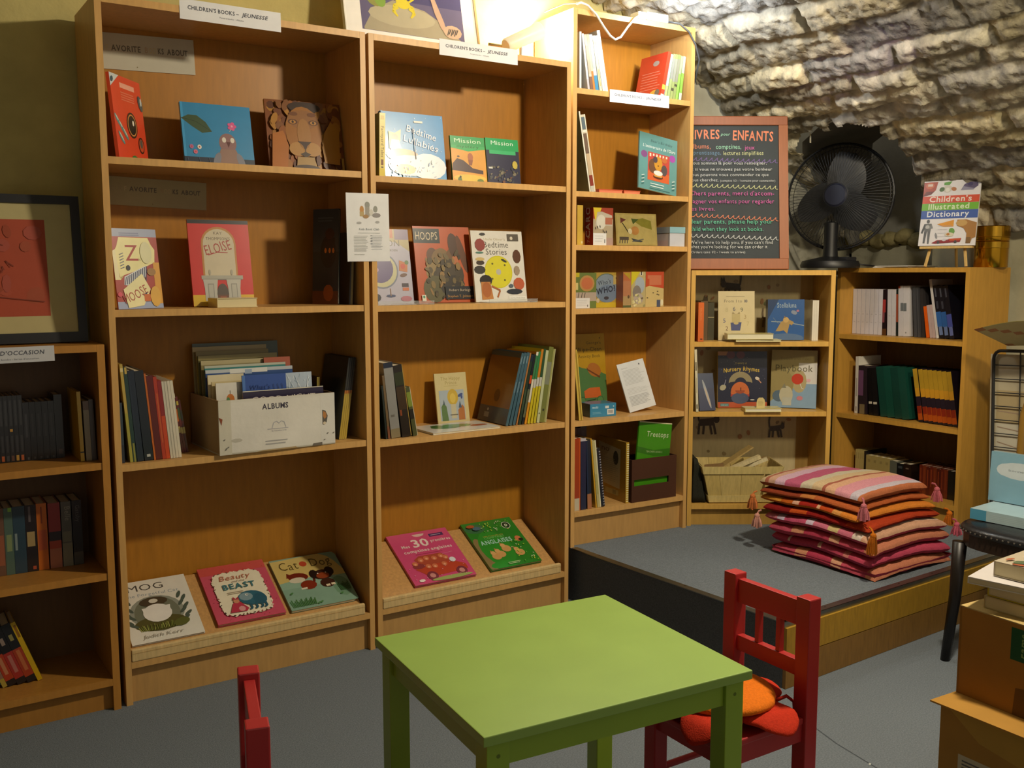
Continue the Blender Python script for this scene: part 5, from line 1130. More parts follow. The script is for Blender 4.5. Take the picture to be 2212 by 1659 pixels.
mb = MB(); mb.box(0, cw, .0, cd, 0, .002, '#a08a50'); mb.build('base', M_PLY, root)
for z0, z1, k, nm in ((.128, .160, 1.0, 'rim_band'), (.004, .034, .14, 'lower_band')):
    mb = MB()
    def pt(x, y, z):
        f = z / ch; return ((x - cw / 2) * (1 + .28 * f) + cw / 2, (y - cd / 2) * (1 + .26 * f) + cd / 2, z)
    o_ = .003
    for (x0, y0), (x1, y1), (nx, ny) in (((-.004, -.004), (cw + .004, -.004), (0, -1)), ((cw + .004, -.004), (cw + .004, cd + .004), (1, 0)), ((cw + .004, cd + .004), (-.004, cd + .004), (0, 1)), ((-.004, cd + .004), (-.004, -.004), (-1, 0))):
        A_, B_, C_, D_ = pt(x0, y0, z0), pt(x1, y1, z0), pt(x1, y1, z1), pt(x0, y0, z1)
        P = [A_, B_, C_, D_]; Q = [(p[0] - nx * .0025, p[1] - ny * .0025, p[2]) for p in P]
        mb.raw(P + Q, [(0, 1, 2, 3), (7, 6, 5, 4), (0, 4, 5, 1), (1, 5, 6, 2), (2, 6, 7, 3), (3, 7, 4, 0)], lin('#cbb878'))
    mb.build(nm, M_PLY, root)
for k, (x, y, z, L, w_, t, ry, rz, c, lab) in enumerate((
    (.115, .085, .175, .19, .050, .006, -32, 8, '#a88f58', 'longest tilted wood offcut sticking out of the basket'),
    (.145, .045, .158, .17, .022, .016, -20, 12, '#cdbf94', 'pale wood stick lying across the basket rim'),
    (.190, .060, .152, .14, .020, .014, -24, -8, '#d6caa4', 'whitish wood stick at the front of the basket'),
    (.215, .105, .158, .12, .040, .010, -12, 10, '#8f7548', 'brown wood offcut at the right of the basket'),
    (.026, .050, .150, .08, .030, .012, -8, -14, '#8a6c44', 'short dark wood offcut at the left of the basket'))):
    mb = MB(); mb.box(-L / 2, L / 2, -w_ / 2, w_ / 2, -t / 2, t / 2, c)
    setp(mb.build('wood_offcut', M_PLY, None, M=FR['D'] @ T(.100, .022, .0926) @ T(x, y, z) @ Rz(rz) @ Ry(ry)), lab, 'offcut', 'wood offcuts in the basket')
bm = bmesh.new(); bmesh.ops.create_cube(bm, size=1); bmesh.ops.subdivide_edges(bm, edges=list(bm.edges), cuts=6, use_grid_fill=True)
for v in bm.verts:
    f = v.co.z + .5; q = v.co.copy()
    v.co = Vector((.030 + q.x * .058 * (1 - .75 * f) + (.004 + .0) * 0 - .016 * f, q.y * .15, f * .185)) + Vector((1, .4, .2)) * .004 * noise.noise(q * 4)
mb = MB(); mb.bm(bm, '#2a2a22')
setp(mb.build('bag', M_CLOTH, None, True, M=FR['D'] @ T(.026, .105, .0942)), 'dark cloth bag slumped at the left of the wood basket', 'bag')

# ================================================================== right low bookcase
IN2 = 'on the upper shelf'
row('E', 0.778, 0.090, 0.0195, IN2, [
    *[('white paperback', 0.0205, 0.206, 0.15, '#cfcbd2', [(.26, .27, '#a8a4ac', .3, .7), (.44, .45, '#a8a4ac', .3, .7)], {'gap': .0022, 'lean': .6}) for k in range(7)],
    ('black and red book', 0.022, 0.205, 0.15, '#22161a', [(.5, .78, '#a83a38', .0, .7), (.0, .14, '#5c3a20'), (.28, .5, '#8a4c54', 0, .5)], {'lean': .8}),
    *[('white paperback', 0.021, 0.206, 0.15, '#c9c6cc', [(.42, .43, '#a8a4ac', .3, .7)], {'gap': .001, 'lean': 1.8}) for k in range(2)],
    ('slim black and orange book', 0.010, 0.206, 0.15, '#1c2420', [(.30, .9, '#9a4c34')], {'lean': 2.2}),
    ('white book with half a grey disc', 0.025, 0.222, 0.15, '#c8c5ca', [(.95, 1, '#8a3a24', .0, .4), (.50, .66, '#6c7276', .45, 1)], {'lean': 2.6}),
    ('white book with half a grey disc', 0.031, 0.222, 0.15, '#cdcace', [(.50, .66, '#6c7276', .0, .5), (.06, .09, '#8a8a8c', .3, .5)], {'lean': 2.6}),
], lean=1, group='books on the upper shelf of the right low bookcase')
cr = row('E', 0.778, 0.090, 0.3475, 'right of the grey disc', [
    ('dark grey book', 0.016, 0.218, 0.15, '#46474c', [], {'lean': 5}),
    ('dark grey book', 0.017, 0.218, 0.15, '#3a3b40', [(0, 1, '#4c4d52', .2, .5)], {'lean': 5.5}),
    ('charcoal book', 0.014, 0.212, 0.15, '#302e30', [], {'lean': 6}),
    ('bright orange book', 0.015, 0.136, 0.12, '#d85c14', [], {'lean': 9}),
    ('pinkish grey book', 0.013, 0.142, 0.12, '#b7a2a2', [], {'lean': 10}),
    ('pinkish grey book', 0.013, 0.144, 0.12, '#b5a0a0', [], {'lean': 10}),
    ('tall white slanting book', 0.012, 0.255, 0.15, '#cac6c6', [(.0, .05, '#d8d8d8')], {'lean': 11}),
    ('blue and black book', 0.023, 0.228, 0.15, '#131520', [(.06, .22, '#6a7fae', .2, .9), (.22, .5, '#2f62a8'), (.56, .7, '#3a3c48', .3, .7), (.78, .95, '#4a4c58', .3, .6)], {'lean': 11}),
    ('blue and black book', 0.023, 0.228, 0.15, '#131520', [(.06, .22, '#6a7fae', .2, .9), (.22, .5, '#2f62a8'), (.56, .7, '#3a3c48', .3, .7), (.78, .95, '#4a4c58', .3, .6)], {'lean': 11}),
    ('blue-violet and black book', 0.023, 0.228, 0.15, '#131520', [(.06, .22, '#6a78b4', .2, .9), (.22, .46, '#4a56a8'), (.78, .95, '#4a4c58', .3, .6)], {'lean': 11})], lean=5, group='books on the upper shelf of the right low bookcase')
row('E', 0.413, 0.058, 0.076, 'on the middle shelf', [
    ('slim white book', 0.016, 0.262, 0.16, '#cfcbc2', [(.30, .62, '#a8a49c', .3, .7), (.04, .12, '#8c8880', .3, .7)], {'lean': .8}),
    ('purple and black book', 0.046, 0.222, 0.15, '#2c2228', [(.38, .9, '#6a4668', 0, .6), (0, .2, '#7a6c50', .2, .8)], {'lean': 1.2}),
    ('black book with a white mark', 0.022, 0.214, 0.15, '#141214', [(.24, .29, '#cfcabc', .1, .9)], {'lean': 5}),
    ('black book with a white mark', 0.024, 0.214, 0.15, '#161416', [(.24, .29, '#cfcabc', .1, .9)], {'lean': 5.5}),
    ('dark green book', 0.036, 0.226, 0.16, '#16443a', [], {'lean': 9}),
    ('dark green book', 0.036, 0.226, 0.16, '#174a3e', [], {'lean': 9}),
    ('dark green book', 0.036, 0.228, 0.16, '#153f36', [], {'lean': 9.5}),
    ('dark green book', 0.036, 0.228, 0.16, '#17473c', [], {'lean': 9.5})], lean=1, group='books on the middle shelf of the right low bookcase')
row('E', 0.413, 0.058, 0.412, 'of the yellow and black set', [
    ('yellow, black and red paperback', 0.0215, 0.232, 0.15, '#1c1620', [(.48, 1, '#b8922c'), (.48, .64, '#cf962a'), (.04, .30, '#b05018'), (.16, .30, '#8a2a18', .0, .9), (.30, .48, '#241c2a')], {'lean': 10.5, 'gap': .004 if k == 1 else 0}) for k in range(8)], lean=10.5, group='yellow and black set of paperbacks')
row('E', 0.413, 0.215, 0.560, '', [('x', 0.024, 0.19, 0.06, '#5c5a2c', [], {'label': 'dim olive book behind the yellow and black set'})], lean=0)
ro = 'on the bottom shelf behind the cushions'
row('E', 0.092, 0.112, 0.050, ro, [
    *[('cream paperback', 0.0115, 0.142, 0.11, '#a89a64', [(.7, .9, '#8a7c4c', .4, .6)], {'lean': .3}) for k in range(4)],
    ('black book', 0.011, 0.140, 0.15, '#16161a', [], {'lean': .3}),
    *[('cream volume', 0.0315, 0.124, 0.11, '#a3935c', [(.75, .85, '#8f8050', .3, .7)], {'lean': .5}) for k in range(4)],
    ('grey volume', 0.036, 0.118, 0.11, '#5c5f56', [], {'lean': .5}),
    ('black volume', 0.034, 0.112, 0.11, '#14161a', [(.8, .9, '#3c4248', .2, .8)], {'lean': .5}),
    ('dark brown volume', 0.037, 0.115, 0.12, '#22140f', [(.8, .85, '#6a5a50', .3, .7)], {'lean': .5})], lean=0, group='books on the bottom shelf')
row('E', 0.092, 0.090, 0.405, 'in the bottom red row', [
    *[('dark red book', 0.0165, 0.128 - .002 * (k % 3), 0.13, ('#5c1c12', '#6a2a14', '#4c1610')[k % 3], [(.3, .9, '#7c3218', .25, .6)], {'lean': .5}) for k in range(8)],
    ('black book', 0.040, 0.125, 0.13, '#15120f', [], {'lean': .5, 'gap': .002})], lean=0, group='red row on the bottom shelf')

# ================================================================== far left low bookcase (second hand books)
row('F0', 0.732, 0.150, 0.498, 'on the dark upper shelf', [
    ('black paperback with an orange mark', 0.017, 0.190, 0.11, '#0e0e10', [(.42, .55, '#a8642c', .0, .5)], {'lean': .2}),
    *[('tall black paperback', 0.0118, 0.190, 0.11, '#0f0f11', [(.55, .93, '#2e2e30', .3, .75), (.15, .4, '#2c2c2e', .3, .75), (.02, .10, ('#5a3c30', '#b08438', '#a8542c', '#3a3a3c')[k % 4], .2, .8)] + ([(.46, .50, '#b8862c', .2, .8)] if k in (1, 4) else []), {'lean': .2}) for k in range(7)],
    *[('shorter black paperback', 0.0158, 0.168, 0.11, '#0d0d10', [(.40, .80, '#2e2e32', .3, .65), (.02, .06, '#48484a', .4, .7)], {'lean': .2}) for k in range(5)],
    ('black hardback', 0.021, 0.185, 0.11, '#131215', [(.06, .14, '#4a3a38', .3, .8)], {'lean': .4})], lean=0, group='black books at the far left')
row('F0', 0.732, 0.055, 0.7335, 'at the right end of the dark upper shelf', [
    ('slim yellow book', 0.010, 0.200, 0.15, '#c29a14', [(.12, .14, '#2a2410')], {'lean': 1}),
    ('beige paperback', 0.015, 0.172, 0.15, '#8a7c62', [(.85, 1, '#6a4c38')], {'lean': 1, 'gap': .004}),
    ('dark brown paperback', 0.012, 0.176, 0.15, '#3a2c22', [], {'lean': 1})], lean=0)
row('F0', 0.410, 0.140, 0.478, 'on the left middle shelf', [
    ('orange-edged book', 0.016, 0.190, 0.12, '#a85a1c', [], {}),
    ('olive green book', 0.021, 0.194, 0.12, '#5c6424', [(.35, .55, '#8f9048', .2, .7), (.6, 1, '#555a3c')], {}),
    ('brown and orange book', 0.020, 0.195, 0.12, '#6a4a38', [(.15, .6, '#94563a', .1, .9)], {}),
    ('grey-green book', 0.022, 0.194, 0.12, '#4c6458', [(.35, .6, '#7c8c60', .2, .8), (.94, 1, '#7aa83c', .5, .9)], {}),
    ('blue book', 0.031, 0.195, 0.12, '#28404e', [(.35, .6, '#7c8c8c', .1, .3)], {}),
    ('black book with a torn label', 0.029, 0.195, 0.12, '#1c1618', [(.38, .60, '#a08a5c', .1, .8), (.75, .98, '#5c5456', .3, .5), (.03, .08, '#a84a30', .5, .8)], {}),
    ('orange book', 0.027, 0.196, 0.12, '#c06418', [(.3, .6, '#b0502c', .1, .9), (.7, .95, '#8a3c14', .4, .55)], {}),
    ('red book with a black band', 0.032, 0.193, 0.12, '#8a2c2a', [(.0, .3, '#a8644a'), (.3, .42, '#a03c24'), (.42, .56, '#241a20')], {'gap': .003}),
    ('grey book', 0.027, 0.193, 0.12, '#55554e', [('Belle', .93, .55, '#8c8a80', .4), (.38, .54, '#6c6a58', .1, .9), (0, .36, '#75715e')], {'gap': .002}),
    ('black book', 0.026, 0.193, 0.12, '#121214', [('Gatsby', .93, .45, '#5c5a58', .4), (0, .2, '#3c3a34')], {'gap': .002})], lean=0, group='second hand books on the middle shelf')
def backy(a): a.rect(0, 0, 1, 1, '#7a7418'); a.line([(.5, .5), (.9, .3)], .01, '#5a5410')
row('F0', 0.095, 0.105, 0.448, 'of the leaning row at the foot', [
    ('yellow-green book', 0.018, 0.150, 0.12, '#a8a820', [], {}),
    ('dark green hardback', 0.036, 0.170, 0.12, '#1e4440', [(.2, .8, '#3c6058', .3, .7)], {}),
    ('slim beige book', 0.012, 0.178, 0.12, '#94806a', [(0, .15, '#a8943c'), (.15, .6, '#8a6a58')], {}),
    ('black and red book', 0.023, 0.180, 0.12, '#17161a', [(.10, .55, '#a8381c'), (.2, .5, '#bb7a54', .3, .7), (.68, .80, '#8a7a50', .3, .7)], {}),
    ('black and red book', 0.024, 0.186, 0.12, '#17161a', [(.10, .55, '#a02c24'), (.2, .5, '#b06a60', .3, .7), (.68, .80, '#8a7a70', .3, .7)], {}),
    ('black and red book', 0.024, 0.190, 0.12, '#17161a', [(.10, .58, '#a0381c'), (.2, .55, '#b8683c', .3, .7), (.72, .82, '#8a8450', .3, .7)], {}),
    ('yellow paperback', 0.013, 0.194, 0.12, '#c4a010', [(.75, .95, '#8a5c14', .3, .8)], {'back_art': None, 'front': backy})], lean=19, group='leaning row at the far left foot')

# ================================================================== on top of the tall bookcases
def sea(a):
    a.rect(0, 0, 1, 1, '#ece9e2')
    a.rect(.105, .085, .905, .93, '#45406e'); a.rect(.105, .085, .905, .30, '#5f587a'); a.rect(.105, .50, .905, .93, '#39346a')
    a.poly([(.12, .10), (.20, .22), (.36, .30), (.60, .26), (.78, .17), (.88, .09), (.88, .087), (.12, .087)], '#a39a80'); a.ell(.42, .20, .26, .07, '#b0a88c', 16); a.ell(.24, .30, .06, .05, '#7d7896', 9)
    a.ell(.215, .325, .075, .085, '#8c8c44', 16, 15); a.ell(.255, .30, .045, .06, '#7fa03c', 12, 15); a.poly([(.15, .36), (.11, .40), (.11, .33)], '#6f6a4a')
    a.ell(.435, .285, .055, .035, '#d8c62c', 12)
    for sx in (-1, 1):
        for k in range(3): a.line([(.435 + sx * .04, .28 - .012 * k), (.435 + sx * (.075 + .006 * k), .27 - .02 * k), (.435 + sx * (.07 - .01 * k), .215 - .008 * k)], .014, '#d8c62c')
        a.line([(.435 + sx * .045, .30), (.435 + sx * .085, .325), (.435 + sx * .065, .36)], .014, '#d8c62c')
    a.ell(.60, .40, .07, .03, '#9a9a5c', 12, 10); a.ell(.62, .415, .04, .03, '#b06a4c', 9); a.ell(.76, .42, .06, .05, '#8c88a8', 10)
    a.poly([(.655, .35), (.69, .35), (.75, .20), (.76, .12), (.72, .16), (.68, .25)], '#c0a088'); a.rect(.655, .345, .665, .37, '#e6e2dc'); a.rect(.675, .345, .685, .37, '#e6e2dc')
    a.ell(.81, .145, .075, .045, '#c2a68c', 12); 
    for k in range(6): a.line([(.765 + .014 * k, .12 + .01 * (k % 2)), (.785 + .014 * k, .165)], .008, '#4a4440')
    a.ell(.35, .62, .08, .06, '#5a78a8', 12); a.ell(.62, .66, .10, .04, '#a86a5c', 12, 12)
PW, PH = 0.508, 0.56
root = empty('poster', FR['A'] @ T(0.818, 0.165, 2.0250) @ Rx(-12), 'white matted sea creature poster leaning on the wall above the bookcases', 'poster')
mb = MB(); mb.box(0, PW, 0, .012, 0, PH, '#eceae4'); sea(Art(mb, (.006, 0, .006), (1, 0, 0), (0, 0, 1), (0, -1, 0), PW - .012, PH - .012)); mb.build('print', M_PAPER, root)
for x0, x1, c in ((-.004, -.0004, '#e0dccd'), (PW + .0004, PW + .009, '#b59a66')):
    mb = MB(); mb.box(x0, x1, -.003, .016, 0, PH, c); mb.build('frame_strip', M_PLY, root)

# clip-on spotlight with its own light
root = empty('spot_lamp', FR['B'] @ T(0.66, 0.115, 2.0206), 'white tubular spotlight clamped on top of the middle bookcase, switched on', 'lamp')
mb = MB(); mb.box(-.03, .03, -.03, .03, 0, .022, '#d8d4c8', b=.004); mb.tube([(0, 0, .022), (0, 0, .07)], .008, '#d8d4c8', 10); mb.build('clamp', M_METAL, root)
mb = MB(); mb.M = T(0, 0, .085) @ Rz(0) @ Ry(64); mb.lathe([(0, -.075), (.022, -.075), (.026, -.07), (.028, .06), (.034, .085), (.034, .088), (.030, .088), (.026, .06), (0, .05)], '#e6e2d4', 24); mb.build('lamp_housing', M_PAINT, root, 'auto')
mb = MB(); mb.M = T(0, 0, .085) @ Ry(64); mb.lathe([(0, .105), (.014, .100), (.020, .085), (.016, .065), (0, .055)], '#fff4dc', 18); mb.build('bulb', M_BULB, root, True)
mb = MB(); mb.tube([(-.02, .02, .05), (-.06, .03, .058), (-.115, .04, .06)], .006, '#cdbf9a', 8); mb.build('arm', M_METAL, root, True)
SPOT = lamp('spot_lamp_light', 'POINT', FR['B'] @ Vector((0.775, 0.115, 2.165)), 9.5, (1.0, 0.92, 0.74), 0.025)

mb = MB()
P = [(.008, 2.032), (.03, 2.040), (.06, 2.034), (.095, 2.006), (.125, 1.966), (.155, 1.936), (.182, 1.926), (.212, 1.940), (.245, 1.980), (.275, 2.014), (.300, 2.030)]
mb.tube([(u, -.010 + .006 * math.sin(k), z) for k, (u, z) in enumerate(P)], .0042, '#e6e6e0', 10)
mb.tube([(.008, -.010, 2.032), (-.04, .0, 2.028), (-.10, .04, 2.0)], .002, '#b8b4a8', 8)
setp(mb.build('white_cable', M_PLASTIC, None, True, M=FR['C']), 'white cable drooping over the front of the narrow bookcase top', 'cable')
root = empty('power_strip', FR['C'] @ T(0.297, -0.004, 2.0205), 'white multi-socket block on top of the narrow bookcase', 'socket block')
mb = MB(); mb.box(0, .042, .0, .05, 0, .026, '#dcdcd4', b=.004); mb.build('plug', M_PLASTIC, root)
mb = MB(); mb.box(.0425, .148, .0, .058, 0, .030, '#d3d6cc', b=.004); mb.build('socket_body', M_PLASTIC, root)
mb = MB(); mb.tube([(.4498, .025, 2.034), (.50, -.004, 2.026), (.545, -.008, 2.0), (.580, -.009, 1.955), (.604, -.006, 1.90), (.626, .04, 1.83), (.648, .115, 1.765), (.662, .185, 1.71), (.668, .215, 1.64), (.672, .222, 1.40), (.674, .222, 1.2)], .0036, '#4a4c4e', 8)
setp(mb.build('dark_cable', M_BLACK, None, True, M=FR['C']), 'dark cable running down from the socket block to behind the chalkboard', 'cable')

# ================================================================== on the low bookcases
CW, CH = 0.462, 0.640
root = empty('chalkboard', FR['D'] @ T(-0.044, 0.062, 1.0730) @ Rx(-7.5), 'wooden framed chalkboard lettered LIVRES pour ENFANTS in coloured chalk', 'chalkboard')
mb = MB(); fwd = .038
mb.box(0, CW, 0, .022, 0, .046, '#8a4c26', b=.003); mb.box(0, CW, 0, .022, CH - fwd, CH, '#84482a', b=.003); mb.box(0, fwd, .0005, .0215, .046, CH - fwd, '#86492a'); mb.box(CW - fwd, CW, .0005, .0215, .046, CH - fwd, '#8c4e28'); mb.build('frame', M_WOOD, root)
mb = MB(); bx0, bx1, bz0, bz1 = fwd, CW - fwd, .046, CH - fwd; mb.box(bx0, bx1, .008, .016, bz0, bz1, '#2a3136')
a = Art(mb, (bx0, .008, bz0), (1, 0, 0), (0, 0, 1), (0, -1, 0), bx1 - bx0, bz1 - bz0)
def Yc(p): return 1 - (p - 100) / 1440
OR, PK, GR, WH, VI, BL, YL, MI = '#d07a5a', '#c65aa0', '#5cb896', '#b9bcbc', '#6a558c', '#5a7a94', '#b9bc8c', '#8cc0a4'
a.text('LIVRES', .20, Yc(245), .068, OR, width=.34, bold=True, jit=.04); a.text('pour', .425, Yc(208), .022, MI, width=.10, slant=.3); a.text('ENFANTS', .725, Yc(260), .072, OR, width=.45, bold=True, jit=.04, rot=-2)
a.text('Albums,', .145, Yc(350), .036, OR, width=.25, jit=.06); a.text('comptines,', .46, Yc(352), .034, MI, width=.28, jit=.06); a.text('jeux', .69, Yc(358), .032, PK, width=.11, jit=.06)
a.text('apprentissage,', .20, Yc(415), .030, BL, width=.36, jit=.06); a.text('lectures simplifi\u00e9es', .62, Yc(418), .030, YL, width=.44, jit=.06)
def waves(y, colr, rot):
    pts = []
    for k in range(17):
        x = .02 + .057 * k; yy = Yc(y) - rot * x
        a.line([(x, yy - .010), (x + .020, yy + .004), (x + .034, yy + .014), (x + .030, yy - .004), (x + .040, yy - .012), (x + .057, yy - .010 - rot * .057)], .0065, colr)
waves(462, VI, .02); waves(748, YL, .02); waves(1070, OR, .035); waves(1292, WH, .025)
for st, y, w_, c, h_ in (('Nous sommes l\u00e0 pour vous renseigner,', 525, .84, WH, .024), ('et si vous ne trouvez pas votre bonheur', 592, .90, WH, .023), ('nous pouvons vous commander ce que', 652, .86, WH, .023), ('Chers parents, merci d\u2019accom-', 860, .92, PK, .034), ('pagner vos enfants pour regarder', 945, .92, PK, .032), ('les livres.', 1025, .28, PK, .030), ('dear parents, please help your', 1165, .90, GR, .033), ('child when they look at books.', 1245, .80, GR, .033), ('We\u2019re here to help you, if you can\u2019t find', 1385, .90, WH, .026), ('what you\u2019re looking for we can order it', 1432, .84, WH, .024), ('(Orders take 1/2 - 1 week to arrive)', 1485, .60, WH, .018)):
    a.text(st, .03, Yc(y), h_, c, width=w_, align='l', jit=.05)
a.text('vous cherchez.', .03, Yc(708), .022, WH, width=.32, align='l', jit=.05); a.text('(comptez 1/2 - 1 semaine pour commander)', .36, Yc(712), .016, WH, width=.60, align='l', jit=.05)
mb.build('slate_panel', M_SLATE, root)

# desk fan
root = empty('desk_fan', T(3.075, 0.005, 1.2865), 'black desk fan behind its wire cage, standing beside the chalkboard', 'fan')
mb = MB(); mb.lathe([(0, .0), (.128, .0), (.130, .012), (.122, .030), (.06, .044), (.035, .05), (0, .05)], '#15161a', 32); mb.box(-.02, .05, -.105, -.06, .03, .048, '#1c1d22', b=.006); mb.build('base', M_BLACK, root, 'auto')
mb = MB(); mb.lathe([(.034, .046), (.030, .10), (.030, .20), (.0, .21)], '#17181c', 20); mb.build('stem', M_BLACK, root, 'auto')
face = Vector((-.93, -.36, .07)).normalized(); q = face.to_track_quat('Z', 'Y').to_matrix().to_4x4()
HM = T(.050, .0, .318) @ q
cage = MB(HM); RC = .236
for r, z, t in ((RC, 0, .006), (RC * .97, .028, .0016), (RC * .97, -.045, .0016), (.055, .062, .002), (.06, -.075, .002)):
    cage.tube([(r * math.cos(k * math.pi / 24), r * math.sin(k * math.pi / 24), z) for k in range(48)], t, '#15161a', 6, True)
for k in range(88):
    c_, s_ = math.cos(2 * math.pi * k / 88), math.sin(2 * math.pi * k / 88)
    cage.tube([(r * c_, r * s_, z) for r, z in ((.05, .062), (.12, .056), (.19, .042), (RC * .985, .016), (RC, 0))], .00105, '#1d1f24', 4)
    if k % 2: cage.tube([(r * c_, r * s_, z) for r, z in ((.06, -.075), (.15, -.068), (.21, -.05), (RC, 0))], .001, '#1d1f24', 4)
cage.build('cage', M_BLACK, root)
mb = MB(HM); mb.lathe([(0, .068), (.045, .068), (.052, .062), (.052, .058), (0, .058)], '#1c2034', 24); mb.build('front_badge', M_BLACK, root, 'auto')
mb = MB(HM); mb.lathe([(0, .035), (.035, .03), (.04, .0), (.04, -.03), (0, -.03)], '#1a1b20', 20); mb.build('hub', M_BLACK, root, 'auto')
mb = MB(HM); mb.lathe([(0, -.07), (.062, -.07), (.066, -.09), (.058, -.15), (.03, -.175), (0, -.178)], '#17181c', 24); mb.build('motor_housing', M_BLACK, root, 'auto')
for k in range(3):
    mb = MB(HM @ Rz(120 * k + 62)); N = 12; vs = []; fs = []
    for i in range(N + 1):
        f = i / N; r = .035 + .165 * f
        w0 = .035 + .115 * math.sin(math.pi * min(1, .16 + f * .80)) ** .8
        for e in range(7):
            g_ = e / 6 - .5; ang = g_ * w0 / max(r, .06) * 1.25 + .35 * f
            vs.append((r * math.cos(ang), r * math.sin(ang), .03 * g_ * 1.3 * (1 - .3 * f)))
    for i in range(N):
        for e in range(6): fs.append((i * 7 + e, i * 7 + e + 1, (i + 1) * 7 + e + 1, (i + 1) * 7 + e))
    vs2 = [(x, y, z - .0025) for x, y, z in vs]; n_ = len(vs)
    mb.raw(vs + vs2, fs + [tuple(n_ + j for j in f[::-1]) for f in fs], lin('#2c2d30')); mb.build('blade', M_BLACK, root, True)
mb = MB(); mb.tube([(.10, -.05, .02), (.15, -.08, .012), (.20, -.10, .006)], .0035, '#15161a', 8); mb.build('power_cable', M_BLACK, root, True)

# papers, easel with dictionary, gold tins
mb = MB(); rn = random.Random(2)
for k in range(4): mb.M = T(.165 + .004 * k, .03, .0006 + .0022 * k) @ Rz(rn.uniform(-3, 3)); mb.box(0, .175, 0, .20, 0, .0016, ('#d8d8d8', '#cfd2d4', '#dcdad2', '#e0e0de')[k])
setp(mb.build('paper_stack', M_PAPER, None, M=FR['E'] @ T(0, 0, 1.0803)), 'thin stack of white papers lying on the right low bookcase', 'papers')
EM = FR['E'] @ T(0.498, 0.075, 1.0805) @ Rz(17)
root = empty('easel', EM, 'small pale wooden table easel holding the illustrated dictionary', 'easel')
for sx in (-1, 1):
    mb = MB(); mb.tube([(sx * .082, -.020, .003), (sx * .058, .012, .15), (sx * .030, .056, .36)], .0068, '#c9a868', 6); mb.build('leg', M_PLY, root)
mb = MB(); mb.tube([(.0, .135, .003), (.0, .062, .33)], .0068, '#a88a50', 6); mb.build('leg', M_PLY, root)
mb = MB(); mb.box(-.105, .105, -.034, -.004, .078, .088, '#cbab6c', b=.002); mb.build('ledge', M_PLY, root)
mb = MB(); mb.box(-.04, .04, .044, .054, .29, .305, '#c2a062'); mb.build('crossbar', M_PLY, root)
def dic(a):
    a.rect(0, 0, 1, 1, '#dcdae0'); a.poly([(0, .765), (.14, .79), (.22, .86), (.25, .985), (0, .985)], '#a8431c'); a.ell(.11, .93, .08, .05, '#c4622c', 10); a.rect(.07, .92, .16, .955, '#d8c0b4'); a.poly([(.0, .765), (.14, .79), (.2, .84), (.05, .84)], '#6e2a16')
    a.poly([(.36, .97), (.50, .985), (.46, .93), (.36, .93)], '#5a9a34'); a.ell(.43, .87, .08, .06, '#c8c4bc', 12); a.ell(.33, .865, .05, .035, '#4c6a34', 9, 30); a.ell(.54, .865, .05, .03, '#b0703c', 9, -20); a.circ(.43, .855, .04, '#e0ded8', 10)
    a.poly([(.66, .84), (.72, .93), (.84, .985), (.95, .95), (.96, .90), (.88, .85)], '#55486c'); a.poly([(.66, .84), (.70, .90), (.80, .88), (.90, .86), (.88, .84)], '#8a86a0'); a.ell(.82, .93, .05, .03, '#3a2c5c', 8)
    a.rect(0, .655, 1, .765, '#cf4a24'); a.rect(0, .545, 1, .652, '#6fb02c'); a.rect(0, .415, 1, .542, '#3a5aa8')
    a.text('Children\u2019s', .50, .675, .085, '#ecdcd4', width=.76, bold=True); a.text('Illustrated', .48, .56, .085, '#d4e4c0', width=.74, bold=True); a.text('Dictionary', .48, .445, .085, '#dfe3ee', width=.76, bold=True)
    a.ell(.145, .375, .03, .03, '#5c5e62', 8); a.poly([(.08, .34), (.21, .34), (.20, .22), (.09, .22)], '#6c6e72'); a.poly([(.08, .34), (.03, .20), (.06, .19), (.11, .30)], '#55575c'); a.poly([(.21, .34), (.24, .27), (.16, .25)], '#808286'); a.poly([(.09, .22), (.14, .22), (.115, .04), (.08, .04)], '#5f6166'); a.poly([(.15, .22), (.20, .22), (.19, .03), (.16, .03)], '#66686d'); a.ell(.14, .29, .04, .03, '#b4b6ba', 8)
    a.poly([(.31, .33), (.60, .39), (.60, .29), (.42, .29)], '#d8942c'); a.ell(.31, .15, .02, .05, '#8c8e94', 7, 15); a.ell(.58, .22, .05, .05, '#6a9a4c', 9, 30); a.ell(.54, .165, .08, .035, '#cfc8b4', 10); a.ell(.52, .17, .03, .02, '#b87a3c', 8)
    a.poly([(.66, .39), (.82, .39), (1, .34), (1, .12), (.94, .10), (.92, .04), (.84, .03), (.84, .18), (.78, .26), (.66, .30)], '#a3743c'); a.ell(.74, .34, .10, .05, '#c09a5c', 10); a.rect(.84, .03, .92, .12, '#7a5a34')
    a.poly([(.24, .04), (.34, .085), (.48, .085), (.60, .10), (.76, .10), (.74, .05), (.30, .03)], '#8a2c34'); a.poly([(.54, .10), (.76, .11), (.74, .075), (.56, .07)], '#c0502c'); a.circ(.36, .05, .028, '#4a4448', 9); a.circ(.66, .055, .028, '#4a4448', 9); a.ell(.46, .085, .04, .02, '#c8c8d4', 7)
    a.small(.33, .58, .30, 5, .055, .003, '#b4b4bc', .4)
book(EM @ T(-.112, -.030, .0886) @ T(0, .010, 0) @ Rx(-10.5) @ T(0, -.010, 0), 0.226, 0.276, 0.010, '#dcdae0', 'Children’s Illustrated Dictionary with red, green and blue title bands', dic, spine_col='#c8c4c0', mat=M_GLOSS)
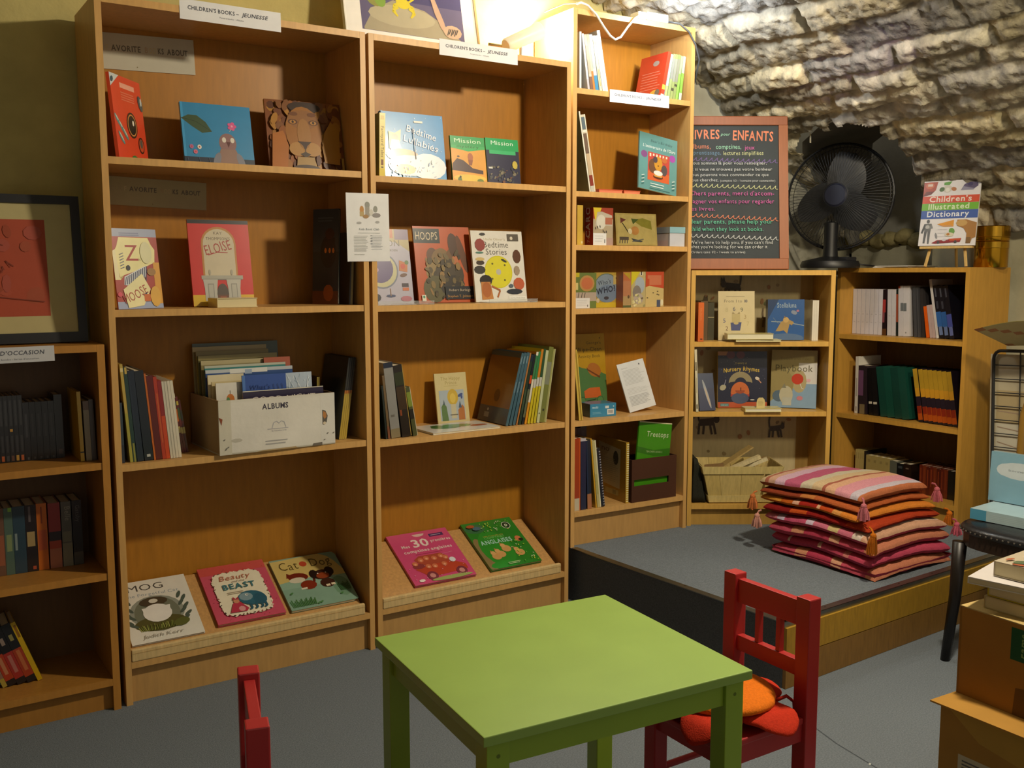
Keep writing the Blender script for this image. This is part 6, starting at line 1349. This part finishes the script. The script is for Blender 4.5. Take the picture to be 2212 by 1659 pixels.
def tin(z, r, h, lab, lid):
    o_ = empty('tin', FR['E'] @ T(0.612, 0.205, z), lab, 'tin', 'gold tins')
    mb = MB(); mb.lathe([(0, 0), (r - .001, 0), (r, .002), (r, h - lid), (0, h - lid)], '#c8952a', 40); mb.build('body', M_GOLD, o_, 'auto')
    mb = MB(); mb.lathe([(r + .0004, h - lid + .0005), (r + .0016, h - lid + .002), (r + .0016, h - .003), (r - .001, h), (r - .006, h - .002), (0, h - .002)], '#d3a236', 40); mb.build('lid', M_GOLD, o_, 'auto')
tin(1.0804, 0.066, 0.108, 'lower gold tin of the stacked pair', 0.030)
tin(1.1890, 0.068, 0.062, 'upper gold tin of the stacked pair, nearer the ceiling', 0.046)

# wire rack beside the right low bookcase
root = empty('display_rack', T(3.20, -0.742, 0.207) @ Rz(-90) @ Ry(-2.2), 'dark wire grid display rack standing at the right edge', 'rack')
mb = MB(); RW, RH = .52, .748
path = [(0, 0, 0), (0, 0, RH - .03)] + [(.03 - .03 * math.cos(R(t)), 0, RH - .03 + .03 * math.sin(R(t))) for t in (20, 45, 70, 90)] + [(RW - .03, 0, RH), (RW, 0, RH - .03), (RW, 0, 0)]
mb.tube(path, .0065, '#2a2c2e', 8); mb.build('frame', M_BLACK, root, 'auto')
mb = MB()
for k in range(13): mb.tube([(0, .004, .055 * k + .03), (RW, .004, .055 * k + .03)], .0022, '#303234', 6)
for k in range(1, 5): mb.tube([(.104 * k, .008, 0), (.104 * k, .008, RH)], .0028, '#3a3830', 6)
mb.build('wire_grid', M_BLACK, root)
mb = MB(); mb.box(-.022, RW, .0145, .0185, .01, RH - .015, '#bdb49a')
a = Art(mb, (-.022, .0145, .01), (1, 0, 0), (0, 0, 1), (0, -1, 0), RW + .022, RH - .025); a.rect(.05, .10, 1, .62, '#c9c4b2'); a.rect(.05, .62, 1, .80, '#b3a27c')
for k in range(6): a.line([(.06 + .15 * i, .24 + .09 * k - .018 * i + .006 * math.sin(i * 2.1 + k)) for i in range(7)], .008, '#a08c78')
mb.build('backing_board', M_CARD, root)
mb = MB(); vs = []; fs = []; cs = []
NXX, NYY = 8, 14
for i in range(NXX + 1):
    for j in range(NYY + 1):
        x = 3.225 - .24 * i / NXX; y = -.755 - .47 * j / NYY
        vs.append((x, y, 0.9760 + (3.225 - x) * .30 + .042 * math.sin(math.pi * min(1, j / NYY * 1.05)) * (.3 + .7 * i / NXX)))
n0 = len(vs)
for i in range(NXX):
    for j in range(NYY):
        f = (i * (NYY + 1) + j, i * (NYY + 1) + j + 1, (i + 1) * (NYY + 1) + j + 1, (i + 1) * (NYY + 1) + j); fs.append(f)
        u_, v_ = i / NXX, j / NYY
        c = '#5a9cc0' if v_ - u_ * .2 > .30 else ('#dcd6a0' if (i + j) % 7 else '#c8946a')
        cs.append(lin(c))
vs2 = [(x, y, z - .002) for x, y, z in vs]
mb.raw(vs + vs2, fs + [tuple(n0 + k for k in f[::-1]) for f in fs], cs + cs)
setp(mb.build('leaflet', M_PAPER, None, True), 'curved yellow and blue card lying on top of the wire rack', 'card')

# ================================================================== cushions
def cushion(cx, cy, z0, w, d, h, yaw, cols, lab, seed, tas=None, edge=None):
    o_ = empty('cushion', T(cx, cy, z0) @ Rz(yaw), lab, 'cushion', 'striped floor cushions in a stack')
    N = 44; mb = MB(); vs = []; fs = []; cs = []
    tot = sum(c[1] for c in cols)
    def colat(v):
        s_ = 0
        for c, l in cols:
            s_ += l
            if v * tot <= s_: return lin(c)
        return lin(cols[-1][0])
    for side in (1, -1):
        for i in range(N + 1):
            for j in range(N + 1):
                x, y = 2 * i / N - 1, 2 * j / N - 1
                x = math.copysign(1 - (1 - abs(x)) ** 1.5, x); y = math.copysign(1 - (1 - abs(y)) ** 1.5, y)
                t = max(0, (1 - abs(x) ** 16)) ** .5 * max(0, (1 - abs(y) ** 16)) ** .5
                n_ = noise.noise(Vector((x * 1.7, y * 1.7, seed * 3.1)))
                n2 = noise.noise(Vector((x * 5, y * 5, seed * 1.7)))
                pin = 1 - .035 * (1 - y * y) * abs(x) ** 6 + .0
                piny = 1 - .035 * (1 - x * x) * abs(y) ** 6
                hh = h * .5 * t * (1 + .02 * n2)
                wx, wy = cx + x * w / 2 - R(yaw) * y * d / 2, cy + y * d / 2 + R(yaw) * x * w / 2
                drop = -.010 * (((wx - 2.487) / .235) ** 2 + ((wy + .61) / .24) ** 2) + .007 * noise.noise(Vector((wx * 6, wy * 6, 1.5)))
                if z0 < .21 and side < 0: drop = 0.0
                rc = 1 - .05 * (x * x * y * y) ** 1.5; pk = .004 * noise.noise(Vector((x * 9, y * 9, seed)))
                vs.append((x * w / 2 * pin * rc + .004 * n_ + pk, y * d / 2 * piny * rc + .004 * n2 + pk, h * .5 + side * hh + drop))
    n0 = (N + 1) ** 2
    for s_ in (0, 1):
        for i in range(N):
            for j in range(N):
                f = [s_ * n0 + i * (N + 1) + j, s_ * n0 + (i + 1) * (N + 1) + j, s_ * n0 + (i + 1) * (N + 1) + j + 1, s_ * n0 + i * (N + 1) + j + 1]
                fs.append(tuple(f if s_ == 0 else f[::-1]))
                y = 2 * (j + .5) / N - 1; y = math.copysign(1 - (1 - abs(y)) ** 1.5, y)
                cs.append(colat((y + 1) / 2) if s_ == 0 or not edge else lin(edge))
    mb.raw(vs, fs, cs)
    mb.build('cover', M_CLOTH, o_, True)
    for (tx, ty, c, ln_, fx, fy) in (tas or ()):
        mb = MB(); bx_, by_ = tx * w / 2, ty * d / 2
        ox, oy = fx, fy
        mb.tube([(bx_ - ox * .2, by_ - oy * .2, h * .5), (bx_ + ox * .5, by_ + oy * .5, h * .42), (bx_ + ox, by_ + oy, h * .1)], .0035, c, 6)
        bm = bmesh.new(); bmesh.ops.create_icosphere(bm, subdivisions=2, radius=.011)
        for v in bm.verts: v.co += Vector((bx_ + ox, by_ + oy, h * .1 - .008))
        mb.bm(bm, c); r_ = random.Random(seed)
        for k in range(34):
            a_ = r_.uniform(0, 6.283); q = r_.uniform(.2, 1)
            mb.tube([(bx_ + ox + .008 * math.cos(a_), by_ + oy + .008 * math.sin(a_), h * .1 - .012), (bx_ + ox + .017 * q * math.cos(a_), by_ + oy + .017 * q * math.sin(a_), h * .1 - .03), (bx_ + ox + .021 * q * math.cos(a_), by_ + oy + .021 * q * math.sin(a_), h * .1 - ln_ * r_.uniform(.85, 1))], .0026, shade(c, r_.uniform(.75, 1.15)), 5)
        mb.build('tassel', M_CLOTH, o_)
PNK = [('#b9475f', 3), ('#c87a74', 1), ('#b84560', 3), ('#c9a58c', .7), ('#b23f58', 4), ('#cfc0b0', .6), ('#b9475f', 3)]
PN2 = [('#c27a5c', 1), ('#b84a5c', 3), ('#cf9a7c', 1), ('#b03c54', 3), ('#c98c6c', 1.4), ('#b64a60', 3)]
PN3 = [('#c99a7c', 1), ('#d3c2b4', 1), ('#c0687c', 2), ('#c8b27c', 1), ('#c06a80', 2), ('#c5b5c8', 1), ('#b84e6c', 3), ('#c0b0c8', 1), ('#c07080', 2)]
ORG = [('#c8782c', 2), ('#c98c4a', 1), ('#b8481c', 1.2), ('#d2a27c', .5), ('#9c2418', 2), ('#d0a088', .5), ('#b85a1c', 1.4), ('#c88834', 3)]
RED = [('#a83a1c', 2), ('#8c1c18', 4), ('#b84c1c', 1.5), ('#7c1616', 3)]
TOP = [('#b06844', .8), ('#b8aeb8', 1.3), ('#c88a94', 2.4), ('#c89c7c', 1.5), ('#9c5a48', .7), ('#c2a984', 1.9), ('#bfb59c', 1.8), ('#b05874', 3.0), ('#c3a2b4', 1.6), ('#c29c84', 1.2), ('#a0604c', .8), ('#c2ae86', 1.3)]
zc = 0.2072
for (h, cx, cy, w, d, yaw, cols, lab, tas, edge) in (
    (.052, 2.495, -.645, .480, .480, 1, PN2, 'crimson cushion at the very bottom of the stack, on the carpet', None, '#a83c50'),
    (.037, 2.500, -.638, .475, .475, -2, PNK, 'pink cushion second from the bottom of the stack', None, '#a03a54'),
    (.040, 2.495, -.632, .490, .480, 2, PN2, 'pink and orange piped cushion third from the bottom of the stack', None, '#b04054'),
    (.034, 2.490, -.622, .490, .485, 0, PN3, 'pink cushion with cream and lilac stripes, in the middle of the stack', ((1, -1, '#b85a6c', .05, .01, -.01), (-1, 1, '#c08a7c', .055, -.012, .006)), '#b8485c'),
    (.028, 2.482, -.606, .470, .480, 3, RED, 'dark red cushion in the middle of the stack under the orange ones', ((-1, -1, '#c06a18', .075, -.022, -.028), (1, -1, '#c06a1c', .05, .012, -.012)), '#8c2018'),
    (.028, 2.478, -.590, .455, .480, -2, ORG, 'orange and red striped cushion third from the top', ((-1, 1, '#c0703c', .06, -.014, .004),), '#b86a24'),
    (.022, 2.474, -.578, .440, .470, 1, [('#a8562c', 3), ('#b8743c', 1), ('#8c3c24', 3)], 'rust brown cushion second from the top of the stack', None, '#9a5028'),
    (.040, 2.476, -.570, .425, .475, 2, TOP, 'pink, cream and brown striped cushion on top of the stack', ((-1, -1, '#b86a72', .060, -.012, -.014), (1, -1, '#b05c66', .055, .014, -.010)), '#96502f')):
    cushion(cx, cy, zc, w, d, h, yaw, cols, lab, int(zc * 1000) % 17, tas, edge)
    zc += h * 1.0 + .0030

# ================================================================== right edge: black chair, cartons
CM = T(2.525, -1.315, 0) @ Rz(-88)      # local -y faces the room's left
root = empty('bistro_chair', CM, 'black leather seated bentwood chair with nail-head trim at the right edge', 'chair')
def dshape(w, d, n=8, k=.0):
    pts = []
    for i in range(40):
        t = 2 * math.pi * i / 40; cx, cy = math.cos(t), math.sin(t); e = 3.2
        s_ = (abs(cx) ** e + abs(cy) ** e) ** (-1 / e)
        y = cy * s_ * d / 2; x = cx * s_ * w / 2 * (1 - .10 * (y / d + .5))
        pts.append((x, y))
    return pts
mb = MB(); mb.prism(dshape(.43, .44), .395, .438, '#2a1c14'); mb.build('seat_apron', M_PAINT, root)
mb = MB(); pts = dshape(.44, .45); vs = []; fs = []; lv = [(1.0, .4385), (1.012, .446), (1.0, .456), (.93, .464), (.6, .468), (.0, .462)]
for s_, z in lv: vs += [(x * s_, y * s_, z) for x, y in pts]
n_ = len(pts)
for i in range(len(lv) - 1):
    for k in range(n_): fs.append((i * n_ + k, i * n_ + (k + 1) % n_, (i + 1) * n_ + (k + 1) % n_, (i + 1) * n_ + k))
mb.raw(vs, fs, lin('#1c1e22')); mb.build('seat_pad', M_LEATHER, root, True)
mb = MB()
for k, (x, y) in enumerate(dshape(.449, .459)):
    for e in (0, .5):
        x2, y2 = dshape(.449, .459)[(k + 1) % 40]; px, py = x + (x2 - x) * e, y + (y2 - y) * e
        bm = bmesh.new(); bmesh.ops.create_icosphere(bm, subdivisions=1, radius=.0036)
        for v in bm.verts: v.co += Vector((px, py, .4475))
        mb.bm(bm, '#8a8478')
mb.build('nail_trim', M_METAL, root)
for sx, sy in ((-1, -1), (1, -1), (-1, 1), (1, 1)):
    mb = MB(); x, y = sx * .185, sy * .175
    mb.tube([(x, y, .40), (x * 1.02, y * 1.03, .22), (x * 1.10 , y * 1.12, .0)], [.023, .019, .015], '#191310', 12); mb.build('leg', M_PAINT, root, True)
mb = MB(); mb.tube([(.165 * math.cos(k * math.pi / 12), .165 * math.sin(k * math.pi / 12) * .95, .16) for k in range(24)], .009, '#1c1511', 8, True); mb.build('stretcher_ring', M_PAINT, root, True)
mb = MB(); mb.tube([(-.195, .19, .40), (-.205, .215, .60), (-.205, .228, .78), (-.185, .236, .86), (-.13, .244, .905), (-.05, .25, .925), (.05, .25, .925), (.13, .244, .905), (.185, .236, .86), (.205, .228, .78), (.205, .215, .60), (.195, .19, .40)], .0145, '#8c6a2a', 12); mb.build('back_hoop', M_GLOSS, root, True)
mb = MB(); mb.tube([(-.10, .20, .44), (-.105, .222, .62), (-.09, .232, .74), (0, .238, .79), (.09, .232, .74), (.105, .222, .62), (.10, .20, .44)], .011, '#7a5a24', 10); mb.build('inner_hoop', M_GLOSS, root, True)

FR['W'] = Matrix.Identity(4)
def bt(a): a.rect(0, 0, 1, 1, '#4f9ab8')
FR['S'] = T(2.395, -1.135, 0.469) @ Rz(-86)
carton('S', 0, 0, 0, 0, .33, .20, .034, 'flat pale blue box lying on the black chair seat', '#a9c4cc', lambda a: (a.rect(0, 0, 1, 1, '#a8c2c8'), a.rect(0, 0, .16, 1, '#4f98b8'), a.small(.2, .95, .7, 4, .16, .04, '#bcd0d4')), lambda a: a.rect(0, 0, 1, 1, '#4f9ab8'), name='flat_box')
FR['S2'] = T(2.545, -1.105, 0.5045) @ Rz(-86)
def cloud(a):
    a.rect(0, 0, 1, 1, '#7fa9bc'); a.ell(.38, .66, .30, .17, '#c5d0d4', 16); a.ell(.20, .66, .12, .13, '#c5d0d4', 12); a.ell(.60, .66, .14, .14, '#c5d0d4', 12); a.text('bonne nuit', .40, .64, .045, '#7c8a92', width=.34)
carton('S2', 0, 0, 0, 0, .26, .026, .165, 'upright blue box with a white cloud standing behind the flat box on the chair', '#7fa9bc', cloud, name='gift_box', lean=3)

# stacked cardboard cartons at the lower right
def card(M, w, d, h, lab, colr, art=None, flaps=False):
    o_ = empty('cardboard_carton', M, lab, 'carton')
    mb = MB(); t = .004
    mb.box(0, w, 0, d, 0, h, colr)
    if art: art(Art(mb, (0, d, 0), (0, -1, 0), (0, 0, 1), (-1, 0, 0), d, h))
    mb.build('body', M_CARD, o_)
    if flaps:
        mb = MB(); mb.M = T(0, 0, h + .0006)
        mb.prism([(-.022, -.01), (w * .5, -.006), (w * .5, d + .004), (-.026, d + .012)], 0, t, shade(colr, 1.08)); mb.prism([(w * .505, 0), (w, 0), (w, d), (w * .505, d)], 0, t, colr); mb.build('lid_flap', M_CARD, o_)
        mb = MB(); mb.M = T(-.0012, d * .45, 0); mb.box(0, .001, 0, .05, h * .55, h - .002, '#b49a5c'); mb.box(0, .0012, .004, .05, h * .30, h * .55, '#a88c50'); mb.build('tape', M_GLOSS, o_)
    else:
        mb = MB(); mb.box(0, w, 0, d, h + .0003, h + .003, '#b29a62'); mb.build('lid_flap', M_CARD, o_)
    return o_
def lowart(a):
    a.poly([(.03, .98), (.20, .74), (.55, .62), (1, .60), (1, 1)], '#a88438'); a.rect(.10, .02, .42, .56, '#b3aa90'); a.small(.12, .40, .50, 14, .034, .015, '#5a5a5a', .5); a.rect(.33, .02, .345, .50, '#4a4844'); a.rect(.36, .10, .41, .50, '#c4bca4')
def upart(a):
    a.rect(.275, .60, .385, .955, '#1f5030'); a.text('rams', .355, .64, .085, '#7d9a5c', rot=90, align='l', slant=.15, bold=True); a.rect(.39, .60, .62, .955, '#a3823f'); a.poly([(.30, .0), (.31, .30), (.36, .32), (.42, .16), (.42, 0)], '#6a4a22'); a.rect(0, 0, .01, 1, '#8a6228')
card(T(1.505, -2.12, .0008) @ Rz(-1), .42, .50, .250, 'lower cardboard carton with a printed label and taped flaps', '#9a7230', lowart, True)
card(T(1.560, -2.09, .2560) @ Rz(-2.5), .38, .475, .214, 'upper cardboard carton with a green strip on its side', '#9c6e2c', upart)
def lay(M, W, D, H, c, lab, art=None, page='#d2c6a0'):
    return flat(M, W, D, H, c, lab, art, page=page)
def kpic(a):
    rn = random.Random(17); a.rect(0, 0, 1, 1, '#b8ac94')
    for k in range(60): a.ell(rn.uniform(.04, .96), rn.uniform(.04, .96), rn.uniform(.02, .09), rn.uniform(.02, .07), rn.choice(('#4a4478', '#b89a4c', '#a85a3c', '#8c8c94', '#c8c0a8', '#5a6a4c')), 7, rn.uniform(0, 90))
def kyel(a):
    kpic(a); a.rect(0, 0, 1, .3, '#c4b42c'); a.ell(.3, .5, .3, .2, '#c8b830', 10); a.ell(.6, .3, .2, .1, '#a8563c', 9)
TB = FR['W'] @ T(1.560, -2.09, 0.4734) @ Rz(-2.5)
lay(TB @ T(.030, .435, 0) @ Rz(-87), .30, .22, .030, '#b8a878', 'thick cream book at the bottom of the pile on the cartons')
lay(TB @ T(.034, .430, .0306) @ Rz(-86), .29, .21, .026, '#c4b42c', 'thick book with a yellow cover, second in the pile on the cartons', kyel)
lay(TB @ T(-.008, .455, .0605) @ Rz(-76), .27, .20, .016, '#d0ccc4', 'white paperback lying askew in the pile on the cartons', lambda a: (a.rect(0, 0, 1, 1, '#cfcac8'), a.ell(.5, .5, .3, .3, '#b88a5c', 10), a.ell(.8, .4, .1, .2, '#c4643c', 8)))
lay(TB @ T(.045, .425, .0780) @ Rz(-84), .30, .21, .036, '#b8ac94', 'thick picture covered book on top of the pile on the cartons', kpic)

# ================================================================== green table and red chairs
TM = T(0.2680, -1.5640, 0) @ Matrix.Rotation(-0.0871, 4, 'Z'); tw, td, th_ = .6027, .5298, .475
root = empty('kids_table', TM, 'lime green low children’s table in the foreground', 'table')
GRN = '#8caa50'
mb = MB(); mb.box(0, tw, 0, td, th_ - .019, th_, GRN, b=.002); mb.build('tabletop', M_PAINT, root)
for x, y in ((.012, .012), (tw - .057, .012), (.012, td - .057), (tw - .057, td - .057)):
    mb = MB(); mb.box(x, x + .045, y, y + .045, 0, th_ - .0195, '#8aa632', b=.002)
    if y < .1: a = Art(mb, (x, y, 0), (1, 0, 0), (0, 0, 1), (0, -1, 0), .045, th_); a.circ(.5, .90, .09, '#5c701c', 10)
    mb.build('leg', M_PAINT, root)
for x0, x1, y0, y1 in ((.0575, tw - .0575, .020, .038), (.0575, tw - .0575, td - .038, td - .020), (.020, .038, .0575, td - .0575), (tw - .038, tw - .020, .0575, td - .0575)):
    mb = MB(); mb.box(x0, x1, y0, y1, th_ - .070, th_ - .0195, '#8aa632'); mb.build('apron', M_PAINT, root)

def kid_chair(M, lab):
    o_ = empty('kids_chair', M, lab, 'chair', 'red children’s chairs')
    c = '#a82a2a'; W = .262; p = .038
    for sx in (-1, 1):
        x0 = -W / 2 if sx < 0 else W / 2 - p
        mb = MB(); mb.box(x0, x0 + p, -p / 2, p / 2, 0, .552, c, b=.003); mb.build('back_post', M_PAINT, o_)
        mb = MB(); mb.box(x0, x0 + p, -.262, -.262 + p, 0, .266, c, b=.003); mb.build('front_leg', M_PAINT, o_)
    for z0, z1, nm in ((.482, .540, 'top_rail'), (.365, .402, 'lower_rail')):
        mb = MB(); mb.box(-W / 2 + p + .0004, W / 2 - p - .0004, -.010, .010, z0, z1, c, b=.002); mb.build(nm, M_PAINT, o_)
    for x in (-.032, .032):
        mb = MB(); mb.box(x - .006, x + .006, -.007, .007, .4024, .4816, c); mb.build('back_slat', M_PAINT, o_)
    mb = MB(); mb.box(-W / 2 + .006, W / 2 - .006, -.272, -.0196, .2664, .281, c, b=.003); mb.build('seat', M_PAINT, o_)
    for x in (-W / 2 + p / 2, W / 2 - p / 2):
        mb = MB(); mb.box(x - .009, x + .009, -.2236, -.0194, .225, .266, c); mb.build('side_rail', M_PAINT, o_)
        mb = MB(); mb.tube([(x, -.2236, .12), (x, -.0194, .12)], .008, c, 10); mb.build('stretcher', M_PAINT, o_)
    mb = MB(); mb.box(-W / 2 + p + .0004, W / 2 - p - .0004, -.254, -.236, .225, .266, c); mb.build('front_rail', M_PAINT, o_)
    return o_
KM = T(1.138, -1.418, 0) @ Rz(-91)
kid_chair(KM, 'red slatted children’s chair with the orange flower cushion, right of the table')
kid_chair(T(-.060, -1.345, 0) @ Rz(75), 'red children’s chair cut off at the bottom left, seen edge-on')
# flower cushion
root = empty('flower_cushion', KM @ T(.0, -.152, .2860), 'orange flower shaped cushion with red petals on the right chair', 'cushion')
def blob(mb, cx, cy, rx, ry, z, h, c, sag=0.0, rot=0, seed=1):
    bm = bmesh.new(); bmesh.ops.create_uvsphere(bm, u_segments=28, v_segments=16, radius=1)
    for v in bm.verts:
        q = v.co.copy(); n_ = noise.noise(Vector((q.x * 2.2 + seed * 5, q.y * 2.2, q.z)))
        r2 = math.hypot(q.x, q.y)
        X, Y = q.x * rx * (1 + .05 * n_), q.y * ry * (1 + .05 * n_)
        cr, sr = math.cos(R(rot)), math.sin(R(rot))
        Z = z + math.copysign(abs(q.z) ** .8, q.z) * h * (1 + .25 * n_)
        Xr, Yr = X * cr - Y * sr + cx, X * sr + Y * cr + cy
        d_ = math.hypot(Xr, Yr)
        v.co = Vector((Xr, Yr, Z - sag * (max(0, abs(Xr) - .140) * .55 + max(0, -Yr - .128) * 1.0)))
    mb.bm(bm, c)
for k in range(5):
    an = R(72 * k + 90); mb = MB(); blob(mb, .108 * math.cos(an), .108 * math.sin(an), (.074 if k else .060), (.066 if k else .062), .022, .014, '#b8301a', 1.0, 72 * k + 90, k); mb.build('petal', M_CLOTH, root, True)
mb = MB(); blob(mb, 0, 0, .126, .120, .044, .022, '#d87018', .0, 0, 9); mb.build('centre', M_CLOTH, root, True)
for x in (-.135, .135):
    mb = MB(); mb.tube([(x * .50, .10, .02), (x * .58, .128, .03), (x * .60, .150, .012), (x * .60, .156, -.03)], .004, '#b02a1c', 8); mb.build('tie', M_CLOTH, root, True)

# ================================================================== far left: framed picture and shop sign
root = empty('framed_picture', FR['F'] @ T(-0.585, 0.115, 1.0706) @ Rx(-7), 'black framed red drawing with a cream mount standing on the far left bookcase', 'picture')
W_, H_ = .565, .418; f_ = .024
mb = MB()
for x0, x1, z0, z1 in ((0, W_, 0, f_ * 1.2), (0, W_, H_ - f_, H_), (0, f_, f_ * 1.2, H_ - f_), (W_ - f_, W_, f_ * 1.2, H_ - f_)): mb.box(x0, x1, 0, .022, z0, z1, '#17171b')
mb.build('frame', M_BLACK, root)
mb = MB(); mb.box(f_, W_ - f_, .006, .012, f_ * 1.2, H_ - f_, '#b8ab78')
a = Art(mb, (f_, .006, f_ * 1.2), (1, 0, 0), (0, 0, 1), (0, -1, 0), W_ - 2 * f_, H_ - 2.2 * f_); a.rect(.12, .13, .865, .875, '#a84426'); rn = random.Random(40)
for k in range(30): a.ell(rn.uniform(.18, .82), rn.uniform(.2, .82), rn.uniform(.02, .08), rn.uniform(.02, .07), rn.choice(('#a2482a', '#ac4a30', '#9a4022', '#a64a38')), 9, rn.uniform(0, 90))
for k in range(16):
    x, y = rn.uniform(.2, .8), rn.uniform(.25, .7); a.line([(x, y), (x + rn.uniform(-.03, .03), y + .05), (x + rn.uniform(-.02, .05), y + rn.uniform(.0, .06))], .004, '#7a301c')
a.line([(.13, .33), (.45, .31), (.84, .24)], .004, '#7a301c'); a.ell(.56, .40, .04, .09, '#5c2416', 9)
mb.build('mounted_print', M_PAPER, root)
sheet(FR['F'] @ T(-0.355, -0.0016, 1.026) @ Ry(-.5), 0.226, 0.042, 'laminated OCCASION shop sign on the far left bookcase', lambda a: (a.text('LIVRES D\u2019OCCASION', .52, .50, .26, '#4a4c58', width=.74, bold=True, slant=.15), a.text('second hand books - livres d\u2019occasion', .52, .17, .12, '#6a6c74', width=.62)), mat=M_GLOSS, colr='#c9c9cc')
